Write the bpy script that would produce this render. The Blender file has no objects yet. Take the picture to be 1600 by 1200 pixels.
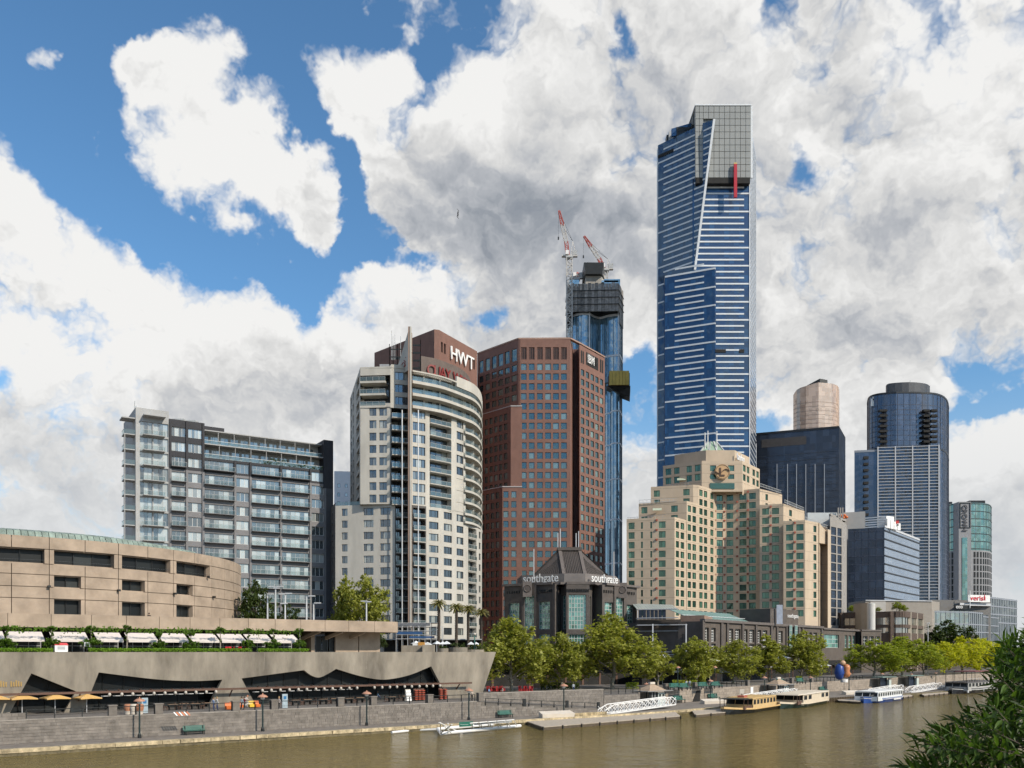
import bpy, math, random
from math import pi, sin, cos, radians, hypot, atan2
from mathutils import Vector, Matrix
from mathutils.geometry import tessellate_polygon
random.seed(7)
sc = bpy.context.scene
COL = sc.collection
H = 11.0; F = 1400.0; CX = 800.0; HY = 1018.0
# ---------------------------------------------------------------- camera
cam_d = bpy.data.cameras.new('camera'); cam = bpy.data.objects.new('camera', cam_d); COL.objects.link(cam)
cam.location = (0, 0, H); cam.rotation_euler = (pi/2, 0, 0)
cam_d.sensor_width = 36; cam_d.lens = 36*F/1600; cam_d.shift_y = (HY-600)/1600; cam_d.clip_start = .3; cam_d.clip_end = 9000
sc.camera = cam
cy = sc.cycles; cy.max_bounces = 6; cy.diffuse_bounces = 3; cy.glossy_bounces = 3; cy.transmission_bounces = 2; cy.transparent_max_bounces = 6; cy.use_adaptive_sampling = True; cy.adaptive_threshold = .02; cy.adaptive_min_samples = 12
sc.view_settings.view_transform = 'Standard'; sc.view_settings.look = 'None'
sc.view_settings.exposure = 0; sc.view_settings.gamma = 1; sc.view_settings.use_curve_mapping = False
# ---------------------------------------------------------------- sun
TS = Vector((.70, -.53, .63)).normalized()
sun_d = bpy.data.lights.new('sun', 'SUN'); sun_d.energy = 4.5; sun_d.angle = radians(.55); sun_d.color = (1, .90, .76)
sun = bpy.data.objects.new('sun', sun_d); COL.objects.link(sun)
sun.rotation_euler = TS.to_track_quat('Z', 'Y').to_euler()
# ---------------------------------------------------------------- world: physical sky with broken cumulus
world = bpy.data.worlds.new('World'); sc.world = world; world.use_nodes = True
def build_sky():
 nt = world.node_tree; N = nt.nodes; L = nt.links; N.clear()
 def nd(t, **k):
  n = N.new(t)
  for a, b in k.items(): setattr(n, a, b)
  return n
 def M(op, a, b=None, c=None, clamp=False):
  n = nd('ShaderNodeMath', operation=op, use_clamp=clamp)
  for i, v in enumerate((a, b, c)):
   if v is None: continue
   if hasattr(v, 'type') or hasattr(v, 'links'): L.new(v, n.inputs[i])
   else: n.inputs[i].default_value = v
  return n.outputs[0]
 def MR(v, a, b, c=0., d=1., smooth=True):
  n = nd('ShaderNodeMapRange', interpolation_type='SMOOTHSTEP' if smooth else 'LINEAR')
  L.new(v, n.inputs[0])
  for i, x in zip((1, 2, 3, 4), (a, b, c, d)): n.inputs[i].default_value = x
  return n.outputs[0]
 tc = nd('ShaderNodeTexCoord'); sep = nd('ShaderNodeSeparateXYZ'); L.new(tc.outputs['Generated'], sep.inputs[0])
 X, Y, Z = sep.outputs
 sky = nd('ShaderNodeTexSky', sky_type='NISHITA', sun_disc=False)
 sky.sun_elevation = math.asin(TS.z); sky.sun_rotation = atan2(TS.x, TS.y)
 sky.air_density = 1.0; sky.dust_density = .6; sky.ozone_density = 2.2; sky.altitude = 0
 yy = M('MAXIMUM', Y, .22)
 u = M('DIVIDE', X, yy); v = M('DIVIDE', Z, yy)
 cmb = nd('ShaderNodeCombineXYZ')
 L.new(M('MULTIPLY_ADD', u, 14., 8.), cmb.inputs[0]); L.new(M('MULTIPLY_ADD', v, -14., 10.18), cmb.inputs[1])
 P = cmb.outputs[0]
 ahead = MR(Y, .22, .5)
 wn = nd('ShaderNodeTexNoise', noise_dimensions='3D'); wn.inputs['Scale'].default_value = 6; wn.inputs['Detail'].default_value = 6; wn.inputs['Roughness'].default_value = .6
 L.new(tc.outputs['Generated'], wn.inputs['Vector'])
 vs = nd('ShaderNodeVectorMath', operation='MULTIPLY_ADD'); L.new(wn.outputs['Color'], vs.inputs[0])
 vs.inputs[1].default_value = (2.6, 2.6, 0); vs.inputs[2].default_value = (-1.3, -1.3, 0)
 vw = nd('ShaderNodeVectorMath', operation='ADD'); L.new(P, vw.inputs[0]); L.new(vs.outputs[0], vw.inputs[1])
 PW = vw.outputs[0]
 def blobs(lst, src):
  tot = None
  for k_, (x, y, rx, ry, rot, w) in enumerate(lst):
   if k_ and k_ % 5 == 0:
    ch = nd('ShaderNodeVectorMath', operation='MULTIPLY_ADD'); L.new(tot, ch.inputs[0]); ch.inputs[1].default_value = (1e-6,)*3; L.new(src, ch.inputs[2]); src = ch.outputs[0]
   mp = nd('ShaderNodeMapping', vector_type='TEXTURE')
   mp.inputs['Location'].default_value = (x/100, y/100, 0); mp.inputs['Rotation'].default_value = (0, 0, radians(rot))
   mp.inputs['Scale'].default_value = (rx/100, ry/100, 1); L.new(src, mp.inputs['Vector'])
   ln = nd('ShaderNodeVectorMath', operation='LENGTH'); L.new(mp.outputs[0], ln.inputs[0])
   b = M('MULTIPLY', MR(ln.outputs['Value'], 1.45, .2), w)
   tot = b if tot is None else M('ADD', tot, b)
  return tot, src
 SKYB = SKY_BLOBS
 cover, PW = blobs(SKYB, PW)
 def fbm(vec, scale, detail, rough, dist=0., w=0.):
  n = nd('ShaderNodeTexNoise', noise_dimensions='4D'); n.inputs['Scale'].default_value = scale; n.inputs['Detail'].default_value = detail
  n.inputs['Roughness'].default_value = rough; n.inputs['Distortion'].default_value = dist; n.inputs['W'].default_value = w
  L.new(vec, n.inputs['Vector']); return n.outputs['Fac']
 def shift(vec, off):
  a = nd('ShaderNodeVectorMath', operation='ADD'); L.new(vec, a.inputs[0]); a.inputs[1].default_value = off; return a.outputs[0]
 G = tc.outputs['Generated']
 wc = nd('ShaderNodeTexNoise', noise_dimensions='3D'); wc.inputs['Scale'].default_value = 9; wc.inputs['Detail'].default_value = 5; wc.inputs['Roughness'].default_value = .6; L.new(G, wc.inputs['Vector'])
 ws = nd('ShaderNodeVectorMath', operation='MULTIPLY_ADD'); L.new(wc.outputs['Color'], ws.inputs[0]); ws.inputs[1].default_value = (.16,)*3; ws.inputs[2].default_value = (-.08,)*3
 wa = nd('ShaderNodeVectorMath', operation='ADD'); L.new(G, wa.inputs[0]); L.new(ws.outputs[0], wa.inputs[1])
 st = nd('ShaderNodeMapping'); st.inputs['Scale'].default_value = (1, 1, 1.25); L.new(wa.outputs[0], st.inputs['Vector']); G2 = st.outputs[0]
 def billow(vec, scale, detail, rough, lac=2.3):
  v_ = nd('ShaderNodeTexVoronoi', voronoi_dimensions='3D', feature='F1', normalize=True); v_.inputs['Scale'].default_value = scale
  v_.inputs['Detail'].default_value = detail; v_.inputs['Roughness'].default_value = rough; v_.inputs['Lacunarity'].default_value = lac
  L.new(vec, v_.inputs['Vector']); return M('SUBTRACT', 1., v_.outputs['Distance'])
 f1 = fbm(G2, 4.2, 5, .55, .0, 2.3)
 h1 = billow(G2, 9.0, 3, .54)
 h2 = billow(shift(G2, (.010, -.006, .020)), 9.0, 3, .54)
 ht = M('MULTIPLY_ADD', f1, 4.2, M('MULTIPLY_ADD', h1, 3.6, -1.3))
 generic = M('ADD', ht, GEN_BIAS)
 near = M('ADD', M('ADD', ht, NEAR_BIAS), M('MULTIPLY', cover, .72))
 mixn = nd('ShaderNodeMix', data_type='FLOAT'); L.new(ahead, mixn.inputs[0]); L.new(generic, mixn.inputs[2]); L.new(near, mixn.inputs[3])
 dens = mixn.outputs[0]
 alpha = MR(dens, -.08, .60)
 relief = M('MULTIPLY', M('SUBTRACT', h1, h2), 1.4)
 g1 = fbm(shift(G2, (.0, .0, .05)), 2.6, 3, .5, .0, 7.1)
 shade, PW = blobs(SHADE_BLOBS, PW)
 shade = M('MULTIPLY', shade, ahead)
 thick = MR(dens, .1, 1.8)
 lum = M('ADD', relief, M('ADD', M('MULTIPLY_ADD', thick, -.22, .975), M('MULTIPLY_ADD', g1, -.9, .45)))
 lum = M('ADD', lum, M('MULTIPLY_ADD', h1, .30, -.21))
 lum = M('ADD', lum, shade)
 cr = nd('ShaderNodeValToRGB'); L.new(lum, cr.inputs[0]); e = cr.color_ramp.elements
 e[0].position = .2; e[0].color = (.23, .265, .325, 1); e[1].position = 1.05; e[1].color = (.96, .955, .94, 1)
 for p, c in ((.42, (.345, .375, .42, 1)), (.62, (.515, .535, .57, 1)), (.80, (.74, .74, .735, 1))):
  q = e.new(p); q.color = c
 cs = nd('ShaderNodeVectorMath', operation='SCALE'); L.new(cr.outputs[0], cs.inputs[0]); cs.inputs['Scale'].default_value = CLOUD_GAIN
 sb = nd('ShaderNodeVectorMath', operation='MULTIPLY'); L.new(sky.outputs[0], sb.inputs[0]); sb.inputs[1].default_value = SKY_TINT
 mx = nd('ShaderNodeMix', data_type='RGBA'); L.new(alpha, mx.inputs[0]); L.new(sb.outputs[0], mx.inputs[6]); L.new(cs.outputs[0], mx.inputs[7])
 hz = MR(Z, .0, .30, 1., 0.)
 m2 = nd('ShaderNodeMix', data_type='RGBA'); L.new(M('MULTIPLY', hz, .82), m2.inputs[0]); L.new(mx.outputs[2], m2.inputs[6]); m2.inputs[7].default_value = (6.4, 6.7, 7.0, 1)
 bg = nd('ShaderNodeBackground'); L.new(m2.outputs[2], bg.inputs[0]); bg.inputs[1].default_value = .1
 out = nd('ShaderNodeOutputWorld'); L.new(bg.outputs[0], out.inputs[0])
 world.cycles.sampling_method = 'MANUAL'; world.cycles.sample_map_resolution = 1024
GEN_BIAS = -3.3; NEAR_BIAS = -2.80; CLOUD_GAIN = 9.3; SKY_TINT = (.98, 1.42, 1.60)
SKY_BLOBS = [
 (20,90,150,190,0,-1.6),(90,20,160,70,0,-1.6),(300,10,300,62,0,-1.6),(470,45,130,75,0,-1.6),(440,130,60,90,-20,-1.3),(482,205,34,60,-25,-1.2),
 (545,262,26,62,-42,-1.1),(580,330,26,60,-15,-1.2),(594,385,60,34,0,-1.2),(650,412,44,20,0,-1.1),(530,425,55,30,25,-1.1),(494,490,24,66,8,-1.0),
 (110,240,95,110,0,-1.6),(195,310,75,95,-20,-1.5),(280,350,85,62,10,-1.4),(370,395,80,44,15,-1.2),(450,438,55,26,20,-1.1),
 (700,55,42,36,-30,-1.0),(1012,55,20,50,0,-.95),(1255,262,34,34,0,-.85),(1560,640,100,22,-8,-1.5),(1195,655,32,30,0,-1.1),(765,520,40,22,0,-.9),(985,575,34,46,0,-1.1),(12,600,34,24,0,-.9),
 (38,100,34,20,50,1.5),(120,205,12,34,-20,1.3),
 (205,105,64,50,35,1.15),(290,150,80,46,35,1.0),(385,235,74,42,42,1.05),(460,300,74,38,42,1.0),(530,365,40,28,40,1.0),
 (640,90,40,60,0,.8),(560,190,46,60,0,.6),(20,320,90,90,0,.9),(250,500,260,70,10,.6),(420,520,70,40,0,.5),(720,200,160,130,0,.5),
 (1300,300,500,260,0,.4),(850,350,200,130,0,.5),(300,640,500,120,0,.4),(1400,800,300,90,0,.5),(1270,110,200,150,0,.6),(1290,400,160,160,0,.6),(90,790,220,120,0,1.1),(480,800,160,80,0,.7),(1250,930,400,120,0,.6),(150,90,50,40,0,1.0),(330,215,60,40,40,.5),(500,330,50,36,40,.6),(20,480,80,60,0,.6)]
SHADE_BLOBS = [
 (740,340,150,100,-10,-.18),(890,400,150,110,0,-.17),(760,120,120,80,-20,.20),(620,90,70,70,0,.16),(545,190,50,60,0,.16),(1270,100,240,90,0,.04),
 (620,450,120,50,-5,.32),(260,110,160,60,35,.16),(420,250,120,40,42,.06),(60,330,110,80,30,.22),(330,470,220,40,12,.18),
 (90,730,220,70,0,-.12),(330,600,240,80,0,-.04),(200,560,260,80,0,.08),(1340,480,240,140,0,-.12),(1520,120,140,140,0,.14),(1540,720,110,50,0,.24),(1540,900,110,50,0,-.22),(960,250,120,60,20,.08),(1120,420,80,200,0,-.06),(180,480,160,90,20,.05),(1300,420,330,200,0,-.06),(1250,180,200,150,0,-.03),(1340,470,150,120,0,.10),(480,640,300,140,0,-.10),(1100,640,300,90,0,.04),(850,260,200,100,0,-.12)]
build_sky()
# ---------------------------------------------------------------- helpers: from photograph to place
def P(px, D): return Vector(((px-CX)/F*D, D))
def zp(D, py): return H+(HY-py)*D/F
RD = Vector((.8011, .5985)); RN = Vector((-.5985, .8011)); R0 = Vector((-53.3, 93.3)); RC = RN.dot(R0)
def RP(px, t):
 r = Vector(((px-CX)/F, 1)); return r*((t+RC)/RN.dot(r))
def onseg(A, B, px):
 r = Vector(((px-CX)/F, 1)); d = (B-A);
 den = d.x*r.y-d.y*r.x
 k = -(A.x*r.y-A.y*r.x)/den
 return k*d.length
def zat(A, B, px, py):
 L = onseg(A, B, px); q = A+(B-A).normalized()*L
 return zp(q.y, py)
# ---------------------------------------------------------------- helpers: objects
def put(o, parent=None):
 COL.objects.link(o)
 if parent is not None: o.parent = parent
 return o
def T(name, label, cat, loc=(0, 0, 0), group=None, rz=0):
 o = bpy.data.objects.new(name, None); o.location = (loc[0], loc[1], loc[2] if len(loc) > 2 else 0); o.rotation_euler = (0, 0, rz)
 o.empty_display_size = 1; o['label'] = label; o['category'] = cat
 if group: o['group'] = group
 return put(o)
def tag(o, label, cat, group=None):
 o['label'] = label; o['category'] = cat
 if group: o['group'] = group
 return o
def struct(o): o['kind'] = 'structure'; return o
def stuff(o): o['kind'] = 'stuff'; return o
def ploc(p): return Vector((0, 0, 0)) if p is None else (p.location + (ploc(p.parent) if p.parent else Vector((0, 0, 0))))
def child(name, mesh, parent, loc, rz=0., scale=None):
 o = bpy.data.objects.new(name, mesh); put(o, parent)
 o.location = Vector(loc)-ploc(parent); o.rotation_euler = (0, 0, rz)
 if scale: o.scale = scale
 return o
def dup(root, loc, rz=0., label=None, scale=1., group=None):
 r = root.copy(); COL.objects.link(r); r.location = loc; r.rotation_euler = (0, 0, rz); r.scale = (scale,)*3 if not hasattr(scale, '__len__') else scale
 if label: r['label'] = label
 if group: r['group'] = group
 for ch in list(root.children):
  c = ch.copy(); COL.objects.link(c); c.parent = r
  for g in list(ch.children):
   d = g.copy(); COL.objects.link(d); d.parent = c
 return r
class MB:
 def __init__(s): s.v = []; s.f = []; s.m = []
 def face(s, pts, m=0):
  i = len(s.v); s.v += [tuple(p) for p in pts]; s.f.append(tuple(range(i, i+len(pts)))); s.m.append(m); return s
 def hexa(s, b, t, m=0):
  n = len(b); i = len(s.v); s.v += [tuple(p) for p in b]+[tuple(p) for p in t]
  s.f.append(tuple(range(i+n-1, i-1, -1))); s.f.append(tuple(range(i+n, i+2*n))); s.m += [m, m]
  for k in range(n):
   j = (k+1) % n; s.f.append((i+k, i+j, i+n+j, i+n+k)); s.m.append(m)
  return s
 def prism(s, poly, z0, z1, m=0):
  return s.hexa([(p[0], p[1], z0) for p in poly], [(p[0], p[1], z1) for p in poly], m)
 def box(s, x0, y0, z0, x1, y1, z1, m=0):
  return s.prism([(x0, y0), (x1, y0), (x1, y1), (x0, y1)], z0, z1, m)
 def bar(s, a, b, w, h=None, m=0, n=4):
  a = Vector(a); b = Vector(b); d = (b-a); h = h or w
  if d.length < 1e-6: return s
  d.normalize(); up = Vector((0, 0, 1)) if abs(d.z) < .95 else Vector((1, 0, 0))
  x = d.cross(up).normalized(); y = x.cross(d).normalized()
  if n == 4: ring = [(-.5, -.5), (.5, -.5), (.5, .5), (-.5, .5)]
  else: ring = [(.5*cos(2*pi*k/n), .5*sin(2*pi*k/n)) for k in range(n)]
  return s.hexa([a+x*w*p+y*h*q for p, q in ring], [b+x*w*p+y*h*q for p, q in ring], m)
 def cone(s, c, r0, r1, z0, z1, n=10, m=0, sy=1.):
  return s.hexa([(c[0]+r0*cos(2*pi*k/n), c[1]+sy*r0*sin(2*pi*k/n), z0) for k in range(n)], [(c[0]+r1*cos(2*pi*k/n), c[1]+sy*r1*sin(2*pi*k/n), z1) for k in range(n)], m)
 def lathe(s, prof, n=12, c=(0, 0), m=0):
  i = len(s.v)
  for r, z in prof: s.v += [(c[0]+r*cos(2*pi*k/n), c[1]+r*sin(2*pi*k/n), z) for k in range(n)]
  for a in range(len(prof)-1):
   for k in range(n):
    j = (k+1) % n; s.f.append((i+a*n+k, i+a*n+j, i+(a+1)*n+j, i+(a+1)*n+k)); s.m.append(m)
  return s
 def tapered(s, pts, rad, n=6, m=0):
  rings = []
  for q, (p, r) in enumerate(zip(pts, rad)):
   p = Vector(p); a = Vector(pts[max(0, q-1)]); b = Vector(pts[min(len(pts)-1, q+1)]); d = (b-a).normalized()
   up = Vector((0, 0, 1)) if abs(d.z) < .9 else Vector((1, 0, 0)); x = d.cross(up).normalized(); y = d.cross(x)
   rings.append([p+x*r*cos(2*pi*k/n)+y*r*sin(2*pi*k/n) for k in range(n)])
  i = len(s.v)
  for rg in rings: s.v += [tuple(p) for p in rg]
  for a in range(len(rings)-1):
   for k in range(n):
    j = (k+1) % n; s.f.append((i+a*n+k, i+a*n+j, i+(a+1)*n+j, i+(a+1)*n+k)); s.m.append(m)
  return s
 def mesh(s, name, mats, off=None, smooth=False):
  me = bpy.data.meshes.new(name); v = s.v
  if off is not None and off.length > 0: v = [(a-off.x, b-off.y, c-off.z) for a, b, c in v]
  me.from_pydata(v, [], s.f)
  if not isinstance(mats, (list, tuple)): mats = [mats]
  for m in mats: me.materials.append(m)
  if len(mats) > 1: me.polygons.foreach_set('material_index', s.m)
  if smooth: me.polygons.foreach_set('use_smooth', [True]*len(s.f))
  me.update(); return me
 def build(s, name, mats, parent=None, smooth=False, fix=True):
  me = s.mesh(name, mats, ploc(parent), smooth)
  if fix and s.f:
   import bmesh
   bm = bmesh.new(); bm.from_mesh(me); bmesh.ops.remove_doubles(bm, verts=bm.verts, dist=.0004) if smooth else None
   bmesh.ops.recalc_face_normals(bm, faces=bm.faces); bm.to_mesh(me); bm.free()
  o = bpy.data.objects.new(name, me); return put(o, parent)
def _blocal(s, name, mats, parent=None, smooth=False, fix=False):
 o = bpy.data.objects.new(name, s.mesh(name, mats, None, smooth)); return put(o, parent)
MB.blocal = _blocal
def kid(n, mb, par, mats, smooth=False): return put(bpy.data.objects.new(n, mb.mesh(n, mats, smooth=smooth)), par)
# ---------------------------------------------------------------- materials
MATS = {}
def mat(name, col, rough=.8, var=.12, scale=.6, metal=0., bump=0., spec=.4, stretch=(1, 1, 1), col2=None, fine=True, isl=0., coat=0.):
 if name in MATS: return MATS[name]
 m = bpy.data.materials.new(name); m.use_nodes = True; nt = m.node_tree; N = nt.nodes; L = nt.links
 b = N['Principled BSDF']; b.inputs['Roughness'].default_value = rough; b.inputs['Metallic'].default_value = metal
 b.inputs['Specular IOR Level'].default_value = spec; b.inputs['Coat Weight'].default_value = coat
 g = N.new('ShaderNodeNewGeometry'); mp = N.new('ShaderNodeMapping'); mp.inputs['Scale'].default_value = stretch
 L.new(g.outputs['Position'], mp.inputs['Vector'])
 n = N.new('ShaderNodeTexNoise'); n.inputs['Scale'].default_value = scale; n.inputs['Detail'].default_value = 6; n.inputs['Roughness'].default_value = .62
 L.new(mp.outputs[0], n.inputs['Vector'])
 r = N.new('ShaderNodeMapRange'); r.inputs[1].default_value = .3; r.inputs[2].default_value = .7
 L.new(n.outputs['Fac'], r.inputs[0])
 c2 = col2 or tuple(c*(1-2*var) for c in col); c1 = col if col2 else tuple(min(1, c*(1+var)) for c in col)
 mx = N.new('ShaderNodeMix'); mx.data_type = 'RGBA'; mx.inputs[6].default_value = (*c2, 1); mx.inputs[7].default_value = (*c1, 1); L.new(r.outputs[0], mx.inputs[0])
 last = mx.outputs[2]
 if isl:
  oi = N.new('ShaderNodeObjectInfo'); ad = N.new('ShaderNodeMath'); ad.operation = 'ADD'; L.new(oi.outputs['Random'], ad.inputs[0]); L.new(g.outputs['Random Per Island'], ad.inputs[1])
  fr = N.new('ShaderNodeMath'); fr.operation = 'FRACT'; L.new(ad.outputs[0], fr.inputs[0])
  mr = N.new('ShaderNodeMapRange'); mr.inputs[3].default_value = 1-isl; mr.inputs[4].default_value = 1+isl; L.new(fr.outputs[0], mr.inputs[0])
  sc_ = N.new('ShaderNodeVectorMath'); sc_.operation = 'SCALE'; L.new(last, sc_.inputs[0]); L.new(mr.outputs[0], sc_.inputs['Scale']); last = sc_.outputs[0]
 L.new(last, b.inputs['Base Color'])
 if bump:
  bn = N.new('ShaderNodeTexNoise'); bn.inputs['Scale'].default_value = scale*8; bn.inputs['Detail'].default_value = 4; L.new(mp.outputs[0], bn.inputs['Vector'])
  bp = N.new('ShaderNodeBump'); bp.inputs['Strength'].default_value = bump; bp.inputs['Distance'].default_value = .05; L.new(bn.outputs['Fac'], bp.inputs['Height']); L.new(bp.outputs[0], b.inputs['Normal'])
 MATS[name] = m; return m
def glass(name, dark, light, frac=.35, rough=.06, wob=.02, mirror=.5, tint=(1, 1, 1), cell=None, top=.34):
 """Window glass: dark room or pale blind behind it (each pane draws its own), under a sharp mirror coat."""
 if name in MATS: return MATS[name]
 m = bpy.data.materials.new(name); m.use_nodes = True; nt = m.node_tree; N = nt.nodes; L = nt.links
 b = N['Principled BSDF']
 g = N.new('ShaderNodeNewGeometry'); oi = N.new('ShaderNodeObjectInfo')
 ad = N.new('ShaderNodeMath'); ad.operation = 'ADD'; L.new(oi.outputs['Random'], ad.inputs[0]); L.new(g.outputs['Random Per Island'], ad.inputs[1])
 if cell:
  sn = N.new('ShaderNodeVectorMath'); sn.operation = 'SNAP'; L.new(g.outputs['Position'], sn.inputs[0]); sn.inputs[1].default_value = cell
  wn = N.new('ShaderNodeTexWhiteNoise'); L.new(sn.outputs[0], wn.inputs['Vector']); L.new(wn.outputs['Value'], ad.inputs[1])
 fr = N.new('ShaderNodeMath'); fr.operation = 'FRACT'; L.new(ad.outputs[0], fr.inputs[0])
 r = N.new('ShaderNodeMapRange'); r.inputs[1].default_value = 1-frac-.12; r.inputs[2].default_value = 1-frac+.25; L.new(fr.outputs[0], r.inputs[0])
 mx = N.new('ShaderNodeMix'); mx.data_type = 'RGBA'; mx.inputs[6].default_value = (*dark, 1); mx.inputs[7].default_value = (*light, 1); L.new(r.outputs[0], mx.inputs[0])
 L.new(mx.outputs[2], b.inputs['Base Color'])
 b.inputs['Roughness'].default_value = .5; b.inputs['Specular IOR Level'].default_value = .3
 gl = N.new('ShaderNodeBsdfGlossy'); gl.inputs['Roughness'].default_value = rough; gl.inputs['Color'].default_value = (*tint, 1)
 nz = N.new('ShaderNodeTexNoise'); nz.inputs['Scale'].default_value = .35; nz.inputs['Detail'].default_value = 2
 cx = N.new('ShaderNodeVectorMath'); cx.operation = 'MULTIPLY_ADD'; L.new(g.outputs['Position'], cx.inputs[0]); cx.inputs[1].default_value = (1, 1, 1); L.new(oi.outputs['Random'], cx.inputs[2])
 L.new(cx.outputs[0], nz.inputs['Vector'])
 sb = N.new('ShaderNodeVectorMath'); sb.operation = 'SUBTRACT'; L.new(nz.outputs['Color'], sb.inputs[0]); sb.inputs[1].default_value = (.5, .5, .5)
 sl = N.new('ShaderNodeVectorMath'); sl.operation = 'SCALE'; L.new(sb.outputs[0], sl.inputs[0]); sl.inputs['Scale'].default_value = wob*4
 an = N.new('ShaderNodeVectorMath'); an.operation = 'ADD'; L.new(g.outputs['Normal'], an.inputs[0]); L.new(sl.outputs[0], an.inputs[1])
 nn = N.new('ShaderNodeVectorMath'); nn.operation = 'NORMALIZE'; L.new(an.outputs[0], nn.inputs[0]); L.new(nn.outputs[0], gl.inputs['Normal'])
 lw = N.new('ShaderNodeLayerWeight'); lw.inputs['Blend'].default_value = .35
 fm = N.new('ShaderNodeMapRange'); fm.inputs[3].default_value = mirror; fm.inputs[4].default_value = min(1, mirror+top); L.new(lw.outputs['Fresnel'], fm.inputs[0])
 ms = N.new('ShaderNodeMixShader'); L.new(fm.outputs[0], ms.inputs[0]); L.new(b.outputs[0], ms.inputs[1]); L.new(gl.outputs[0], ms.inputs[2])
 L.new(ms.outputs[0], N['Material Output'].inputs[0])
 MATS[name] = m; return m
def leafmat(name, c1, c2, trans=.35):
 if name in MATS: return MATS[name]
 m = bpy.data.materials.new(name); m.use_nodes = True; nt = m.node_tree; N = nt.nodes; L = nt.links
 b = N['Principled BSDF']; b.inputs['Roughness'].default_value = .5; b.inputs['Specular IOR Level'].default_value = .35
 g = N.new('ShaderNodeNewGeometry'); mx = N.new('ShaderNodeMix'); mx.data_type = 'RGBA'; mx.inputs[6].default_value = (*c1, 1); mx.inputs[7].default_value = (*c2, 1)
 L.new(g.outputs['Random Per Island'], mx.inputs[0]); L.new(mx.outputs[2], b.inputs['Base Color'])
 tr = N.new('ShaderNodeBsdfTranslucent'); hs = N.new('ShaderNodeVectorMath'); hs.operation = 'MULTIPLY'; L.new(mx.outputs[2], hs.inputs[0]); hs.inputs[1].default_value = (1.25, 1.3, .6); L.new(hs.outputs[0], tr.inputs['Color'])
 ms = N.new('ShaderNodeMixShader'); ms.inputs[0].default_value = trans; L.new(b.outputs[0], ms.inputs[1]); L.new(tr.outputs[0], ms.inputs[2]); L.new(ms.outputs[0], N['Material Output'].inputs[0])
 MATS[name] = m; return m
def text(body, size, mt, parent, o, rz, ext=.06, name='lettering', bold=0., align='LEFT', rx=pi/2, sx=1., space=1.):
 """Raised lettering: o = world point of the baseline start, rz = direction of reading."""
 cu = bpy.data.curves.new(name, 'FONT'); cu.body = body; cu.size = size; cu.extrude = ext; cu.offset = bold; cu.align_x = align; cu.resolution_u = 3; cu.space_character = space
 ob = bpy.data.objects.new(name, cu); COL.objects.link(ob)
 dg = bpy.context.evaluated_depsgraph_get(); me = bpy.data.meshes.new_from_object(ob.evaluated_get(dg)); bpy.data.objects.remove(ob)
 me.materials.clear(); me.materials.append(mt)
 r = bpy.data.objects.new(name, me); put(r, parent); r.location = Vector(o)-ploc(parent); r.rotation_euler = (rx, 0, rz); r.scale = (sx, 1, 1)
 return r
# ---------------------------------------------------------------- helpers: walls with real window openings
def dirs(A, B):
 d = (B-A).normalized(); return d, Vector((-d.y, d.x)), atan2(d.y, d.x)
def window_mesh(w, h, frame, pane, mull=(0.5,), trans=(), fw=.06, inset=.0, sill=None):
 mb = MB()
 mb.face([(0, .04, 0), (w, .04, 0), (w, .04, h), (0, .04, h)], 1) if not (mull or trans) else None
 xs = [0]+[w*k for k in mull]+[w]; zs = [0]+[h*k for k in trans]+[h]
 if mull or trans:
  for i in range(len(xs)-1):
   for j in range(len(zs)-1):
    mb.face([(xs[i], .04, zs[j]), (xs[i+1], .04, zs[j]), (xs[i+1], .04, zs[j+1]), (xs[i], .04, zs[j+1])], 1)
 for x in xs:
  a = min(max(x-fw/2, 0), w-fw); mb.box(a, -.02, 0, a+fw, .03, h, 0)
 for z in zs:
  a = min(max(z-fw/2, 0), h-fw); mb.box(0, -.03, a, w, .025, a+fw, 0)
 return mb.mesh('window', [frame, pane])
WIN_COUNT = {}
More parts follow.
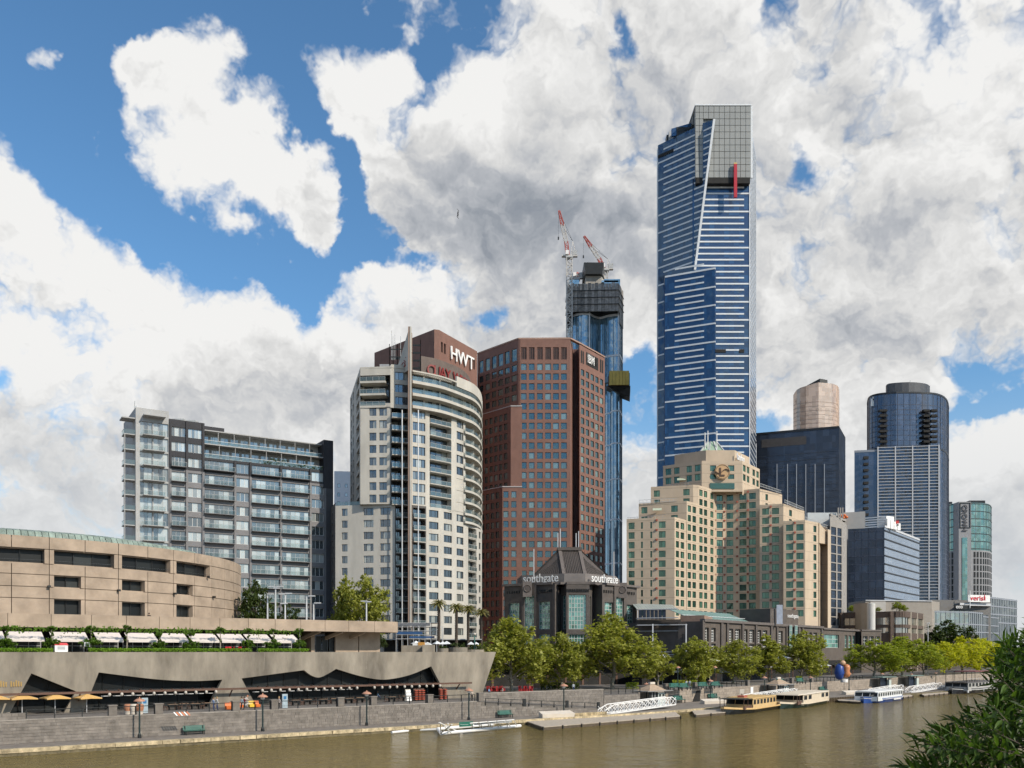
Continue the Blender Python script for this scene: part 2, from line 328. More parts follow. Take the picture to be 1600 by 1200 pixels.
def facade(par, A, B, z0, z1, cols, rows, wm, wmesh, depth=.3, name='wall', skip=None, lim=300, wname='window'):
 """Wall A->B (left to right seen from outside) with an opening and a window for every column x row.
 cols: (u0,u1); rows: (z0,z1). wmesh(w,h,ci,ri)->mesh."""
 d, n, ang = dirs(A, B); Lw = (B-A).length; mb = MB()
 def pt(u, z, q=0.): p = A+d*u+n*q; return (p.x, p.y, z)
 cols = sorted(c for c in cols); rows = sorted(rows)
 zc = z0
 for (a, b) in rows:
  if a > zc: mb.face([pt(0, zc), pt(Lw, zc), pt(Lw, a), pt(0, a)])
  uc = 0
  for (p, q) in cols:
   if p > uc: mb.face([pt(uc, a), pt(p, a), pt(p, b), pt(uc, b)])
   mb.face([pt(p, a), pt(q, a), pt(q, a, depth), pt(p, a, depth)]); mb.face([pt(p, b, depth), pt(q, b, depth), pt(q, b), pt(p, b)])
   mb.face([pt(p, a), pt(p, a, depth), pt(p, b, depth), pt(p, b)]); mb.face([pt(q, a, depth), pt(q, a), pt(q, b), pt(q, b, depth)])
   uc = q
  if uc < Lw: mb.face([pt(uc, a), pt(Lw, a), pt(Lw, b), pt(uc, b)])
  zc = b
 if zc < z1: mb.face([pt(0, zc), pt(Lw, zc), pt(Lw, z1), pt(0, z1)])
 w = mb.build(name, wm, par, fix=False)
 cache = {}; key0 = par.name; rest = []
 for ri, (a, b) in enumerate(rows):
  for ci, (p, q) in enumerate(cols):
   if skip and skip(ci, ri): continue
   k = (round(q-p, 2), round(b-a, 2), wmesh(None, None, ci, ri) if False else getattr(wmesh, 'key', lambda c, r: 0)(ci, ri))
   if k not in cache: cache[k] = wmesh(q-p, b-a, ci, ri)
   c = WIN_COUNT.get(key0, 0)
   P0 = A+d*p+n*(depth-.05)
   if c < lim:
    child(wname, cache[k], par, (P0.x, P0.y, a), ang); WIN_COUNT[key0] = c+1
   else: rest.append((cache[k], P0, a, ang))
 if rest: join_rest(rest, par, wname+'_rest')
 return w
def join_rest(rest, par, name):
 vs = []; fs = []; ms = []; mats = []
 off = ploc(par)
 for me, P0, z, ang in rest:
  ca, sa = cos(ang), sin(ang); i = len(vs)
  mi = []
  for m in me.materials:
   if m not in mats: mats.append(m)
   mi.append(mats.index(m))
  vs += [(P0.x+v.co.x*ca-v.co.y*sa-off.x, P0.y+v.co.x*sa+v.co.y*ca-off.y, z+v.co.z-off.z) for v in me.vertices]
  for p in me.polygons: fs.append(tuple(i+k for k in p.vertices)); ms.append(mi[p.material_index])
 me = bpy.data.meshes.new(name); me.from_pydata(vs, [], fs)
 for m in mats: me.materials.append(m)
 me.polygons.foreach_set('material_index', ms); me.update()
 o = bpy.data.objects.new(name, me); put(o, par); return stuff(o)
def core(par, poly, z0, z1, m, name='roof'):
 return MB().prism(poly, z0, z1).build(name, m, par)
def cpx(A, B, spans):
 return [tuple(sorted((onseg(A, B, a), onseg(A, B, b)))) for a, b in spans]
# ================================================================ materials in use
m_conc = mat('concrete_board', (.285, .25, .20), .85, .24, .35, bump=.3, stretch=(1, 1, .35))
m_blue = mat('bluestone', (.215, .19, .165), .85, .16, 1.2, bump=.4, isl=.14)
m_pave = mat('paving', (.15, .135, .12), .9, .15, .8)
m_ledge = mat('ledge_stone', (.52, .42, .26), .85, .3, 1.5, bump=.5, isl=.2)
m_beige = mat('precast_beige', (.385, .30, .225), .85, .14, .4, bump=.1)
m_dkint = mat('dark_interior', (.018, .017, .016), .8, .2)  # near-black; for rooms and recesses their shade is put into the colour
m_black = mat('black_metal', (.02, .022, .022), .45, .1)
m_green = mat('green_paint', (.03, .13, .10), .5, .1)
m_white = mat('white_paint', (.80, .79, .77), .5, .05)
m_steel = mat('galvanised_steel', (.62, .62, .62), .4, .1, metal=.3)
m_timber = mat('timber', (.28, .18, .11), .8, .2, 3)
m_deck = mat('deck_boards', (.42, .36, .29), .8, .15, 2, stretch=(1, 1, 1))
m_lampcap = mat('lamp_cap', (.45, .23, .15), .45, .1)
m_brown = mat('brown_steel', (.12, .065, .045), .5, .1)
m_leaf = leafmat('plane_leaf', (.17, .19, .025), (.42, .42, .095), .45)
m_leafy = leafmat('yellow_plane_leaf', (.32, .36, .02), (.62, .58, .05), .5)
m_leafd = leafmat('dark_leaf', (.03, .05, .012), (.07, .10, .02), .3)
m_leafg = leafmat('vine_leaf', (.06, .12, .015), (.14, .24, .03), .35)
m_hedge = leafmat('hedge_leaf', (.10, .19, .01), (.17, .30, .02), .3)
m_leafp = leafmat('palm_leaf', (.10, .12, .03), (.25, .20, .07), .25)
m_bushleaf = leafmat('bush_leaf', (.025, .055, .010), (.085, .15, .025), .4)
m_trunk = mat('bark', (.30, .26, .20), .9, .3, 4)
m_trunkd = mat('dark_bark', (.09, .07, .055), .9, .3, 4)
m_glassd = glass('restaurant_glass', (.007, .009, .010), (.03, .035, .035), .2, .08, .01, .0, top=.07)
# ================================================================ the setting
def bank_edge():
 return [R0-RD*75, RP(1000, 0), P(1300, 195), P(1500, 237), P(1640, 290), Vector((420, 480)), Vector((1500, 1300))]
EDGE = bank_edge()
def off(A, B, t): d = (B-A).normalized(); return Vector((-d.y, d.x))*t
WALL = [R0-RD*75+RN*6, RP(752, 6)]
WALLR = [P(1000, 172), P(1060, 179), P(1240, 214), P(1400, 262), P(1600, 345), Vector((470, 560)), Vector((1500, 1420))]
PZ = 3.3; WZ = .75
def water():
 m = bpy.data.materials.new('river_water'); m.use_nodes = True; nt = m.node_tree; N = nt.nodes; L = nt.links; b = N['Principled BSDF']
 b.inputs['Base Color'].default_value = (.115, .088, .032, 1); b.inputs['Roughness'].default_value = .10; b.inputs['IOR'].default_value = 1.33; b.inputs['Specular IOR Level'].default_value = .26
 g = N.new('ShaderNodeNewGeometry'); hs = []
 for sc_, wt, st, rot in ((.9, .55, (1, 2.2, 1), 12), (.2, 1.0, (1, 2.0, 1), -12), (2.6, .22, (1, 1.6, 1), 30)):
  mp = N.new('ShaderNodeMapping'); mp.inputs['Scale'].default_value = st; mp.inputs['Rotation'].default_value = (0, 0, radians(rot)); L.new(g.outputs['Position'], mp.inputs['Vector'])
  n = N.new('ShaderNodeTexNoise'); n.inputs['Scale'].default_value = sc_; n.inputs['Detail'].default_value = 3; n.inputs['Distortion'].default_value = .6; L.new(mp.outputs[0], n.inputs['Vector'])
  k = N.new('ShaderNodeMath'); k.operation = 'MULTIPLY'; L.new(n.outputs['Fac'], k.inputs[0]); k.inputs[1].default_value = wt; hs.append(k.outputs[0])
 s = hs[0]
 for h in hs[1:]:
  a = N.new('ShaderNodeMath'); a.operation = 'ADD'; L.new(s, a.inputs[0]); L.new(h, a.inputs[1]); s = a.outputs[0]
 bp = N.new('ShaderNodeBump'); bp.inputs['Strength'].default_value = 1.; bp.inputs['Distance'].default_value = 1.0; L.new(s, bp.inputs['Height']); L.new(bp.outputs[0], b.inputs['Normal'])
 n = N.new('ShaderNodeTexNoise'); n.inputs['Scale'].default_value = .045; n.inputs['Detail'].default_value = 4; L.new(g.outputs['Position'], n.inputs['Vector'])
 mx = N.new('ShaderNodeMix'); mx.data_type = 'RGBA'; mx.inputs[6].default_value = (.105, .078, .022, 1); mx.inputs[7].default_value = (.18, .135, .045, 1); L.new(n.outputs['Fac'], mx.inputs[0]); L.new(mx.outputs[2], b.inputs['Base Color'])
 struct(MB().face([(-900, -300, 0), (1600, -300, 0), (1600, 1500, 0), (-900, 1500, 0)]).build('river_water', m))
water()
def near_bank():
 mb = MB()
 a = [(4, -6, -1), (60, -6, -1), (60, 19, -1), (14, 19, -1), (4, 12, -1)]
 b = [(6, -6, 7.6), (60, -6, 7.6), (60, 14, 7.6), (15, 14, 7.6), (6.5, 9, 7.6)]
 struct(mb.hexa(a, b).build('near_bank', mat('soil', (.10, .075, .05), .95, .3, 1)))
near_bank()
RTOP = [RP(752, 6), RP(752, 10), RP(1000, 10), P(1000, 172)]
poly = [tuple(WALL[0])]+[tuple(p) for p in RTOP]+[tuple(p) for p in WALLR[1:]]+[(6000, 4000), (5000, 8000), (-5000, 8000), (-4000, -200), (-400, -100)]
def flat(poly, z, name, m):
 t = tessellate_polygon([[Vector((p[0], p[1], 0)) for p in poly]]); mb = MB()
 mb.v = [(p[0], p[1], z) for p in poly]; mb.f = [tuple(x) for x in t]; mb.m = [0]*len(t); return mb.build(name, m)
o = struct(flat(poly, PZ, 'promenade', m_pave))
wp = [tuple(EDGE[0]+RN*.9)]+[tuple(p+RN*.9) for p in EDGE[1:]]+[tuple(p) for p in reversed(WALLR)]+[tuple(RP(1000, 10)), tuple(RP(752, 10)), tuple(RP(752, 6)), tuple(WALL[0])]
o = struct(flat(wp, WZ, 'wharf', mat('wharf_paving', (.20, .175, .15), .9, .15, 1)))
def ramp():
 a, b, c, d = RP(752, 6.5), RP(985, 6.5), RP(985, 10), RP(752, 10)
 struct(MB().hexa([(a.x, a.y, WZ-.4), (b.x, b.y, WZ-.4), (c.x, c.y, WZ-.4), (d.x, d.y, WZ-.4)], [(a.x, a.y, PZ), (b.x, b.y, WZ+.03), (c.x, c.y, WZ+.03), (d.x, d.y, PZ)]).build('ramp', m_pave))
ramp()
def stone_run(par, A, B, z0, z1, course, blen, depth, m, name, budget, slope=None, jit=.02):
 """Courses of blocks along A->B; the first `budget` blocks nearest A are parts, the rest one 'stuff' part."""
 d, n, ang = dirs(A, B); L = (B-A).length; rows = max(1, round((z1-z0)/course)); ch = (z1-z0)/rows; cache = {}; rest = MB(); cnt = 0; items = []
 for r in range(rows):
  u = -random.random()*blen
  while u < L:
   w = blen*random.choice((.7, 1, 1.35)); a = max(u, 0); b = min(u+w, L); u += w
   if b-a < .12: continue
   zt = z0+ch*(r+1)
   if slope and zt > slope((a+b)/2)+.05: continue
   items.append((a, b, z0+ch*r))
 items.sort()
 for a, b, z in items:
  w = round((b-a)/.15)*.15; w = max(w, .15); q = -random.random()*jit; p = A+d*a+n*q; g = .016
  if cnt < budget:
   k = (w,)
   if k not in cache: cache[k] = MB().box(g, 0, g, w-g, depth, ch-g).mesh('stone_block', m)
   child('stone_block', cache[k], par, (p.x, p.y, z), ang); cnt += 1
  else:
   w = b-a; c = [p+d*g, p+d*(w-g), p+d*(w-g)+n*depth, p+d*g+n*depth]; rest.prism([(e.x, e.y) for e in c], z+g, z+ch-g)
 if rest.f: stuff(rest.build(name+'_stonework', m, par))
def wall_body(par, A, B, z0, z1, th, m, zb=None, q0=.03, name='wall_core'):
 d, n, ang = dirs(A, B); zb = z1 if zb is None else zb
 a, b, c, e = A+n*q0, B+n*q0, B+n*th, A+n*th
 return MB().hexa([(a.x, a.y, z0), (b.x, b.y, z0), (c.x, c.y, z0), (e.x, e.y, z0)], [(a.x, a.y, z1), (b.x, b.y, zb), (c.x, c.y, zb), (e.x, e.y, z1)]).build(name, m, par)
m_joint = mat('mortar', (.16, .145, .125), .95, .1)
rw = T('river_wall', 'long grey bluestone block wall between the low wharf and the restaurant promenade', 'wall', (*WALL[0], WZ))
A, B = RP(-60, 6), RP(752, 6)
wall_body(rw, WALL[0], B, WZ-.3, PZ-.01, .6, m_joint)
stone_run(rw, A, B, WZ, PZ, .365, .85, .3, m_blue, 'river_wall', 298)
d_, n_, a_ = dirs(A, B)
cp = MB()
for k in range(int((B-A).length/1.6)):
 p = A+d_*(k*1.6+.01)-n_*.06; q = A+d_*(k*1.6+1.59)-n_*.06
 cp.prism([tuple(p), tuple(q), tuple(q+n_*.65), tuple(p+n_*.65)], PZ+.0, PZ+.13)
cp.build('coping', mat('coping_stone', (.30, .27, .235), .85, .12, 1, isl=.1), rw)
pw = T('parapet_wall', 'taller solid block parapet rising at the left end of the river wall', 'wall', (*RP(-60, 6), PZ+.13))
A2, B2 = RP(-120, 6), RP(40, 6); d2, n2, a2 = dirs(A2, B2)
MB().prism([tuple(A2+n2*.05), tuple(B2+n2*.05), tuple(B2+n2*.6), tuple(A2+n2*.6)], PZ+.13, 4.15).build('wall_core', m_joint, pw)
stone_run(pw, A2, B2, PZ+.13, 4.13, .4, .95, .5, m_blue, 'parapet', 60)
rf = T('ramp_front_wall', 'low sloping stone wall in front of the ramp down to the wharf', 'wall', (*RP(752, 6), WZ))
A, B = RP(752, 6), RP(985, 6); Lr = (B-A).length
wall_body(rf, A, B, WZ-.3, 2.75, .5, m_joint, zb=WZ+.15)
stone_run(rf, A, B, WZ, 3.0, .4, .95, .3, m_blue, 'ramp_front', 0, slope=lambda u: 2.85-(2.85-WZ)*u/Lr)
rb = T('ramp_back_wall', 'higher stone wall behind the ramp with red tables above it', 'wall', (*RP(752, 10), WZ))
A, B = RP(752, 10), RP(943, 10)
wall_body(rb, A, B, WZ-.3, 4.3, .6, m_joint); stone_run(rb, A, B, WZ, 4.3, .4, .95, .3, m_blue, 'ramp_back', 0)
MB().prism([tuple(A-n_*.05), tuple(B-n_*.05), tuple(B+n_*.7), tuple(A+n_*.7)], 4.3, 4.42).build('coping', MATS['coping_stone'], rb)
A, B = RP(943.5, 10), RP(1000, 10)
wall_body(rb, A, B, WZ-.3, PZ-.02, .6, m_joint, name='wall_core'); stone_run(rb, A, B, WZ, PZ, .42, .95, .3, m_blue, 'ramp_end', 0)
m_blue2 = mat('bluestone_warm', (.31, .26, .21), .85, .12, 1.2, bump=.3, isl=.12)
rr = T('river_wall', 'brownish stone wall behind the ferry landings and shelters on the right', 'wall', (*WALLR[0], WZ))
pts = [RP(1000, 10)]+WALLR[:6]
for i in range(len(pts)-1):
 wall_body(rr, pts[i], pts[i+1], WZ-.3, PZ-.01, .6, m_joint)
 stone_run(rr, pts[i], pts[i+1], WZ, PZ+.1, .53, 1.3, .3, m_blue2, 'river_wall', 0, jit=.01)
le = T('quay_ledge', 'weathered yellow stone edge of the wharf just above the brown water', 'quay', (*EDGE[0], 0))
for i in range(5):
 A, B = EDGE[i], EDGE[i+1]; wall_body(le, A, B, -.6, WZ-.02, .9, mat('wet_stone', (.16, .13, .07), .6, .3, 2), q0=.06)
budget = [0]
stone_run(le, RP(-40, 0), EDGE[1], .32, WZ+.02, .45, 1.5, .9, m_ledge, 'ledge', 90, jit=.09)
stone_run(le, EDGE[1], EDGE[2], .32, WZ+.02, .45, 1.5, .9, m_ledge, 'ledge', 0, jit=.05)
# ================================================================ riverside hall with wavy openings
BT = 17.5
hall = T('riverside_restaurant', 'long grey board-marked concrete building with wavy dark glass openings over the promenade', 'building', (*RP(0, BT), PZ))
def hall_front():
 WA, WB = RP(-230, BT), RP(790, BT); d, n, ang = dirs(WA, WB); zt = 10.93
 def mp(px, py, lean=0.):
  L = onseg(WA, WB, px); q = WA+d*L; z = zp(q.y, py); return L, z
 def arc(pts, k=6):
  out = []
  for i in range(len(pts)-1):
   p0 = pts[max(i-1, 0)]; p1 = pts[i]; p2 = pts[i+1]; p3 = pts[min(i+2, len(pts)-1)]
   for j in range(k):
    t = j/k; out.append(tuple(.5*((2*p1[a])+(-p0[a]+p2[a])*t+(2*p0[a]-5*p1[a]+4*p2[a]-p3[a])*t*t+(-p0[a]+3*p1[a]-3*p2[a]+p3[a])*t**3) for a in (0, 1)))
  return out+[pts[-1]]
 seq = [(700, 1097), (671, 1041)]+arc([(671, 1041), (640, 1054), (612, 1060.5), (590, 1061.5), (560, 1056), (523, 1045)])[1:]+arc([(523, 1045), (510, 1053), (497, 1058.5), (485, 1055.5), (473, 1047)])[1:]+[(376, 1060), (400, 1112)]
 seq += [(325, 1118), (346, 1062)]+arc([(346, 1062), (300, 1064), (240, 1061), (153, 1050.5)])[1:]+[(130, 1123), (100, 1124), (118, 1080), (48, 1052), (14, 1130), (-230, 1150)]
 P2 = [mp(*s) for s in seq]; L0, _ = mp(-230, 1000); L1, _ = mp(771, 1000); Lx, zx = mp(752, 1091.5)
 P2 = [(L, max(z, PZ)) for L, z in P2]
 outline = [(L0, zt), (L1, zt), (Lx, PZ)]+P2
 lean = lambda z: -.10*max(0, z-PZ)
 def w3(u, z, q=0): p = WA+d*u+n*(q+lean(z)); return (p.x, p.y, z)
 tri = tessellate_polygon([[Vector((u, z, 0)) for u, z in outline]])
 mb = MB(); N_ = len(outline)
 mb.v = [w3(u, z) for u, z in outline]+[w3(u, z, .7) for u, z in outline]
 for t in tri: mb.f.append(tuple(t)); mb.f.append(tuple(N_+k for k in reversed(t)))
 for i in range(N_): j = (i+1) % N_; mb.f.append((i, j, N_+j, N_+i))
 mb.m = [0]*len(mb.f); mb.build('concrete_wall', m_conc, hall)
 jb = MB()
 for px in (135, 232, 320, 410, 487, 570, 650):
  u, z = mp(px, 1030); a = w3(u, zt-.05, -.004); b = w3(u, max(zt-2.6, 8.2), -.004)
  jb.face([a, w3(u+.05, zt-.05, -.004), w3(u+.05, max(zt-2.6, 8.2), -.004), b])
 jb.build('form_joint', mat('concrete_joint', (.30, .26, .21), .9, .1), hall)
 R1 = RP(771, BT)+n*0;
 MB().prism([tuple(WA+n*.2-n*.5), tuple(WA+d*(L1)-n*.5), tuple(WA+d*(L1)+n*40), tuple(WA+n*40)], zt-.5, zt-.06).build('terrace_slab', m_conc, hall)
 MB().prism([tuple(WA+n*9), tuple(WA+d*(Lx-3)+n*9), tuple(WA+d*(Lx-3)+n*9.3), tuple(WA+n*9.3)], PZ, zt-.6).build('inner_wall', m_dkint, hall)
 e = MB(); a = WA+d*(L1-.7); b = WA+d*(Lx-.7)
 e.hexa([(b.x+n.x*.8, b.y+n.y*.8, PZ), (b.x+d.x*.6+n.x*.8, b.y+d.y*.6+n.y*.8, PZ), (b.x+d.x*.6+n.x*30, b.y+d.y*.6+n.y*30, PZ), (b.x+n.x*30, b.y+n.y*30, PZ)],
   [(a.x+n.x*.2, a.y+n.y*.2, zt-.5), (a.x+d.x*.6+n.x*.2, a.y+d.y*.6+n.y*.2, zt-.5), (a.x+d.x*.6+n.x*30, a.y+d.y*.6+n.y*30, zt-.5), (a.x+n.x*30, a.y+n.y*30, zt-.5)])
 e.build('end_wall', m_conc, hall)
 spans = [(-10, 119, 0), (130, 348, 1), (374, 702, 2)]
 for a, b, k in spans:
  u0, _ = mp(a, 1050); u1, _ = mp(b, 1050); nn = max(3, int((u1-u0)/2.3)); gl = MB(); ml = MB()
  for i in range(nn):
   ua = u0+(u1-u0)*i/nn; ub = u0+(u1-u0)*(i+1)/nn
   def g3(u, z, q): p = WA+d*u+n*q; return (p.x, p.y, z)
   g = MB(); g.face([g3(ua, 5.9, 1.3), g3(ub, 5.9, 1.3), g3(ub, 9.6, 1.0), g3(ua, 9.6, 1.0)]); g.build('glass_pane', m_glassd, hall, fix=False)
   g = MB(); g.face([g3(ua, PZ, 3.2), g3(ub, PZ, 3.2), g3(ub, 5.9, 3.2), g3(ua, 5.9, 3.2)]); g.build('glass_pane', m_glassd, hall, fix=False)
   ml.bar(g3(ua, 5.8, 1.22), g3(ua, 9.6, .92), .09, .12); ml.bar(g3(ua, PZ, 3.1), g3(ua, 5.8, 3.1), .12)
  p0, p1 = g3(u0, 5.85, 1.2), g3(u1, 5.85, 1.2); ml.bar(p0, p1, .4, .3)
  ml.build('mullions', m_black, hall)
 ub, _ = mp(730, 1067); a = WA+d*0-n*1.35; b = WA+d*ub-n*1.35
 MB().bar((a.x, a.y, 5.82), (b.x, b.y, 5.82), .22, .28).build('canopy_beam', m_brown, hall)
 br = MB()
 for px in (28, 122, 358, 712):
  u, _ = mp(px, 1080); p = WA+d*u; q = p+d*.0-n*1.3; br.bar((p.x+n.x*.3, p.y+n.y*.3, 4.4), (q.x, q.y, 5.75), .14)
 br.build('beam_brace', m_brown, hall)
 pxs = [167, 186, 203, 219, 236, 253, 269, 285, 301, 317, 332]+[404, 418, 432, 446, 460, 473, 487, 500, 513, 526, 539, 551]+[578, 590, 602, 613, 625, 636, 648, 659, 669, 680]
 arm = MB().bar((0, 0, 0), (0, 1.8, .15), .12, .12).mesh('lamp_arm', m_brown); lg = MB().lathe([(.01, -.26), (.16, -.18), (.22, 0), (.16, .18), (.01, .26)], 8).mesh('globe_lamp', mat('lamp_globe', (.48, .44, .38), .3, .05), smooth=True)
 pl = MB().box(-.45, 0, -.04, .45, .35, .04).mesh('ceiling_panel', m_steel)
 for px in pxs:
  u, _ = mp(px, 1080); p = WA+d*u-n*1.35; child('lamp_arm', arm, hall, (p.x, p.y, 5.85), ang); q = p-n*.1; child('globe_lamp', lg, hall, (q.x, q.y, 5.48))
  if px < 560: q = p+n*2.3; child('ceiling_panel', pl, hall, (q.x, q.y, 5.2), ang)
 bs = MB(); u0, z0 = mp(0, 1073)
 for i in range(9):
  if i == 3: continue
  p = WA+d*(u0+i*.27)-n*(.1*(z0-PZ)+.05); bs.box(p.x, p.y-.03, z0, p.x+.13, p.y+.03, z0+.75-.1*(i % 3))
 bs.build('brass_letters', mat('brass', (.60, .40, .14), .5, .1, metal=.2), hall)
hall_front()
# ================================================================ window kinds
m_frameg = mat('window_frame_grey', (.42, .43, .43), .5, .05)
m_framew = mat('window_frame_white', (.68, .67, .64), .5, .05)
m_framed = mat('window_frame_dark', (.035, .038, .04), .4, .05)
m_balc = glass('balcony_glass', (.06, .09, .09), (.10, .14, .14), .3, .08, .01, .22, (.7, .85, .85))
def clear(m, k):
 nt = m.node_tree; o = nt.nodes['Material Output']; s = o.inputs[0].links[0].from_socket; t = nt.nodes.new('ShaderNodeBsdfTransparent'); t.inputs[0].default_value = (.86, .92, .92, 1)
 x = nt.nodes.new('ShaderNodeMixShader'); x.inputs[0].default_value = k; nt.links.new(s, x.inputs[1]); nt.links.new(t.outputs[0], x.inputs[2]); nt.links.new(x.outputs[0], o.inputs[0])
clear(m_balc, .5)
m_balc2 = glass('clear_rail_glass', (.06, .09, .09), (.10, .14, .14), .3, .08, .01, .2, (.7, .85, .85)); clear(m_balc2, .78)
g_apart = glass('apartment_glass', (.04, .055, .06), (.42, .46, .45), .45, .06, .02, .20, (.8, .88, .95))
g_quay = glass('hotel_apartment_glass', (.022, .03, .036), (.34, .35, .31), .3, .06, .02, .16, (.7, .8, .9))
g_office = glass('office_glass', (.012, .032, .036), (.16, .22, .20), .28, .05, .04, .17, (.5, .72, .78))
g_green = glass('green_glass', (.014, .045, .032), (.09, .19, .13), .35, .06, .03, .12, (.5, .8, .62))
def WM(frame, pane, mull=(.5,), trans=(), fw=.07, alts=1):
 f = lambda w, h, c, r: window_mesh(w, h, frame, pane, mull, trans, fw)
 return f
# ================================================================ concert hall drum
def circ3(a, b, c):
 A = Vector(a); B = Vector(b); C = Vector(c); d = 2*(A.x*(B.y-C.y)+B.x*(C.y-A.y)+C.x*(A.y-B.y))
 ux_ = (A.length_squared*(B.y-C.y)+B.length_squared*(C.y-A.y)+C.length_squared*(A.y-B.y))/d
 uy = (A.length_squared*(C.x-B.x)+B.length_squared*(A.x-C.x)+C.length_squared*(B.x-A.x))/d
 c0 = Vector((ux_, uy)); return c0, (A-c0).length
def drum():
 c0, r = circ3((-74.3, 130), (-57.4, 148.75), (-54.9, 181.7))
 t = T('concert_hall', 'round beige precast concrete drum with a green copper roof edge and dark slot windows', 'building', (c0.x, c0.y, PZ))
 def hit(px, rr=r):
  u = Vector(((px-CX)/F, 1)); a = u.dot(u); b = -2*u.dot(c0); c = c0.dot(c0)-rr*rr; disc = b*b-4*a*c
  k = (-b-math.sqrt(max(disc, 0)))/(2*a); p = u*k-c0; return atan2(p.y, p.x), u*k
 ztop = 28.1
 def zof(px, py): return zp(hit(px)[1].y, py)
 joints = [-60, 18, 77, 133, 185, 231, 271, 304, 331, 351, 365, 373, 376.6]
 an = [hit(p)[0] for p in joints]
 a_first = an[0]; extra = [a_first-.12*k for k in range(1, 3)]
 rows = [zof(133, y) for y in (958+28, 937.5, 920, 901.5, 885, 862.5, 843.5)]; rows[-1] = ztop
 rows_names = rows
 pg = .05
 def panel(a0, a1, z0, z1, thick=.35, rr=r):
  mb = MB(); n = max(1, int((a1-a0)*rr/2.0)); g = pg/rr
  aa = [a0+g+(a1-a0-2*g)*k/n for k in range(n+1)]
  i = 0
  out = [(c0.x+rr*cos(a), c0.y+rr*sin(a)) for a in aa]; inn = [(c0.x+(rr-thick)*cos(a), c0.y+(rr-thick)*sin(a)) for a in reversed(aa)]
  return mb.prism(out+inn, z0+pg, z1-pg)
 slots = {5-1: [(-45, 69), (85, 178), (191, 266), (276, 328)], 3-0: [(85, 126), (191, 226), (276, 301)], 1: [(191, 226), (276, 301)]}
 slots = {4: [(-45, 69), (85, 178), (191, 266), (276, 328)], 2: [(85, 126), (191, 226), (276, 301)], 0: [(85, 126), (191, 226), (276, 301)]}
 for ri in range(6):
  z0, z1 = rows[ri], rows[ri+1]
  slot = {4: slots[4], 2: slots[2], 0: slots[0]}.get({5: None, 4: 4, 3: None, 2: 2, 1: None, 0: 0}.get(ri), []) or []
  cuts = sorted(set(joints+[x for s in slot for x in s]))
  for a, b in zip(cuts[:-1], cuts[1:]):
   mid = (a+b)/2
   if any(s[0] < mid < s[1] for s in slot): continue
   panel(hit(a)[0], hit(b)[0], z0, z1).build('wall_panel', m_beige, t)
  for s in slot:
   a0, a1 = hit(s[0])[0], hit(s[1])[0]; zz0 = z0+.1; zz1 = z1-.1; n = max(2, int((a1-a0)*r/2.6)); wmb = MB()
   for k in range(n+1):
    a = a0+(a1-a0)*k/n; q = r-.9; wmb.box(c0.x+q*cos(a)-.05, c0.y+q*sin(a)-.05, zz0, c0.x+q*cos(a)+.05, c0.y+q*sin(a)+.05, zz1)
   if ri == 4:
    wmb.bar((c0.x+(r-.1)*cos(a0), c0.y+(r-.1)*sin(a0), z0+.55), (c0.x+(r-.1)*cos(a1), c0.y+(r-.1)*sin(a1), z0+.55), .06)
   w = wmb.build('window', m_framed, t)
   g = MB(); q = r-1.1
   for k in range(n):
    b0, b1 = a0+(a1-a0)*k/n, a0+(a1-a0)*(k+1)/n; g.face([(c0.x+q*cos(b0), c0.y+q*sin(b0), zz0), (c0.x+q*cos(b1), c0.y+q*sin(b1), zz0), (c0.x+q*cos(b1), c0.y+q*sin(b1), zz1), (c0.x+q*cos(b0), c0.y+q*sin(b0), zz1)])
   g.build('pane', m_glassd, w, fix=False)
   for a in (a0, a1):
    j = MB().face([(c0.x+(r-.3)*cos(a), c0.y+(r-.3)*sin(a), z0), (c0.x+(r-1.2)*cos(a), c0.y+(r-1.2)*sin(a), z0), (c0.x+(r-1.2)*cos(a), c0.y+(r-1.2)*sin(a), z1), (c0.x+(r-.3)*cos(a), c0.y+(r-.3)*sin(a), z1)]); j.build('jamb', m_beige, t, fix=False)
 n = 90; ci = [(c0.x+(r-1.25)*cos(2*pi*k/n), c0.y+(r-1.25)*sin(2*pi*k/n)) for k in range(n)]
 MB().prism(ci, PZ, ztop-.3).build('core', mat('precast_joint', (.22, .17, .125), .9, .1), t)
 sl = MB()
 for z in rows[1:-1]:
  for k in range(n):
   a, b = 2*pi*k/n, 2*pi*(k+1)/n
   sl.prism([(c0.x+(r-.36)*cos(a), c0.y+(r-.36)*sin(a)), (c0.x+(r-.36)*cos(b), c0.y+(r-.36)*sin(b)), (c0.x+(r-1.3)*cos(b), c0.y+(r-1.3)*sin(b)), (c0.x+(r-1.3)*cos(a), c0.y+(r-1.3)*sin(a))], z-.12, z+.12)
 stuff(sl.build('floor_slab', m_beige, t))
 a0, a1 = hit(-60)[0], hit(310)[0]; k = 0; m_cop = mat('copper_patina', (.22, .28, .24), .6, .2, .8, isl=.18)
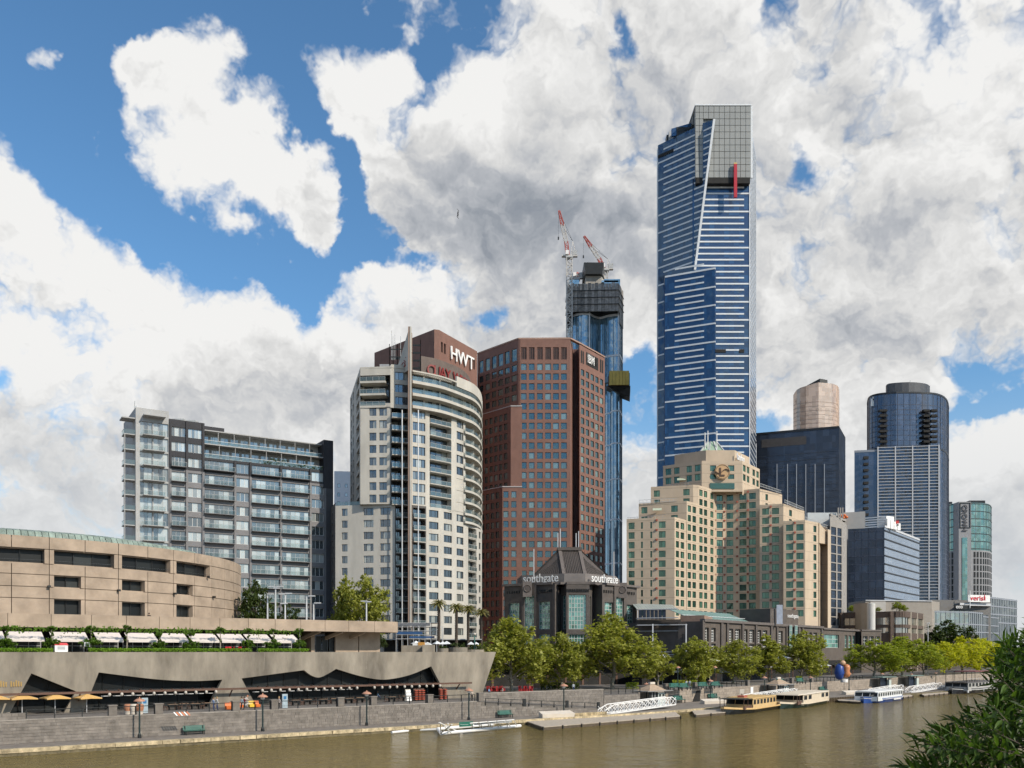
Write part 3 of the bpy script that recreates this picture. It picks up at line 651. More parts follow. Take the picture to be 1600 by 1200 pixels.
 while a0+k*.021 < a1:
  b0, b1 = a0+k*.021, a0+(k+1)*.021-.002; f = 1-.55*max(0, (b0-hit(180)[0])/(a1-hit(180)[0])); mb = MB(); q0, q1 = r-.7, r-3.6; zt = ztop+.8*f
  mb.hexa([(c0.x+q0*cos(b0), c0.y+q0*sin(b0), ztop), (c0.x+q0*cos(b1), c0.y+q0*sin(b1), ztop), (c0.x+q1*cos(b1), c0.y+q1*sin(b1), ztop), (c0.x+q1*cos(b0), c0.y+q1*sin(b0), ztop)],
    [(c0.x+(q0-.5)*cos(b0), c0.y+(q0-.5)*sin(b0), zt), (c0.x+(q0-.5)*cos(b1), c0.y+(q0-.5)*sin(b1), zt), (c0.x+q1*cos(b1), c0.y+q1*sin(b1), zt+.5), (c0.x+q1*cos(b0), c0.y+q1*sin(b0), zt+.5)])
  mb.build('roof_tray', m_cop, t); k += 1
 lt = MB().box(-.2, -.45, 0, .2, 0, .3).mesh('floodlight', m_black)
 for px, py in ((76, 918), (184, 924), (271, 929), (323, 903), (332, 934), (367, 938)):
  a, p = hit(px); child('floodlight', lt, t, (p.x+.1*cos(a), p.y+.1*sin(a), zp(p.y, py)), a+pi/2)
 MB().box(0, 0, 0, .9, .2, 2.4).blocal('door', m_black, t).location = Vector((*hit(371.5)[1], 15.4))-t.location-Vector((.2, .3, 0))
drum()
def terrace():
 t = T('concert_hall_terrace', 'beige precast upper terrace with wide deck edge over the awnings, ending in a round tip', 'terrace', (*RP(0, 23), PZ))
 a = lambda px, q: RP(px, q)
 js = [-230, -130, -60, 12, 80, 143, 197.5, 249, 297, 343.5, 388, 430, 470, 508, 545, 585]
 z0, z1 = 14.15, 15.9
 for p, q in zip(js[:-1], js[1:]):
  A, B = a(p, 23), a(q, 23); d, n, _ = dirs(A, B); A = A+d*.03; B = B-d*.03
  MB().prism([tuple(A), tuple(B), tuple(B+n*.4), tuple(A+n*.4)], z0, z1).build('parapet_panel', m_beige, t)
 A = a(585, 23)+RD*.05; pts = [A];
 for k in range(1, 9):
  th = k/8*pi*.5; pts.append(A+RD*(3.0+2.2*sin(th))+RN*(2.2-2.2*cos(th)))
 pts.append(pts[-1]+RN*10)
 inner = [p+RN*.4-RD*.3 for p in reversed(pts)]
 MB().prism([tuple(p) for p in pts]+[tuple(p) for p in inner], z0, z1).build('parapet_tip', m_beige, t)
 A, B = a(-230, 23.4), pts[-3]
 MB().prism([tuple(A+RN*.0), tuple(pts[0]+RN*.4), tuple(pts[4]+RN*.4), tuple(pts[-1]-RD*.3), tuple(pts[-1]+RN*20), tuple(A+RN*40)], z0+.1, 15.0).build('deck', m_pave, t)
 for px in (500, 535, 570):
  p = a(px, 23.5); q = a(px, 23.5)+RN*6-RD*1.5; MB().bar((p.x, p.y, z0+.05), (q.x, q.y, 12.6), .35, .5).build('rib', m_beige, t)
 A, B = a(-230, 28), a(468, 28); MB().prism([tuple(A), tuple(B), tuple(B+RN*.4), tuple(A+RN*.4)], 10.9, 14.2).build('back_wall', m_dkint, t)
 A, B = a(486, 27), a(594, 27)
 for p, q in ((486, 492), (524, 560), (561, 594)):
  A, B = a(p, 27), a(q, 27); MB().prism([tuple(A+RD*.03), tuple(B-RD*.03), tuple(B+RN*4), tuple(A+RN*4)], 10.9, 14.2).build('wall_panel', m_beige, t)
 A, B = a(492, 27.4), a(524, 27.4)
 for k in range(3):
  d, n, ang = dirs(A, B); w = (B-A).length/3; p = A+d*(k*w+.1)
  child('door', window_mesh(w-.2, 2.6, m_framed, m_glassd, (), (), .14), t, (p.x, p.y, 10.95), ang)
 A, B = a(524, 27), a(594, 27)
terrace()
def awnings():
 a = lambda px, q: RP(px, q)
 m_aw = mat('awning_canvas', (.66, .60, .56), .8, .04)
 spans = [(-60, 8, 'blank'), (12, 70, 'BAR & LOUNGE'), (82, 139, 'Trattoria'), (152, 193, 'BAR & LOUNGE'), (201, 247, 'BAR & DINING'), (253, 295, 'BAR & DINING'), (300, 343, 'BAR & DINING'), (347, 385, 'BAR & DINING'), (389, 426, '16'), (431, 468, 'Bar')]
 inkm = mat('print_grey', (.38, .35, .33), .8, .02); inkd = mat('print_dark', (.06, .05, .05), .8, .02)
 for i, (p, q, s) in enumerate(spans):
  A, B = a(p, 20.8), a(q, 20.8); d, n, ang = dirs(A, B); L = (B-A).length
  where = ['cut by the left edge of the photo', 'above the leftmost shrubs', 'with a dark script logo left of the red kiosk shelter', 'just left of the bare vine stem'][i] if i < 4 else {4: 'third to the right of the red fridge', 5: 'between the two clipped vine bushes in the middle', 6: 'left of the thin bare vine post', 7: 'over the red seats', 8: 'with a dark number printed on it near the right end', 9: 'at the right end of the vine row'}[i]
  t = T('awning', 'pale canvas restaurant awning ' + where, 'awning', (A.x, A.y, 10.9), 'awnings under the terrace')
  mb = MB(); mb.hexa([(A.x, A.y, 12.45), (B.x, B.y, 12.45), (B.x+n.x*2.4, B.y+n.y*2.4, 13.5), (A.x+n.x*2.4, A.y+n.y*2.4, 13.5)], [(A.x, A.y, 12.52), (B.x, B.y, 12.52), (B.x+n.x*2.4, B.y+n.y*2.4, 13.57), (A.x+n.x*2.4, A.y+n.y*2.4, 13.57)])
  mb.prism([tuple(A), tuple(B), tuple(B+n*.04), tuple(A+n*.04)], 12.25, 12.46); mb.build('canvas', m_aw, t)
  if s != 'blank':
   big = s in ('Trattoria', '16', 'Bar'); P0 = A+d*(L*.5)+n*(.9 if big else .5); th = math.atan2(1.05, 2.4)
   sz = .62 if big else .24
   lt = text(s, sz, inkd if big else inkm, t, (P0.x, P0.y, 12.52+(.9 if big else .5)*1.05/2.4+.02), ang, .004, 'print', 0, 'CENTER', rx=th)
  fr = MB()
  for k in range(0, 4):
   e = A+d*(L*k/3)+n*3.0; fr.bar((e.x, e.y, 10.95), (e.x, e.y, 12.9), .08)
  f0 = A+n*3.0; f1 = B+n*3.0; fr.bar((f0.x, f0.y, 11.75), (f1.x, f1.y, 11.75), .07); fr.build('frame', m_frameg, t)
  g = MB(); g.face([(f0.x, f0.y, 10.95), (f1.x, f1.y, 10.95), (f1.x, f1.y, 12.9), (f0.x, f0.y, 12.9)]); g.build('glass_screen', m_glassd, t, fix=False)
awnings()
# ================================================================ apartment block on the left
def body(par, pts, z0, z1, m, name='body', inset=.45):
 """Solid behind the facades: footprint pulled in so that window recesses stay open."""
 c = sum(pts, Vector((0, 0)))/len(pts); q = []
 n = len(pts)
 for i in range(n):
  a, b, e = pts[i-1], pts[i], pts[(i+1) % n]; d1 = (b-a).normalized(); d2 = (e-b).normalized(); n1 = Vector((-d1.y, d1.x)); n2 = Vector((-d2.y, d2.x)); s = n1+n2
  s = s/max(s.length_squared/2, .4); q.append(b+s*inset)
 return MB().prism([tuple(p) for p in q], z0, z1-.05).build(name, m, par)
def balcony(w, dp, m_slab, m_gl, rail=1.05, slab=.18, posts=True):
 mb = MB(); mb.box(0, -dp, -slab, w, .0, 0, 0)
 mb.box(0.02, -dp, rail-.05, w-.02, -dp+.05, rail, 2)
 mb.face([(.03, -dp+.02, .05), (w-.03, -dp+.02, .05), (w-.03, -dp+.02, rail-.05), (.03, -dp+.02, rail-.05)], 1)
 mb.face([(.02, -dp, .05), (.02, 0, .05), (.02, 0, rail), (.02, -dp, rail)], 1); mb.face([(w-.02, -dp, .05), (w-.02, 0, .05), (w-.02, 0, rail), (w-.02, -dp, rail)], 1)
 if posts:
  n = max(1, int(w/1.4))
  for k in range(n+1): x = k*w/n; x = min(max(x, .03), w-.07); mb.box(x, -dp-.02, -.05, x+.05, -dp+.03, rail, 2)
 return mb.mesh('balcony', [m_slab, m_gl, m_frameg])
def apartment():
 A, B = P(264, 205), P(520, 225.7); d, n, ang = dirs(A, B)
 t = T('apartment_block', 'grey apartment block with charcoal top floors, glass balconies and a white left bay', 'building', (A.x, A.y, PZ))
 gw = mat('grey_render', (.195, .19, .195), .85, .07, .3); dk = mat('charcoal_render', (.03, .03, .036), .7, .1, .3); wh = mat('white_render', (.37, .37, .365), .8, .06, .3)  # grey and white are darkened; some cloud shade is put into the colour
 A0 = A+d*onseg(A, B, 212); E = A+d*onseg(A, B, 509); ztop = 64.3; fl = 3.4; N = 17
 zt = [62.6-fl*k for k in range(N)]
 wcols = cpx(A, B, [(294, 315.6), (369, 389.4), (487, 506)]); bcols = cpx(A, B, [(268, 290), (319.5, 365.4), (393.6, 437), (441, 483)])
 cols = sorted(wcols+bcols); isb = [c in bcols for c in cols]
 wk = lambda w, h, c, r: window_mesh(w, h, m_framew, g_apart, (.33, .67), (), .08)
 bk = lambda w, h, c, r: window_mesh(w, h, m_frameg, g_apart, tuple(k/max(2, round(w/1.1)) for k in range(1, max(2, round(w/1.1)))), (), .07)
 def mk(w, h, c, r): return (bk if isb[c] else wk)(w, h, c, r)
 mk.key = lambda c, r: isb[c]
 Lpent = onseg(A, B, 318); C1 = A+d*Lpent
 c12 = [c for c in cols if c[1] < Lpent]; rest = [c for c in cols if c[0] >= Lpent]
 m2 = lambda w, h, c, r: window_mesh(w, h, m_framew, g_apart, (.25, .5, .75), (), .07)
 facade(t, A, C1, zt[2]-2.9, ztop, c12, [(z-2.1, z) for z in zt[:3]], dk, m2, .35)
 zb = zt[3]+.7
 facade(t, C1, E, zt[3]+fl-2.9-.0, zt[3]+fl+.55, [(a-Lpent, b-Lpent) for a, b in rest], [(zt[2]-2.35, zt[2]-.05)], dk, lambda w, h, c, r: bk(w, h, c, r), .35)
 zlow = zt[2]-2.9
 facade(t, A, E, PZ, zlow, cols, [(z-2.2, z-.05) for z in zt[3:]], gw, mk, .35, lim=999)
 pil = MB()
 for px in (266, 292, 317.5, 367.3, 391.3, 439, 485, 508):
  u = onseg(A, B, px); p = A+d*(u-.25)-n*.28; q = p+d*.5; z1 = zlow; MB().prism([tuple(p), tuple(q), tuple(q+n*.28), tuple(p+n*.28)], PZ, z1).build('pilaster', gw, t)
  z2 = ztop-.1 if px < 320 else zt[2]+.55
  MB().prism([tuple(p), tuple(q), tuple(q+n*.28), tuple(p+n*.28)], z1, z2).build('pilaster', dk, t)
 bm_cache = {}
 for ri in range(2, N):
  for (a, b) in bcols:
   k = round(b-a, 1)
   if k not in bm_cache: bm_cache[k] = balcony(b-a+.2, 1.1, gw, m_balc2, 1.0, .12)
   p = A+d*(a-.1); child('balcony', bm_cache[k], t, (p.x, p.y, zt[ri]-2.3), ang)
 PA, PB = C1+n*3, E+n*3
 for k, z in enumerate((zt[0]-1.2, zt[1]-1.2)):
  q = .0 if k else 1.0
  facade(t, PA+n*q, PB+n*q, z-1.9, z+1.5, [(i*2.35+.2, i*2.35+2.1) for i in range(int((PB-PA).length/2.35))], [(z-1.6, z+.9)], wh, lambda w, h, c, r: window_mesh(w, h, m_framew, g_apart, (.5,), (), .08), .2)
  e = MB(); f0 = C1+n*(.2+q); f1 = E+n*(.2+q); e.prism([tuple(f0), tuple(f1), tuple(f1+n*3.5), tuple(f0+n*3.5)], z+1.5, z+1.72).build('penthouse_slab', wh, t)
  rl = MB(); rl.face([(f0.x, f0.y, z-1.7), (f1.x, f1.y, z-1.7), (f1.x, f1.y, z-.7), (f0.x, f0.y, z-.7)], 0); rl.bar((f0.x, f0.y, z-.68), (f1.x, f1.y, z-.68), .07, m=1); rl.build('glass_rail', [m_balc, m_framew], t)
  for i in range(9): p = f0+(f1-f0)*(i/8)+n*.2; MB().bar((p.x, p.y, z-1.7), (p.x, p.y, z+1.5), .12).build('post', wh, t)
 pl = MB()
 for i in range(700):
  px = random.uniform(412, 505); u = onseg(A, B, px); z = zt[1]-2.9+random.random()*(1.6 if 425 < px < 450 else .8); p = A+d*u+n*random.random()*1.2; s = random.uniform(.12, .3); a = random.random()*6
  pl.face([(p.x, p.y, z), (p.x+s*cos(a), p.y+s*sin(a), z+s*.5), (p.x, p.y, z+s), (p.x-s*cos(a), p.y-s*sin(a), z+s*.4)])
 stuff(tag(pl.build('terrace_planting', m_leafd, None, fix=False), 'dark green planting spilling over the top terrace of the grey apartment block', 'plants'))
 L0 = (A-A0).length
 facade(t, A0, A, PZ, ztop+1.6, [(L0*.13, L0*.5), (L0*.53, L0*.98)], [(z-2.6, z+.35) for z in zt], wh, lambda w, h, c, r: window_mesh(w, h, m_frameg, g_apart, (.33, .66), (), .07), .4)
 bb = balcony(L0*.66, 1.5, wh, m_balc2, 1.0, .14); p = A0+d*L0*.2
 for z in zt: child('balcony', bb, t, (p.x, p.y, z-2.75), ang)
 cv = MB().box(0, -2, 0, L0*.66, 0, .25).mesh('canopy', wh); child('canopy', cv, t, (p.x, p.y, zt[0]+1.4), ang)
 sb = MB(); sb.box(-2.4, .3, -.2, 0, 3.6, 0, 0); sb.box(-2.4, .3, .95, -2.33, 3.6, 1.02, 2); sb.face([(-2.37, .3, 0), (-2.37, 3.6, 0), (-2.37, 3.6, 1), (-2.37, .3, 1)], 1); sb.face([(-2.4, .33, 0), (0, .33, 0), (0, .33, 1), (-2.4, .33, 1)], 1)
 sb.box(-2.3, .3, -3.4, -2.15, .45, -.2, 0)
 sbm = sb.mesh('side_balcony', [wh, m_balc, m_frameg])
 for z in zt: child('side_balcony', sbm, t, (A0.x, A0.y, z-2.75), ang)
 child('side_canopy', MB().box(-2.8, .2, 0, 0, 4, .25).mesh('side_canopy', wh), t, (A0.x, A0.y, zt[0]+.7), ang)
 bod = [A0, E, E+n*17, A0+n*17]
 for q0, q1 in ((A0+n*17, A0), ): facade(t, q0, q1, PZ, ztop+1.6, [], [], wh, None)
 MB().prism([tuple(A0+n*.6+d*.3), tuple(A+n*.6), tuple(A+n*16), tuple(A0+n*16+d*.3)], PZ, ztop+1.3).build('core', m_dkint, t)
 MB().prism([tuple(A+n*.7), tuple(C1+n*.7-d*.3), tuple(C1+n*16), tuple(A+n*16)], PZ, ztop-.1).build('core', m_dkint, t)
 MB().prism([tuple(C1+n*.7-d*.3), tuple(E+n*.7), tuple(E+n*16), tuple(C1+n*16)], PZ, zlow+.2).build('core', m_dkint, t)
 MB().prism([tuple(C1+n*4.7), tuple(E+n*4.7), tuple(E+n*16), tuple(C1+n*16)], zlow+.2, ztop-1.9).build('penthouse_core', m_dkint, t)
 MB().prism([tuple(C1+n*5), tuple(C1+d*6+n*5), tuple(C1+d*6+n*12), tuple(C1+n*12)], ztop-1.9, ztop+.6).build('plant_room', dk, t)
 E2 = B
 MB().prism([tuple(E-n*.3), tuple(E2-n*.3), tuple(E2+n*16), tuple(E+n*16)], PZ, zt[3]-.5).build('end_pier', mat('dark_grey_render', (.075, .075, .08), .85, .07, .3), t)
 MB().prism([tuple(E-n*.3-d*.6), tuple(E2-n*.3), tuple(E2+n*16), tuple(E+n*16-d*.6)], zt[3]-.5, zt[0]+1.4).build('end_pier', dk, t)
 an = MB()
 for px, h in ((214, 2.2), (216, 1.2), (300, 1.1), (306, .8), (366, 1.2), (373, .8), (459, .7)):
  p = A+d*onseg(A, B, px)+n*3; z = ztop+(1.5 if px < 262 else 0 if px < 318 else -2); an.bar((p.x, p.y, z), (p.x, p.y, z+h), .12)
 an.build('antennas', m_frameg, t)
 for px in (288, 306): p = A+d*onseg(A, B, px)+n*5; MB().box(p.x-1.4, p.y-1, ztop-.1, p.x+1.4, p.y+1, ztop+1.3).build('air_handler', m_frameg, t)
apartment()
def white_tower():
 A, B = P(522, 330), P(552, 331); t = T('apartment_tower', 'plain white tower with small square windows glimpsed in the gap left of the curved tower', 'building', (A.x, A.y, PZ))
 wm = mat('bright_white_render', (.66, .67, .70), .8, .03); z1 = zp(330, 736); L = (B-A).length
 facade(t, A, B, PZ, z1, [(1.2+2.7*k, 2.2+2.7*k) for k in range(int(L/2.7))], [(z1-6-3.3*k, z1-4.6-3.3*k) for k in range(12)], wm, lambda w, h, c, r: window_mesh(w, h, m_framed, g_apart, (), (), .08), .2)
 body(t, [A, B, P(552, 350), P(522, 350)], PZ, z1, wm)
white_tower()
# ================================================================ curved apartment hotel (left centre)
def arcpts(pts, n=5):
 """Smooth plan curve through (px, D) points -> list of Vectors."""
 V = [P(a, b) for a, b in pts]; out = []
 for i in range(len(V)-1):
  p0 = V[max(i-1, 0)]; p1 = V[i]; p2 = V[i+1]; p3 = V[min(i+2, len(V)-1)]
  for j in range(n):
   t = j/n; out.append(.5*((2*p1)+(-p0+p2)*t+(2*p0-5*p1+4*p2-p3)*t*t+(-p0+3*p1-3*p2+p3)*t**3))
 return out+[V[-1]]
def quay():
 t = T('apartment_hotel', 'curved pale concrete apartment hotel tower with rounded balconies and a tall thin fin sign', 'building', (*P(640, 216), PZ))
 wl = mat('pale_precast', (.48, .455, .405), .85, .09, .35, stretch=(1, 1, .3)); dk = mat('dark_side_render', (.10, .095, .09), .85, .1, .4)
 jn = mat('precast_line', (.24, .22, .19), .9, .05)
 fl = 2.87; r0 = 11+221.3*216/1400+.0
 heads = [r0+0.45-fl*k for k in range(12)]; podtop = zp(215, 788)
 up = [podtop-.05+fl*k+2.55 for k in range(0, 99)]
 # --- podium facets, left to right: (x0,x1), window columns
 def fac(px0, D0, px1, D1, z0, z1, spans, rows, kind='w', depth=.3, m=wl):
  A, B = P(px0, D0), P(px1, D1); d, n, ang = dirs(A, B)
  if kind == 'w': mk = lambda w, h, c, r: window_mesh(w, h, m_framed, g_quay, (.28, .72) if w > 2 else (.5,), (), .08)
  else: mk = lambda w, h, c, r: window_mesh(w, h, m_framed, g_quay, (.25, .5, .75) if w > 4 else (.5,), (), .1)
  facade(t, A, B, z0, z1, cpx(A, B, spans) if spans else [], rows, m, mk, depth, lim=999)
  return A, B, d, n, ang
 wr = [(z-1.75, z) for z in heads]
 brr = [(z-2.3, z+.18) for z in heads]
 bal = {}
 def balcs(A, B, d, n, ang, span, rows, dp=.5, inset=.15, slabm=wl):
  (a, b), = cpx(A, B, [span]); k = (round(b-a, 1), dp)
  if k not in bal: bal[k] = balcony(b-a-2*inset, dp, slabm, m_balc, 1.0, .2)
  for z in rows:
   p = A+d*(a+inset)+n*.35; child('balcony', bal[k], t, (p.x, p.y, z), ang)
 zb = PZ+7.5
 fac(524, 217.5, 617, 214.8, zb, podtop+.05, [(534, 543), (568, 583.5), (594, 610)], wr)
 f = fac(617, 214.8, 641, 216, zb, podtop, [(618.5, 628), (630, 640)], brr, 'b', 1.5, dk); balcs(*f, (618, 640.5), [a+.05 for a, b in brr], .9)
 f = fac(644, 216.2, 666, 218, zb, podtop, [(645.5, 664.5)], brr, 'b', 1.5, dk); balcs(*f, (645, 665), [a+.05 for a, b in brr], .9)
 fac(666, 218, 689, 220.8, zb, podtop, [(670.5, 685)], wr)
 fac(689, 220.8, 709, 224.5, zb, podtop, [(693.5, 706)], wr)
 fac(709, 224.5, 727.5, 228.6, zb, podtop+3*fl, [(713.5, 724)], wr+[(z-1.75, z) for z in (heads[0]+fl, heads[0]+2*fl)][:0])
 f = fac(727.5, 228.6, 746, 234.8, zb, podtop-2.3, [(731.5, 744.5)], brr[1:], 'b', 1.3); balcs(*f, (731, 745), [a+.05 for a, b in brr[1:]], .5)
 fac(746, 234.8, 753, 240.5, zb, podtop-2.3, [(748.3, 751.2)], [(z-1.75, z) for z in heads[1:]])
 A, B = P(511, 232), P(524, 217.5); d, n, ang = dirs(A, B)
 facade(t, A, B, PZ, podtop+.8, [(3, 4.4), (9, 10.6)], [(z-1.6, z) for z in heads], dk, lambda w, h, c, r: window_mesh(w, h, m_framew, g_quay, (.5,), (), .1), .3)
 body(t, [P(524, 217.5), P(617, 214.8), P(641, 216), P(666, 218), P(709, 224.5), P(727.5, 228.6), P(746, 234.8), P(753, 240.5), P(747, 262), P(513, 262)], PZ, podtop-.4, m_dkint, 'podium_core', 1.9)
 A, B = P(524, 217.5), P(617, 214.8); MB().face([(A.x, A.y+.3, podtop), (B.x, B.y+.3, podtop), (B.x, B.y+.3, podtop+1), (A.x, A.y+.3, podtop+1)]).build('terrace_rail', m_balc, t)
 # --- upper tower
 nU = 10; top = zp(214.5, 573); z3 = top-.9-3*2.97
 fu = 2.97; uh = [podtop+2.35+fu*k for k in range(40) if podtop+2.35+fu*k < z3+.3]
 uw = [(z-2.0, z) for z in uh]; ub = [(z-2.5, z+.2) for z in uh]
 z_sp = z3+.6
 fac(563, 215, 610, 214.6, podtop, z_sp, [(577, 588), (592.5, 604.5)], [(z-1.95, z-.05) for z in uh], depth=.35)
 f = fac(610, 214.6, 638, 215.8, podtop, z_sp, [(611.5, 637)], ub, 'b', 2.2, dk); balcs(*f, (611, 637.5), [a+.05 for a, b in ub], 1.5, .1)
 fac(643, 216, 667.5, 218.2, podtop, z_sp, [(645, 664.5)], uw)
 f = fac(667.5, 218.2, 709, 224.3, podtop, z_sp, [(671.3, 705.3)], ub, 'b', 1.8); balcs(*f, (671.2, 705.4), [a+.05 for a, b in ub], .5)
 f = fac(709, 224.3, 727, 228.4, podtop, z_sp, [(713.5, 724)], uw)
 crv = arcpts([(727, 228.4), (737, 231.2), (745, 235), (750.5, 240), (753, 246)], 3)
 outer = arcpts([(709, 223.8), (727, 227.4), (738, 230), (746.5, 234), (752, 239.5), (754, 247)], 3)[3:]
 def ribbon(path, z0, z1, th, m, name, mi=0):
  mb = MB()
  for a, b in zip(path[:-1], path[1:]):
   d = (b-a).normalized(); n = Vector((-d.y, d.x)); mb.prism([tuple(a), tuple(b), tuple(b+n*th), tuple(a+n*th)], z0, z1)
  return mb.build(name, m, t)
 def sheet(path, z0, z1, off_, m, name):
  mb = MB()
  for a, b in zip(path[:-1], path[1:]):
   d = (b-a).normalized(); n = Vector((-d.y, d.x)); mb.face([(*(a+n*off_), z0), (*(b+n*off_), z0), (*(b+n*off_), z1), (*(a+n*off_), z1)])
  return mb.build(name, m, t, fix=False)
 back = [p+Vector((-2.2, 3.2)) for p in crv]
 for z in [podtop-2.3-fl+3.0, podtop-.1]+[u+.45 for u in uh]:
  ribbon(outer, z-.55, z, 3.0, wl, 'balcony_slab')
  sheet(outer, z+.0, z+.95, .12, m_balc, 'balcony_glass');
 for a, b in zip(back[:-1], back[1:]):
  sheet([a, b], podtop-3, z_sp, 0, g_quay, 'glass_wall')
 cl = MB()
 for k in (0, 4, 8, 11):
  p = crv[min(k, len(crv)-1)]+Vector((-.3, 1.2)); MB().prism([(p.x-.4, p.y-.2), (p.x+.4, p.y-.2), (p.x+.4, p.y+.5), (p.x-.4, p.y+.5)], podtop-3, top-1).build('column', wl, t)
 long_ = arcpts([(645, 214.6), (665, 216.4), (690, 219.2), (709, 222.6), (727, 226.6), (738, 229.4), (746.5, 233.4), (752, 239), (754, 246.5)], 4)
 inn = [p+Vector((-.6, 2.8)) for p in long_]
 for k in range(4):
  z = z3+.75+2.97*k
  if k < 3:
   ribbon(long_, z-.75, z-.05, 3.2, wl, 'balcony_slab'); sheet(long_, z-.05, z+.95, .1, m_balc, 'balcony_glass')
   mb = MB();
   for i in range(0, len(inn), 4): mb.prism([(inn[i].x-.2, inn[i].y-.6), (inn[i].x+.2, inn[i].y-.6), (inn[i].x+.2, inn[i].y), (inn[i].x-.2, inn[i].y)], z-.1, z+2.3)
   stuff(mb.build('mullions', wl, t))
 sheet(inn, z3, top-.5, 0, g_quay, 'glass_wall')
 i0 = 13
 ribbon(long_[i0:], top-2.0, top+.55, .5, wl, 'roof_parapet')
 ribbon(long_[:i0+1], top-1.1, top-.75, .4, wl, 'pergola_edge')
 for i in range(26):
  f_ = i/25*i0; a = long_[int(f_)]+(long_[min(int(f_)+1, i0)]-long_[int(f_)])*(f_-int(f_)); MB().bar((a.x, a.y, top-.9), (a.x-.5, a.y+2.6, top-.3), .14, .22).build('pergola_slat', wl, t)
 fac(610, 214.4, 638.5, 215.6, z_sp-.6, top+.2, [(617.5, 637.3)], [(z3+2.97*k+.9, z3+2.97*k+2.75) for k in range(3)])
 fac(563, 215, 610, 214.4, top-2.0, top-.2, [], [])
 fac(563, 215, 610, 214.4, z_sp-.4, z_sp+.5, [], [])
 gA, gB = P(566, 218), P(610, 217.4); d, n, ang = dirs(gA, gB)
 facade(t, gA, gB, z3+.3, top-1, [(.8, (gB-gA).length-.4)], [(z3+2.97*k+.5, z3+2.97*k+3.0) for k in range(3)], dk, lambda w, h, c, r: window_mesh(w, h, m_framed, g_quay, (.3, .6), (), .1), .2)
 bb = balcony(6.2, 3.1, wl, m_balc, 1.0, .5)
 for k in range(3): p = gA+d*.2; child('balcony', bb, t, (p.x, p.y, z3+2.97*k+.55), ang)
 A, B = P(547, 241), P(563, 215); d, n, ang = dirs(A, B); Lf = (B-A).length
 facade(t, A, B, podtop, top-.2, [(2.5, 5), (8, 10.5), (Lf-9.5, Lf-2.5)], [(z-2.2, z) for z in uh]+[(z3+2.97*k+.8, z3+2.97*k+2.8) for k in range(3)], wl, lambda w, h, c, r: window_mesh(w, h, m_framed, g_quay, (.5,), (), .1), 1.2)
 tp = [P(563.3, 215.3), P(610, 214.9), P(641, 216.4), P(667, 218.6), P(709, 225), P(727, 229), P(741, 238), P(741, 256), P(551, 250), P(547.5, 241.3)]
 body(t, tp, podtop-.5, z_sp, m_dkint, 'tower_core', 2.4); body(t, tp, z_sp, top-1.0, m_dkint, 'tower_core', 3.4)
 MB().prism([tuple(p) for p in tp], top-.9, top-.3).build('roof_slab', wl, t)
 A, B = P(563, 215), P(612, 214.3); MB().prism([tuple(A), tuple(B), tuple(P(612, 240)), tuple(P(547, 241.5))], top-.3, top+.05).build('roof_slab', wl, t)
 A, B = P(611, 214.4), P(640, 215.4); MB().prism([tuple(A), tuple(B), tuple(B+Vector((0, 10))), tuple(A+Vector((0, 10)))], top-.25, top+.55).build('roof_block', wl, t)
 fin = mat('fin_cladding', (.30, .21, .165), .7, .08, .5)
 a = P(638.5, 213); MB().box(a.x, a.y-1.2, PZ+6, a.x+.42, a.y+4, zp(213, 513)).build('fin', fin, t)
 MB().box(a.x+.425, a.y-1.3, PZ+6, a.x+.75, a.y-.5, zp(213, 513)).build('fin_edge', wl, t)
 z1 = zp(213, 515); fb = MB(); q = a+Vector((-.05, .2)); l = P(627, 219)
 fb.hexa([(q.x, q.y, z1-9.5), (q.x, q.y+.3, z1-9.5), (q.x, q.y+.3, z1), (q.x, q.y, z1)], [(l.x-1.5, l.y+1, z1-9.6), (l.x-1.5, l.y+1.3, z1-9.6), (l.x-1.5, l.y+1.3, z1-8.2), (l.x-1.5, l.y+1, z1-8.2)]).build('fin_blade', wl, t)
 red = mat('red_letters', (.20, .02, .015), .45, .05)
 for px in (628.3, 653.6):
  p = P(px, 212.3); MB().bar((p.x, p.y, PZ+6), (p.x, p.y, zp(212, 640)), .28, n=8).build('pole', m_steel, t)
 la = P(631, 216.3); text('QUAY', 1.7, red, t, (la.x, la.y-1.1, z1-8.6), radians(-60), .06, 'lettering', .02, rx=radians(90)).rotation_euler = (pi/2, radians(-48), radians(-38))
 dr = MB(); pts = arcpts([(658, 222), (680, 224), (700, 227.5), (718, 231.5), (732, 238), (738, 248)], 5); zt_ = zp(222, 556)
 for a_, b_ in zip(pts[:-1], pts[1:]): d_, n_, _ = dirs(a_, b_); dr.prism([tuple(a_), tuple(b_), tuple(b_+n_*1.2), tuple(a_+n_*1.2)], top-.5, zt_)
 dr.build('roof_drum', mat('roof_drum_brown', (.13, .10, .085), .7, .1), t)
 for i, ch in enumerate('QUAY WEST'):
  if ch == ' ': continue
  px = 673.5+(0, 8.6, 17.4, 25.4, 31, 39.4, 45.6, 50.6, 55.2)[i]
  for a_, b_ in zip(pts[:-1], pts[1:]):
   u_ = onseg(a_, b_, px)
   if 0 <= u_ <= (b_-a_).length: break
  d_, n_, an_ = dirs(a_, b_); p = a_+d_*u_-n_*.3
  text(ch, 3.9, red, t, (p.x, p.y, top+.55), an_, .1, 'letter', .03, 'CENTER', sx=.85)
 g = MB()
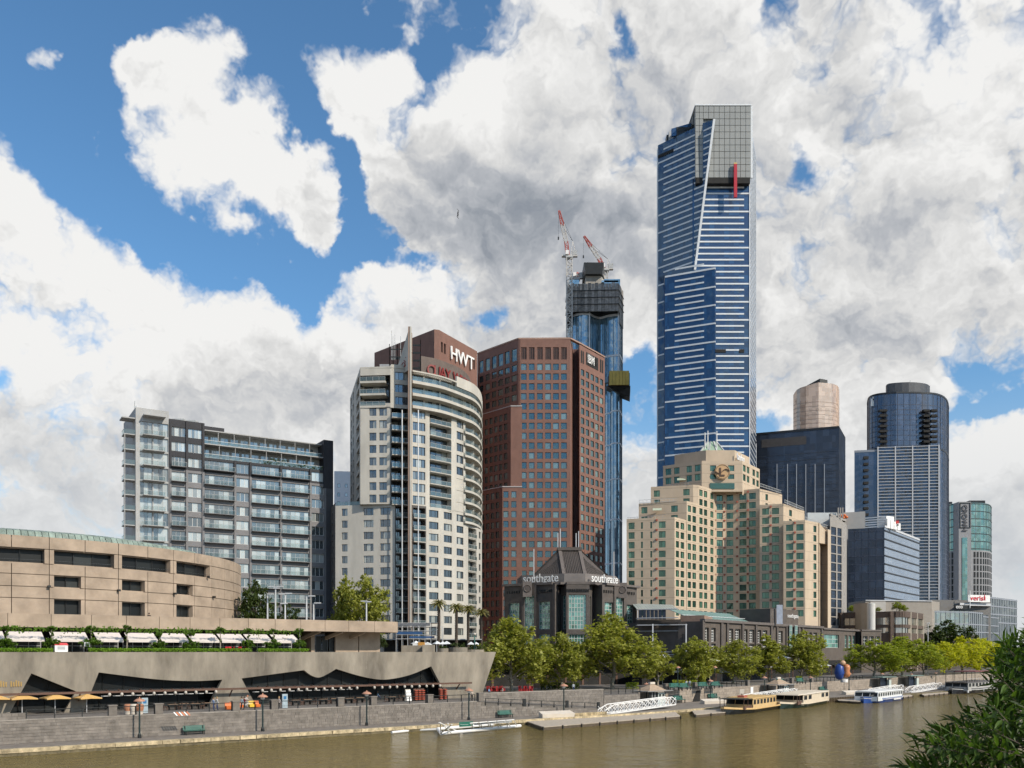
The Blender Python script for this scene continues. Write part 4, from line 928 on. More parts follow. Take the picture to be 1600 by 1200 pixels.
 for k in range(4):
  z = top+1+k*1.9; x0, x1, y0, y1 = P(611, 225).x, P(636, 225).x, 222, 229
  for x in (x0, (x0+x1)/2, x1): g.bar((x, y0, top), (x, y0, top+8), .14); g.bar((x, y1, top), (x, y1, top+8), .14)
  g.bar((x0, y0, z), (x1, y0, z), .2); g.bar((x0-.5, y1, z), (x1, y1, z), .3, .5)
  x2, x3 = P(645, 225).x, P(659, 225).x
  for x in (x2, x3): g.bar((x, y0, top), (x, y0, top+9), .14)
  g.bar((x2, y0, z+1), (x3, y0, z+1), .25, .4)
 stuff(g.build('roof_steelwork', m_black, t))
 p = P(603, 226); MB().box(p.x-1.6, p.y, top, p.x+1.9, p.y+4, top+4.3).build('plant_box', mat('ribbed_metal', (.33, .33, .34), .5, .1, 4, stretch=(3, 3, .1)), t)
 am = MB()
 for px, h in ((612, 13.5), (614, 12), (617, 12.5), (626, 12)): p = P(px, 228); am.bar((p.x, p.y, top+6), (p.x, p.y, top+h), .1)
 am.build('antennas', m_frameg, t)
 text('H', 3.2, m_white, t, (*P(585.5, 224), top+.4), 0, .1, 'letter', .05)
quay()
# ================================================================ brown granite office pair
m_gran = mat('brown_granite', (.200, .105, .080), .75, .08, .4, stretch=(1, 1, .6)); m_grand = mat('brown_granite_shaded', (.11, .06, .05), .8, .08, .4)  # second granite is a darker copy with recess shade put into its colour
def hwt():
 A, B, C, D_ = P(585, 323.6), P(678.5, 300), P(686, 300.5), P(745.5, 322); zt = zp(300, 514.5)
 t = T('office_tower', 'brown granite office tower with white HWT letters, behind the curved hotel', 'building', (B.x, B.y, PZ), 'brown granite twin towers')
 facade(t, A, B, 60, zt, [], [], m_gran, None); facade(t, B, C, 60, zt, [], [], m_gran, None)
 z = lambda a, b, x, y: zat(a, b, x, y)
 mk = lambda w, h, c, r: window_mesh(w, h, m_framed, g_office, (), (), .08)
 s1 = z(C, D_, 695, 537); s0 = z(C, D_, 695, 553)
 facade(t, C, D_, 60, zt, cpx(C, D_, [(689, 692), (693.5, 696.5), (735, 738), (739.5, 742)]), [(s0, s1)], m_gran, mk, .8)
 facade(t, C+dirs(C, D_)[0]*0-dirs(C, D_)[1]*.05, D_-dirs(C, D_)[1]*.05, 60, s0-9, cpx(C, D_, [(689, 696), (699, 706), (709, 716), (719, 726), (735, 743)]), [(s0-13-3.63*k, s0-10.8-3.63*k) for k in range(8)], m_gran, mk, .35)
 body(t, [A, B, C, D_, P(745, 350), P(588, 352)], PZ, zt, m_gran, 'body', 1.2)
 d, n, ang = dirs(C, D_); u = onseg(C, D_, 701.5); p = C+d*u-n*.5
 text('HWT', 6.4, m_white, t, (p.x, p.y, z(C, D_, 702, 560.5)), ang, .2, 'lettering', .03, sx=1.02)
hwt()
def ibm():
 fl = 3.63; zt = zp(330, 529.5)
 L0, L1, F0, F1, R0_, R1 = P(745.8, 347), P(810, 330.3), P(813, 330), P(891, 330), P(905.5, 335), P(945, 351)
 t = T('office_tower', 'brown granite office tower with square windows and a dark IBM sign near its top', 'building', (F0.x, F0.y, PZ), 'brown granite twin towers')
 mk = lambda w, h, c, r: window_mesh(w, h, m_framed, g_office, (), (), .09)
 z1 = zp(330, 568.6); rows = [(z1-2.25-fl*k, z1+.1-fl*k) for k in range(34) if z1-2.15-fl*k > 14]
 topr = (zp(330, 562), zp(330, 542.5))
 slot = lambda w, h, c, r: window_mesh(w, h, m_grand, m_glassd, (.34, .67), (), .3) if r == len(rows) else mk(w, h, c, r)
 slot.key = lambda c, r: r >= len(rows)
 fc = [(729.7+a/4.444, 730.3+b/4.444) for a, b in ((375, 411), (430, 466), (487, 523), (542, 580), (597, 635), (653, 690))]
 lc = [(729.8+a/4.444, 730.4+b/4.444) for a, b in ((85, 110), (128, 155), (172, 201), (216, 247), (262, 292), (309, 342))]
 rc = [(730+a/4.444, 730+b/4.444) for a, b in ((790, 813), (824, 846), (857, 880), (890, 912), (922, 944))]
 h1 = zp(330, 636); h2 = zp(330, 762)
 mid = lambda q: [r for r in rows+[topr] if q(r)]
 facade(t, L0, L1, h1-1, zt, cpx(L0, L1, lc), [r for r in rows if r[0] > h1]+[topr], m_gran, slot, .28, lim=290)
 facade(t, F0, F1, 8, zt, cpx(F0, F1, fc), rows+[topr], m_gran, slot, .3, lim=290)
 facade(t, R0_, R1, 8, zt-.3, cpx(R0_, R1, rc), rows, m_gran, mk, .28, lim=290)
 MB().prism([tuple(L1), tuple(F0), tuple(F0+Vector((0, 2))), tuple(L1+Vector((0, 2)))], 8, zt).build('corner', m_gran, t)
 a = F1; b = P(896, 341); c = P(903, 341)
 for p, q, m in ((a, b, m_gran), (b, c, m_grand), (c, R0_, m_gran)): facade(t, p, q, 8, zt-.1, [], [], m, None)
 def step(xl, ztop_, off_, ncol, zl=8):
  A = P(xl, 329.6-off_); B = Vector((F0.x+.6, A.y)); d = (L0-L1).normalized()
  C = A+d*17.5; rr = [r for r in rows if r[1] < ztop_-1.2 and r[0] > zl]
  facade(t, A, B, zl, ztop_, [(a, b) for a, b in cpx(A, B, [(812.5-12.4*(k+1)-1.2, 812.5-12.4*(k+1)+6.8) for k in range(ncol)]) if a > .3], rr, m_gran, mk, .3, lim=290)
  facade(t, C, A, zl, ztop_, [((C-A).length-2.7*(k+1)-.9, (C-A).length-2.7*(k+1)+.9) for k in range(6)], rr, m_gran, mk, .3, lim=290)
  MB().prism([tuple(C-Vector((0, .2))), tuple(A-Vector((0, .2))), tuple(B-Vector((0, .2))), tuple(B+Vector((0, 8))), tuple(C+Vector((0, 12)))], ztop_, ztop_+.35).build('step_coping', mat('pale_coping', (.42, .40, .40), .7, .05), t)
 step(798, h1, .3, 1, h2-1); step(785, h2, .6, 2)
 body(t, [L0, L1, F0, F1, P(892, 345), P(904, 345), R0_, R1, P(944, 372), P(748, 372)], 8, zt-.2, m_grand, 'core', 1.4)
 pr = MB()
 for p, q in ((L0, L1), (L1, F1), (F1, R0_), (R0_, R1)):
  d, n, _ = dirs(p, q); pr.prism([tuple(p-n*.15), tuple(q-n*.15), tuple(q+n*1.2), tuple(p+n*1.2)], zt, zt+.5)
 pr.build('parapet', mat('brown_granite_coping', (.34, .22, .17), .7, .08), t)
 d, n, ang = dirs(R0_, R1)
 for x0, x1, y0, y1 in ((907.5, 912.3, 547, 566.5), (937.3, 942.5, 561, 581)):
  u0, u1 = onseg(R0_, R1, x0), onseg(R0_, R1, x1)
  for f0, f1 in ((0, .42), (.58, 1)):
   p, q = R0_+d*(u0+(u1-u0)*f0)-n*.05, R0_+d*(u0+(u1-u0)*f1)-n*.05; MB().prism([tuple(p), tuple(q), tuple(q+n*.2), tuple(p+n*.2)], zat(R0_, R1, x0, y1), zat(R0_, R1, x0, y0)).build('slot', m_dkint, t)
 u0, u1 = onseg(R0_, R1, 915.6), onseg(R0_, R1, 934.5); p, q = R0_+d*u0-n*.08, R0_+d*u1-n*.08
 z0s, z1s = zat(R0_, R1, 925, 574.5), zat(R0_, R1, 925, 555)
 MB().prism([tuple(p), tuple(q), tuple(q+n*.2), tuple(p+n*.2)], z0s, z1s).build('sign_panel', m_dkint, t)
 pp = R0_+d*(u0+.6)-n*.3; text('IBM', 4.6, m_white, t, (pp.x, pp.y, zat(R0_, R1, 917, 566)), ang, .1, 'sign_letters', .05, sx=.74)
 sb = MB()
 for k in range(5): w0 = pp-n*.12; w1 = pp+d*(u1-u0-1.8)-n*.12; z = zat(R0_, R1, 917, 566)+.45+k*.62; sb.prism([tuple(w0), tuple(w1), tuple(w1+n*.1), tuple(w0+n*.1)], z, z+.13)
 sb.build('sign_stripes', m_dkint, t)
 am = MB()
 for px in (844, 847): p = P(px, 335); am.bar((p.x, p.y, zt), (p.x, p.y, zt+2.4), .15)
 am.build('antennas', m_frameg, t)
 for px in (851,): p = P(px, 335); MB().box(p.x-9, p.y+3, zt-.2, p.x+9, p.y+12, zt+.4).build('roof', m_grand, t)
ibm()
# ================================================================ glass tower under construction, with its cranes
def curtain(par, path, z0, z1, mg, bands=(), mb_m=None, bh=.7, name='curtain_wall', proud=.25, fins=0, fm=None, fw=.15):
 g = MB()
 for a, b in zip(path[:-1], path[1:]): g.face([(a.x, a.y, z0), (b.x, b.y, z0), (b.x, b.y, z1), (a.x, a.y, z1)])
 g.build(name, mg, par, fix=False)
 for z in bands:
  bb = MB()
  for a, b in zip(path[:-1], path[1:]):
   d = (b-a).normalized(); n = Vector((-d.y, d.x)); bb.prism([tuple(a-n*proud), tuple(b-n*proud), tuple(b+n*.05), tuple(a+n*.05)], z-bh/2, z+bh/2)
  bb.build('band', mb_m, par, fix=False)
 if fins:
  f = MB(); acc = 0
  for a, b in zip(path[:-1], path[1:]):
   d = (b-a).normalized(); n = Vector((-d.y, d.x)); L = (b-a).length; u = fins-acc if acc else 0
   while u < L: p = a+d*u-n*proud*.7; f.prism([tuple(p), tuple(p+d*fw), tuple(p+d*fw+n*.3), tuple(p+n*.3)], z0, z1); u += fins
   acc = L-(u-fins)
  stuff(f.build('mullions', fm or mb_m, par, fix=False))
g_bluepale = glass('pale_blue_curtain', (.07, .15, .21), (.22, .33, .40), .4, .08, .03, .30, (.7, .88, 1), cell=(3.2, 3.2, 3.4))
def rising_tower():
 D0 = 560; c = P(930, D0); t = T('skyscraper', 'blue glass tower under construction with dark safety screens and a bare concrete core on top', 'building', (c.x, c.y, PZ))
 zt = zp(D0, 476)
 path = arcpts([(887, 572), (893, 564), (905, 560), (921, 560), (928, 564), (938, 566.5), (950, 563), (966, 561), (969, 563), (973, 576)], 4)
 bz = [zt-25.3*k-6 for k in range(9)]; m_bandw = mat('pale_band', (.72, .74, .76), .5, .05)
 low = zp(D0, 595)
 curtain(t, path, low, zt, g_bluepale, [z for z in bz if z > low], m_bandw, 1.3, fins=3.1, fm=mat('slate_mullion', (.10, .15, .20), .4, .05), fw=.3)
 for px, D in ((921, 560), (966, 561)): p = P(px, D-.8); MB().bar((p.x, p.y, low), (p.x, p.y, zt), .7).build('edge_trim', m_bandw, t)
 pl = arcpts([(944, 575), (946, 566), (954, 564)], 3); pr = arcpts([(954, 563), (957, 559), (966, 558), (969, 561), (972, 572)], 3)
 bz2 = [zp(D0, y) for y in (643, 693.5, 749, 812, 880)]
 curtain(t, pl, PZ, low, g_bluepale, bz2, m_bandw, .9, fins=2.2, fm=MATS['slate_mullion'], fw=.25); curtain(t, pr, PZ, low, g_bluepale, bz2, m_bandw, .9, fins=2.2, fm=MATS['slate_mullion'], fw=.25)
 body(t, path+[P(973, 590), P(887, 590)], low, zt-1, m_dkint, 'core', 2); body(t, pl+pr[1:]+[P(973, 590), P(944, 590)], PZ, low, m_dkint, 'core', 2)
 z0, z1 = zp(D0, 490), zp(D0, 447); sc_m = mat('screen_mesh', (.32, .30, .28), .9, .25, .8, isl=.35)
 scp = [P(884.5, 575), P(886.5, 557), P(966.5, 555.5), P(974, 570)]
 for i, (a, b) in enumerate(zip(scp[:-1], scp[1:])):
  d, n, ang = dirs(a, b); L = (b-a).length; k = max(3, int(L/2.1))
  for j in range(k):
   p, q = a+d*(L*j/k+.08), a+d*(L*(j+1)/k-.08); dz = -6 if i == 2 and j > 1 else (-5 if i == 0 else 0)
   MB().prism([tuple(p), tuple(q), tuple(q+n*.4), tuple(p+n*.4)], z0+dz, z1+random.choice((0, .5, 0))).build('safety_screen', sc_m, t)
  for k_ in range(1, 4):
   z = z0+(z1-z0)*k_/4; MB().bar((a.x-n.x*.3, a.y-n.y*.3, z), (b.x-n.x*.3, b.y-n.y*.3, z), .35).build('screen_rail', m_black, t)
 body(t, scp+[P(974, 590), P(885, 590)], z0+.5, z1-3, m_dkint, 'deck_core', 2)
 q = MB()
 for x0, x1, y0, y1 in ((890, 905, 447, 437), (944, 969, 449, 436), (940, 966, 441, 438)):
  a, b = P(x0, 562), P(x1, 562); q.prism([tuple(a), tuple(b), tuple(b+Vector((0, 8))), tuple(a+Vector((0, 8)))], zp(562, y0), zp(562, y1))
 q.build('glass_screen', g_bluepale, t)
 cn = mat('raw_concrete', (.38, .355, .32), .9, .12, .2)
 a, b = P(915, 566), P(940, 566); MB().prism([tuple(a), tuple(b), tuple(b+Vector((0, 12))), tuple(a+Vector((0, 12)))], z1-4, zp(566, 423)).build('concrete_core', cn, t)
 b2 = P(946, 575); MB().prism([tuple(b), tuple(b2), tuple(b2+Vector((0, 6))), tuple(b+Vector((0, 12)))], z1-4, zp(566, 423)).build('concrete_core', cn, t)
 a, b = P(912.3, 563), P(943.5, 563); MB().hexa([(*(a+Vector((1, 0))), zp(563, 428)), (*(b-Vector((1, 0))), zp(563, 428)), (*(b+Vector((3, 15))), zp(563, 428)), (*(a+Vector((0, 15))), zp(563, 428))],
  [(*a, zp(563, 410)), (*b, zp(563, 410)), (*(b+Vector((2, 15))), zp(563, 410)), (*(a+Vector((0, 15))), zp(563, 410))]).build('jump_form', m_black, t)
 gp = mat('gold_sheeting', (.70, .50, .12), .6, .12, .3, isl=.1); z0, z1 = zp(553, 602), zp(553, 580)
 for k in range(6):
  a, b = P(952+5.2*k+.2, 552), P(952+5.2*(k+1)-.2, 552); MB().prism([tuple(a), tuple(b), tuple(b+Vector((0, 1))), tuple(a+Vector((0, 1)))], z0, z1).build('platform_panel', gp, t)
 a, b = P(952, 553.2), P(984, 553.2); MB().prism([tuple(a), tuple(b), tuple(b+Vector((-2, 10))), tuple(a+Vector((0, 8)))], z0, z1-1).build('platform_box', m_brown, t)
 MB().hexa([(*P(966, 556), zp(555, 613)), (*P(984, 556), zp(555, 620)), (*P(984, 566), zp(555, 620)), (*P(966, 566), zp(555, 613))], [(*P(948, 554), z0), (*P(985, 554), z0), (*P(985, 566), z0), (*P(948, 566), z0)]).build('platform_underside', m_black, t)
 return t
rt = rising_tower()
def crane(name, label, px, D, ybase, ycab, tip, tail, mast_w, red_top):
 p = P(px, D); zb, zc = zp(D, ybase), zp(D, ycab)
 t = T(name, label, 'crane', (p.x, p.y, zb), 'tower cranes'); cw = mat('crane_white', (.55, .53, .50), .6, .1); cr = mat('crane_red', (.42, .07, .05), .6, .1)
 def lattice(a, b, w, step, m, nm, chord=.28, w1=None):
  a = Vector(a); b = Vector(b); d = (b-a); L = d.length; d.normalize(); y = Vector((0, 1, 0)); x = d.cross(y).normalized(); w1 = w1 or w; mb = MB(); n = max(1, int(L/step))
  cs = [(-1, -1), (1, -1), (1, 1), (-1, 1)]; at = lambda k, c: a+d*(L*k/n)+(x*c[0]+y*c[1])*((w+(w1-w)*k/n)/2)
  for c in cs: mb.bar(at(0, c), at(n, c), chord)
  for k in range(n):
   for i in range(4):
    c, e = cs[i], cs[(i+1) % 4]; mb.bar(at(k, c if k % 2 else e), at(k+1, e if k % 2 else c), chord*.7); mb.bar(at(k, c), at(k, e), chord*.6)
  mb.build(nm, m, t)
 if zc > zb+3: lattice((p.x, p.y, zb), (p.x, p.y, zc), mast_w, mast_w, cw, 'mast', .45)
 MB().box(p.x-2.2, p.y-2, zc, p.x+2.2, p.y+2, zc+1).build('slewing_ring', m_frameg, t)
 MB().box(p.x-4.6, p.y-1.2, zc+1, p.x+5, p.y+1.2, zc+1.8).build('machine_deck', cw, t)
 MB().box(p.x-2.4, p.y-2.4, zc+1.8, p.x-.4, p.y-1, zc+4.2).build('cab', m_white, t); MB().box(p.x+1.8, p.y-1.3, zc+1.8, p.x+4.8, p.y+1.3, zc+4.6).build('counterweight', m_frameg, t)
 tp = P(tip[0], D); tpz = zp(D, tip[1]); k = .3; mid = Vector((p.x+(tp.x-p.x)*k, p.y, zc+2+(tpz-zc-2)*k)); k2 = .68; m2 = Vector((p.x+(tp.x-p.x)*k2, p.y, zc+2+(tpz-zc-2)*k2))
 lattice((p.x-1, p.y, zc+1.8), mid, 2.0, 2.2, cr, 'jib', .3); lattice(mid, m2, 2.0, 2.2, cw, 'jib', .3); lattice(m2, (tp.x, p.y, tpz), 2.0, 2.0, cr, 'jib', .3, .9)
 af = P(tail[0], D); az = zp(D, tail[1]); mb = MB(); mb.bar((p.x+1, p.y-1, zc+1.8), (af.x, p.y, az), .4); mb.bar((p.x+4, p.y-1, zc+1.8), (af.x, p.y, az), .35); mb.bar((p.x+1, p.y+1, zc+1.8), (af.x, p.y, az), .4); mb.build('a_frame', cw, t)
 MB().bar((af.x, p.y, az), m2, .14).build('pendant', m_black, t); m3 = m2+(Vector((tp.x, p.y, tpz))-m2)*.9; MB().bar((af.x, p.y, az), m3, .12).build('pendant', m_black, t)
 h = MB(); h.bar((tp.x-.4, p.y, tpz), (tp.x-.4, p.y, tpz-(tpz-zc)*.55), .1); h.box(tp.x-.8, p.y-.4, tpz-(tpz-zc)*.55-1.6, tp.x, p.y+.4, tpz-(tpz-zc)*.55); h.build('hook', m_black, t)
crane('tower_crane', 'tall white lattice crane with red tipped jib rising left of the unfinished glass tower', 889.5, 552, 640, 404, (873.5, 329), (895, 377), 3.4, True)
crane('tower_crane', 'short crane with red jib tip behind the dark core box of the unfinished tower', 946, 583, 440, 424, (912.5, 369), (950, 405), 2.6, True)
crane('tower_crane', 'small grey hoist mast standing on the left deck of the unfinished tower', 901, 575, 447, 438, (903.5, 426), (905, 432), 2, True)
# ================================================================ very tall blue tower
g_eur = glass('deep_blue_curtain', (.006, .030, .085), (.014, .062, .15), .3, .05, .03, .07, (.42, .70, 1), cell=(2.6, 2.6, 3.17), top=.22)  # blue of the reflected sky is put into the pane colours
m_bandE = mat('white_band', (.66, .68, .70), .5, .05)
def eureka():
 t = T('skyscraper', 'very tall blue glass skyscraper with white floor bands, grey crown box and a red stripe', 'building', (*P(1100, 472), PZ))
 A, Bc = P(1027.5, 488), P(1085, 472); d, n, ang = dirs(A, Bc); fl = 3.17
 ztL = zp(488, 227); zG0 = zp(472, 283); zG1 = zp(472, 171.5)
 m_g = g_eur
 X = lambda px: A+d*onseg(A, Bc, px)
 e0, e1 = X(1085.5), X(1115.5); zs0, zs1 = zat(A, Bc, 1085.5, 419), zat(A, Bc, 1115.5, 187); zlow = zp(480, 424)
 tl = X(1085)
 def lf(u0, u1, z0, z1): return [(*(A+d*u0), z0), (*(A+d*u1), z0), (*(A+d*u1), z1), (*(A+d*u0), z1)]
 u85, u115, u98 = (e0-A).length, (e1-A).length, onseg(A, Bc, 1099)
 mb = MB(); zT = zat(A, Bc, 1028, 227); zR = zat(A, Bc, 1086, 199)
 mb.face([(*A, zlow), (*e0, zs0), (*e1, zs1), (*X(1099), zat(A, Bc, 1099, 192)), (*X(1087), zR), (*X(1086), zR), (*A, zT)]); mb.face([(*A, PZ), (*X(1040), PZ), (*X(1040), zlow), (*A, zlow)])
 mb.face([(*X(1040), zlow-8), (*e0, zs0-8), (*e0, zs0), (*A, zlow)])
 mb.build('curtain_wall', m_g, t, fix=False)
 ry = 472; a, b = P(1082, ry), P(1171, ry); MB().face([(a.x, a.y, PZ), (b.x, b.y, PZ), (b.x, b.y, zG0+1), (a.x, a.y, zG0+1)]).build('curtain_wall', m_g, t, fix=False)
 s = P(1181.5, 505); g_side = glass('side_curtain', (.04, .06, .10), (.16, .20, .26), .4, .08, .03, .45, (.85, .92, 1), cell=(3, 3, 3.17))
 ztS = zp(480, 202); MB().face([(b.x, b.y, PZ), (s.x, s.y, PZ), (s.x, s.y, ztS), (b.x, b.y, ztS)]).build('curtain_wall', g_side, t, fix=False)
 body(t, [A, X(1084), b, s, P(1180, 525), P(1035, 525)], PZ, zT-1, m_dkint, 'core', 1.5)
 bl, br_ = P(1039, 476.3), P(1117, 465.5); zb = zat(bl, br_, 1078, 424); d2, n2, ang2 = dirs(bl, br_)
 zbb = zat(bl, br_, 1117, 420)
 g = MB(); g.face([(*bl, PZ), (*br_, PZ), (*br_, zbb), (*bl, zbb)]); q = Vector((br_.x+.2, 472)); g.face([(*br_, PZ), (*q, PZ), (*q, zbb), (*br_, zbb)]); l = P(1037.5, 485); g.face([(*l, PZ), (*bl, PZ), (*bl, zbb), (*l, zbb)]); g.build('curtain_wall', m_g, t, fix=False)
 MB().prism([tuple(bl), tuple(br_), tuple(q+Vector((0, -.3))), tuple(l)], zbb, zbb+.8).build('box_cap', m_bandE, t)
 def band(p, q, z, h=.8):
  dd, nn, _ = dirs(p, q); MB().prism([tuple(p-nn*.18), tuple(q-nn*.18), tuple(q+nn*.1), tuple(p+nn*.1)], z-h/2, z+h/2).build('floor_band', m_bandE, t, fix=False)
 z = zG0-3.4; k = 0; R = lambda px: P(px, ry)
 while z > 60:
  py = HY-(z-H)*F/ry
  x0 = 1085.5+(1115.5-1085.5)*(419-py)/(419-187)+1.2 if py < 419 else 1118.5
  band(R(x0), R(1170.5 if k % 3 == 1 else 1162.5), z); z -= fl; k += 1
 z = zat(A, Bc, 1040, 232) ; k = 0
 while z > 60:
  v = (z-H)
  def endpx(z):
   for px in range(1116, 1084, -1):
    Dq = X(px).y; py = HY-(z-H)*F/Dq; edge = 1085.5+(1115.5-1085.5)*(419-py)/(419-187)
    if px <= edge: return px
   return 1085
  pyL = HY-(z-H)*F/488
  full = k % 3 == 2
  if z > zlow:
   e = endpx(z)-.5; zz = z
   if zR-1 > z:
    if HY-(z-H)*F/472 < 281: band(X(1028 if full else 1037), X(1086), z);
    else: band(X(1028 if full else 1037), X(e), z)
   if HY-(z-H)*F/470 < 281: band(X(1099.5), X(endpx(z)-.3), z)
  else:
   if full: band(X(1028), X(1038.5), z)
   if full: band(bl, br_, z); band(br_+Vector((.2, 0)), q, z)
   else: band(bl+d2*onseg(bl, br_, 1054.5), bl+d2*onseg(bl, br_, 1100), z)
  z -= fl; k += 1
 z = zR+1.0
 while z < zs1-1: band(X(1099.5), X(1112+ (z-zR)/(zs1-zR)*2.5), z); z += fl
 sl = MB(); z = ztS-3;
 while z > 60: dd, nn, _ = dirs(b, s); sl.prism([tuple(b-nn*.1), tuple(s-nn*.1), tuple(s), tuple(b)], z, z+.35); z -= fl
 stuff(sl.build('side_lines', m_bandE, t, fix=False))
 MB().hexa([(e0.x-.5, e0.y-.7, zs0-1), (e0.x+.6, e0.y-.7, zs0-1), (e0.x+.6, e0.y+1.5, zs0-1), (e0.x-.5, e0.y+1.5, zs0-1)], [(e1.x-.5, e1.y-.7, zs1), (e1.x+.6, e1.y-.7, zs1), (e1.x+.6, e1.y+1.5, zs1), (e1.x-.5, e1.y+1.5, zs1)]).build('edge_blade', m_bandE, t)
 for p, h in ((A, zT),): MB().box(p.x-.35, p.y-.3, PZ, p.x+.2, p.y+.3, h).build('corner_trim', m_bandE, t)
 MB().box(b.x-.2, b.y-.4, PZ, b.x+.25, b.y, zG0).build('corner_trim', m_bandE, t)
 m_cr = mat('crown_panel', (.27, .28, .275), .6, .05, .1); m_ln = mat('crown_joint', (.14, .15, .15), .7, .05); cy = 468.5
 x0, x1 = P(1086.5, cy).x, P(1173.5, cy).x; xs = P(1099, cy).x
 back = 505
 MB().box(x0+.2, cy+7, zG0+.5, x1-.3, back, zG1-.5).build('crown_core', m_ln, t)
 nx = 9
 def grid(xa, xb, n, z0, z1, slant=False):
  rows_ = 11
  for i in range(n):
   for j in range(rows_):
    pa, pb = xa+(xb-xa)*i/n+.1, xa+(xb-xa)*(i+1)/n-.1; za, zb_ = z0+(z1-z0)*j/rows_+.12, z0+(z1-z0)*(j+1)/rows_-.12
    if slant:
     def lim(z): py = HY-(z-H)*F/cy; e = 1085.5+30*(419-py)/(419-187); return P(e+1.5, cy).x if z < zs1 else -1e9
     la, lb = max(pa, lim(za)), max(pa, lim(zb_))
     if la >= pb-.2 : continue
     MB().hexa([(la, cy, za), (pb, cy, za), (pb, cy+1, za), (la, cy+1, za)], [(min(lb, pb-.05), cy, zb_), (pb, cy, zb_), (pb, cy+1, zb_), (min(lb, pb-.05), cy+1, zb_)]).build('crown_panel', m_cr, t, fix=False)
    else: MB().box(pa, cy, za, pb, cy+1, zb_).build('crown_panel', m_cr, t, fix=False)
 grid(x0, xs, 2, zG0, zG1); grid(xs, x1, 9, zG0, zG1, True)
 sb = MB(); lx = x0; bx = P(1083.5, 485).x
 MB().hexa([(bx, 487, zG0+2), (x0, cy, zG0), (x0+.5, cy+1, zG0), (bx+1, 488, zG0+2)], [(bx, 487, zG1), (x0, cy, zG1), (x0+.5, cy+1, zG1), (bx+1, 488, zG1)]).build('crown_side', m_cr, t)
 MB().prism([(xs, cy+.95), (x1, cy+.95), (x1, cy+4), (xs, cy+4)], zs1+.5, zG1-.3).build('crown_back', m_ln, t)
 bq = MB(); bq.face([(xs, cy+1.0, zG0), (x1, cy+1.0, zG0), (x1, cy+1.0, zs1), (P(1117, cy).x, cy+1.0, zs1), (P(1101, cy).x, cy+1, zG0)]); bq.build('crown_back', m_ln, t, fix=False)
 MB().box(x0-.2, cy-.3, zG1, x1+.2, back, zG1+.7).build('crown_cap', m_bandE, t)
 MB().box(x1-.2, cy+.2, zG0, x1+.9, cy+.9, zG1).build('crown_edge', m_bandE, t)
 MB().box(x0+.5, cy-.1, zG0-3, x1-.5, cy+3, zG0-.1).build('crown_shade_strip', m_dkint, t)  # near-black box paints the shade below the crown
 rx0, rx1 = P(1147, 466.5).x, P(1151.8, 466.5).x; MB().box(rx0, 466.5, zp(466.5, 308), rx1, 467.6, zp(466.5, 256)).build('red_stripe', mat('red_panel', (.42, .012, .03), .5, .05), t)
 MB().box(rx0, 466.7, zp(466.5, 256), rx1, 467.6, zp(466.5, 253.5)).build('gold_tip', mat('gold_panel', (.55, .40, .15), .4, .05), t)
 g = MB()
 for px, py, w, h in ((1042, 220, 4, 4.5), (1047, 212, 5, 3), (1062, 208, 7, 4.5), (1078, 200, 2, 2), (1083, 198, 1.4, 2.6), (1073, 203, 2, 1.6)):
  p = X(px)+n*3; z = zp(p.y, py); MB().box(p.x-w/2, p.y-1, z-5, p.x+w/2, p.y+3, z+h*.6).build('roof_plant', m_black if px not in (1047,) else m_frameg, t)
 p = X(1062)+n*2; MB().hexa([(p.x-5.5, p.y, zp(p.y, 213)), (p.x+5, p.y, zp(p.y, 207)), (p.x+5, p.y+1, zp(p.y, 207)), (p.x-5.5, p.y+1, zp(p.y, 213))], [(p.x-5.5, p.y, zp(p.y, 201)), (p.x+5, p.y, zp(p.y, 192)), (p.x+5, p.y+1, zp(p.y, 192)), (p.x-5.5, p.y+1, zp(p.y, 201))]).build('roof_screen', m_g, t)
 p0, p1 = X(1028.5), X(1053);
 MB().face([(*(p0-n*.3), zp(p0.y, 248)), (*(p1-n*.3), zp(p1.y, 237)), (*(p1-n*.3), zp(p1.y, 232)), (*(p0-n*.3), zp(p0.y, 243))]).build('open_terrace', m_dkint, t, fix=False)
 for x0_, x1_, y in ((1117.5, 1134, 547.5), (1155, 1162.5, 547)): a_, b_ = R(x0_), R(x1_); MB().prism([(a_.x, ry-.3), (b_.x, ry-.3), (b_.x, ry), (a_.x, ry)], zp(ry, 551), zp(ry, 546)).build('open_terrace', m_dkint, t)
eureka()
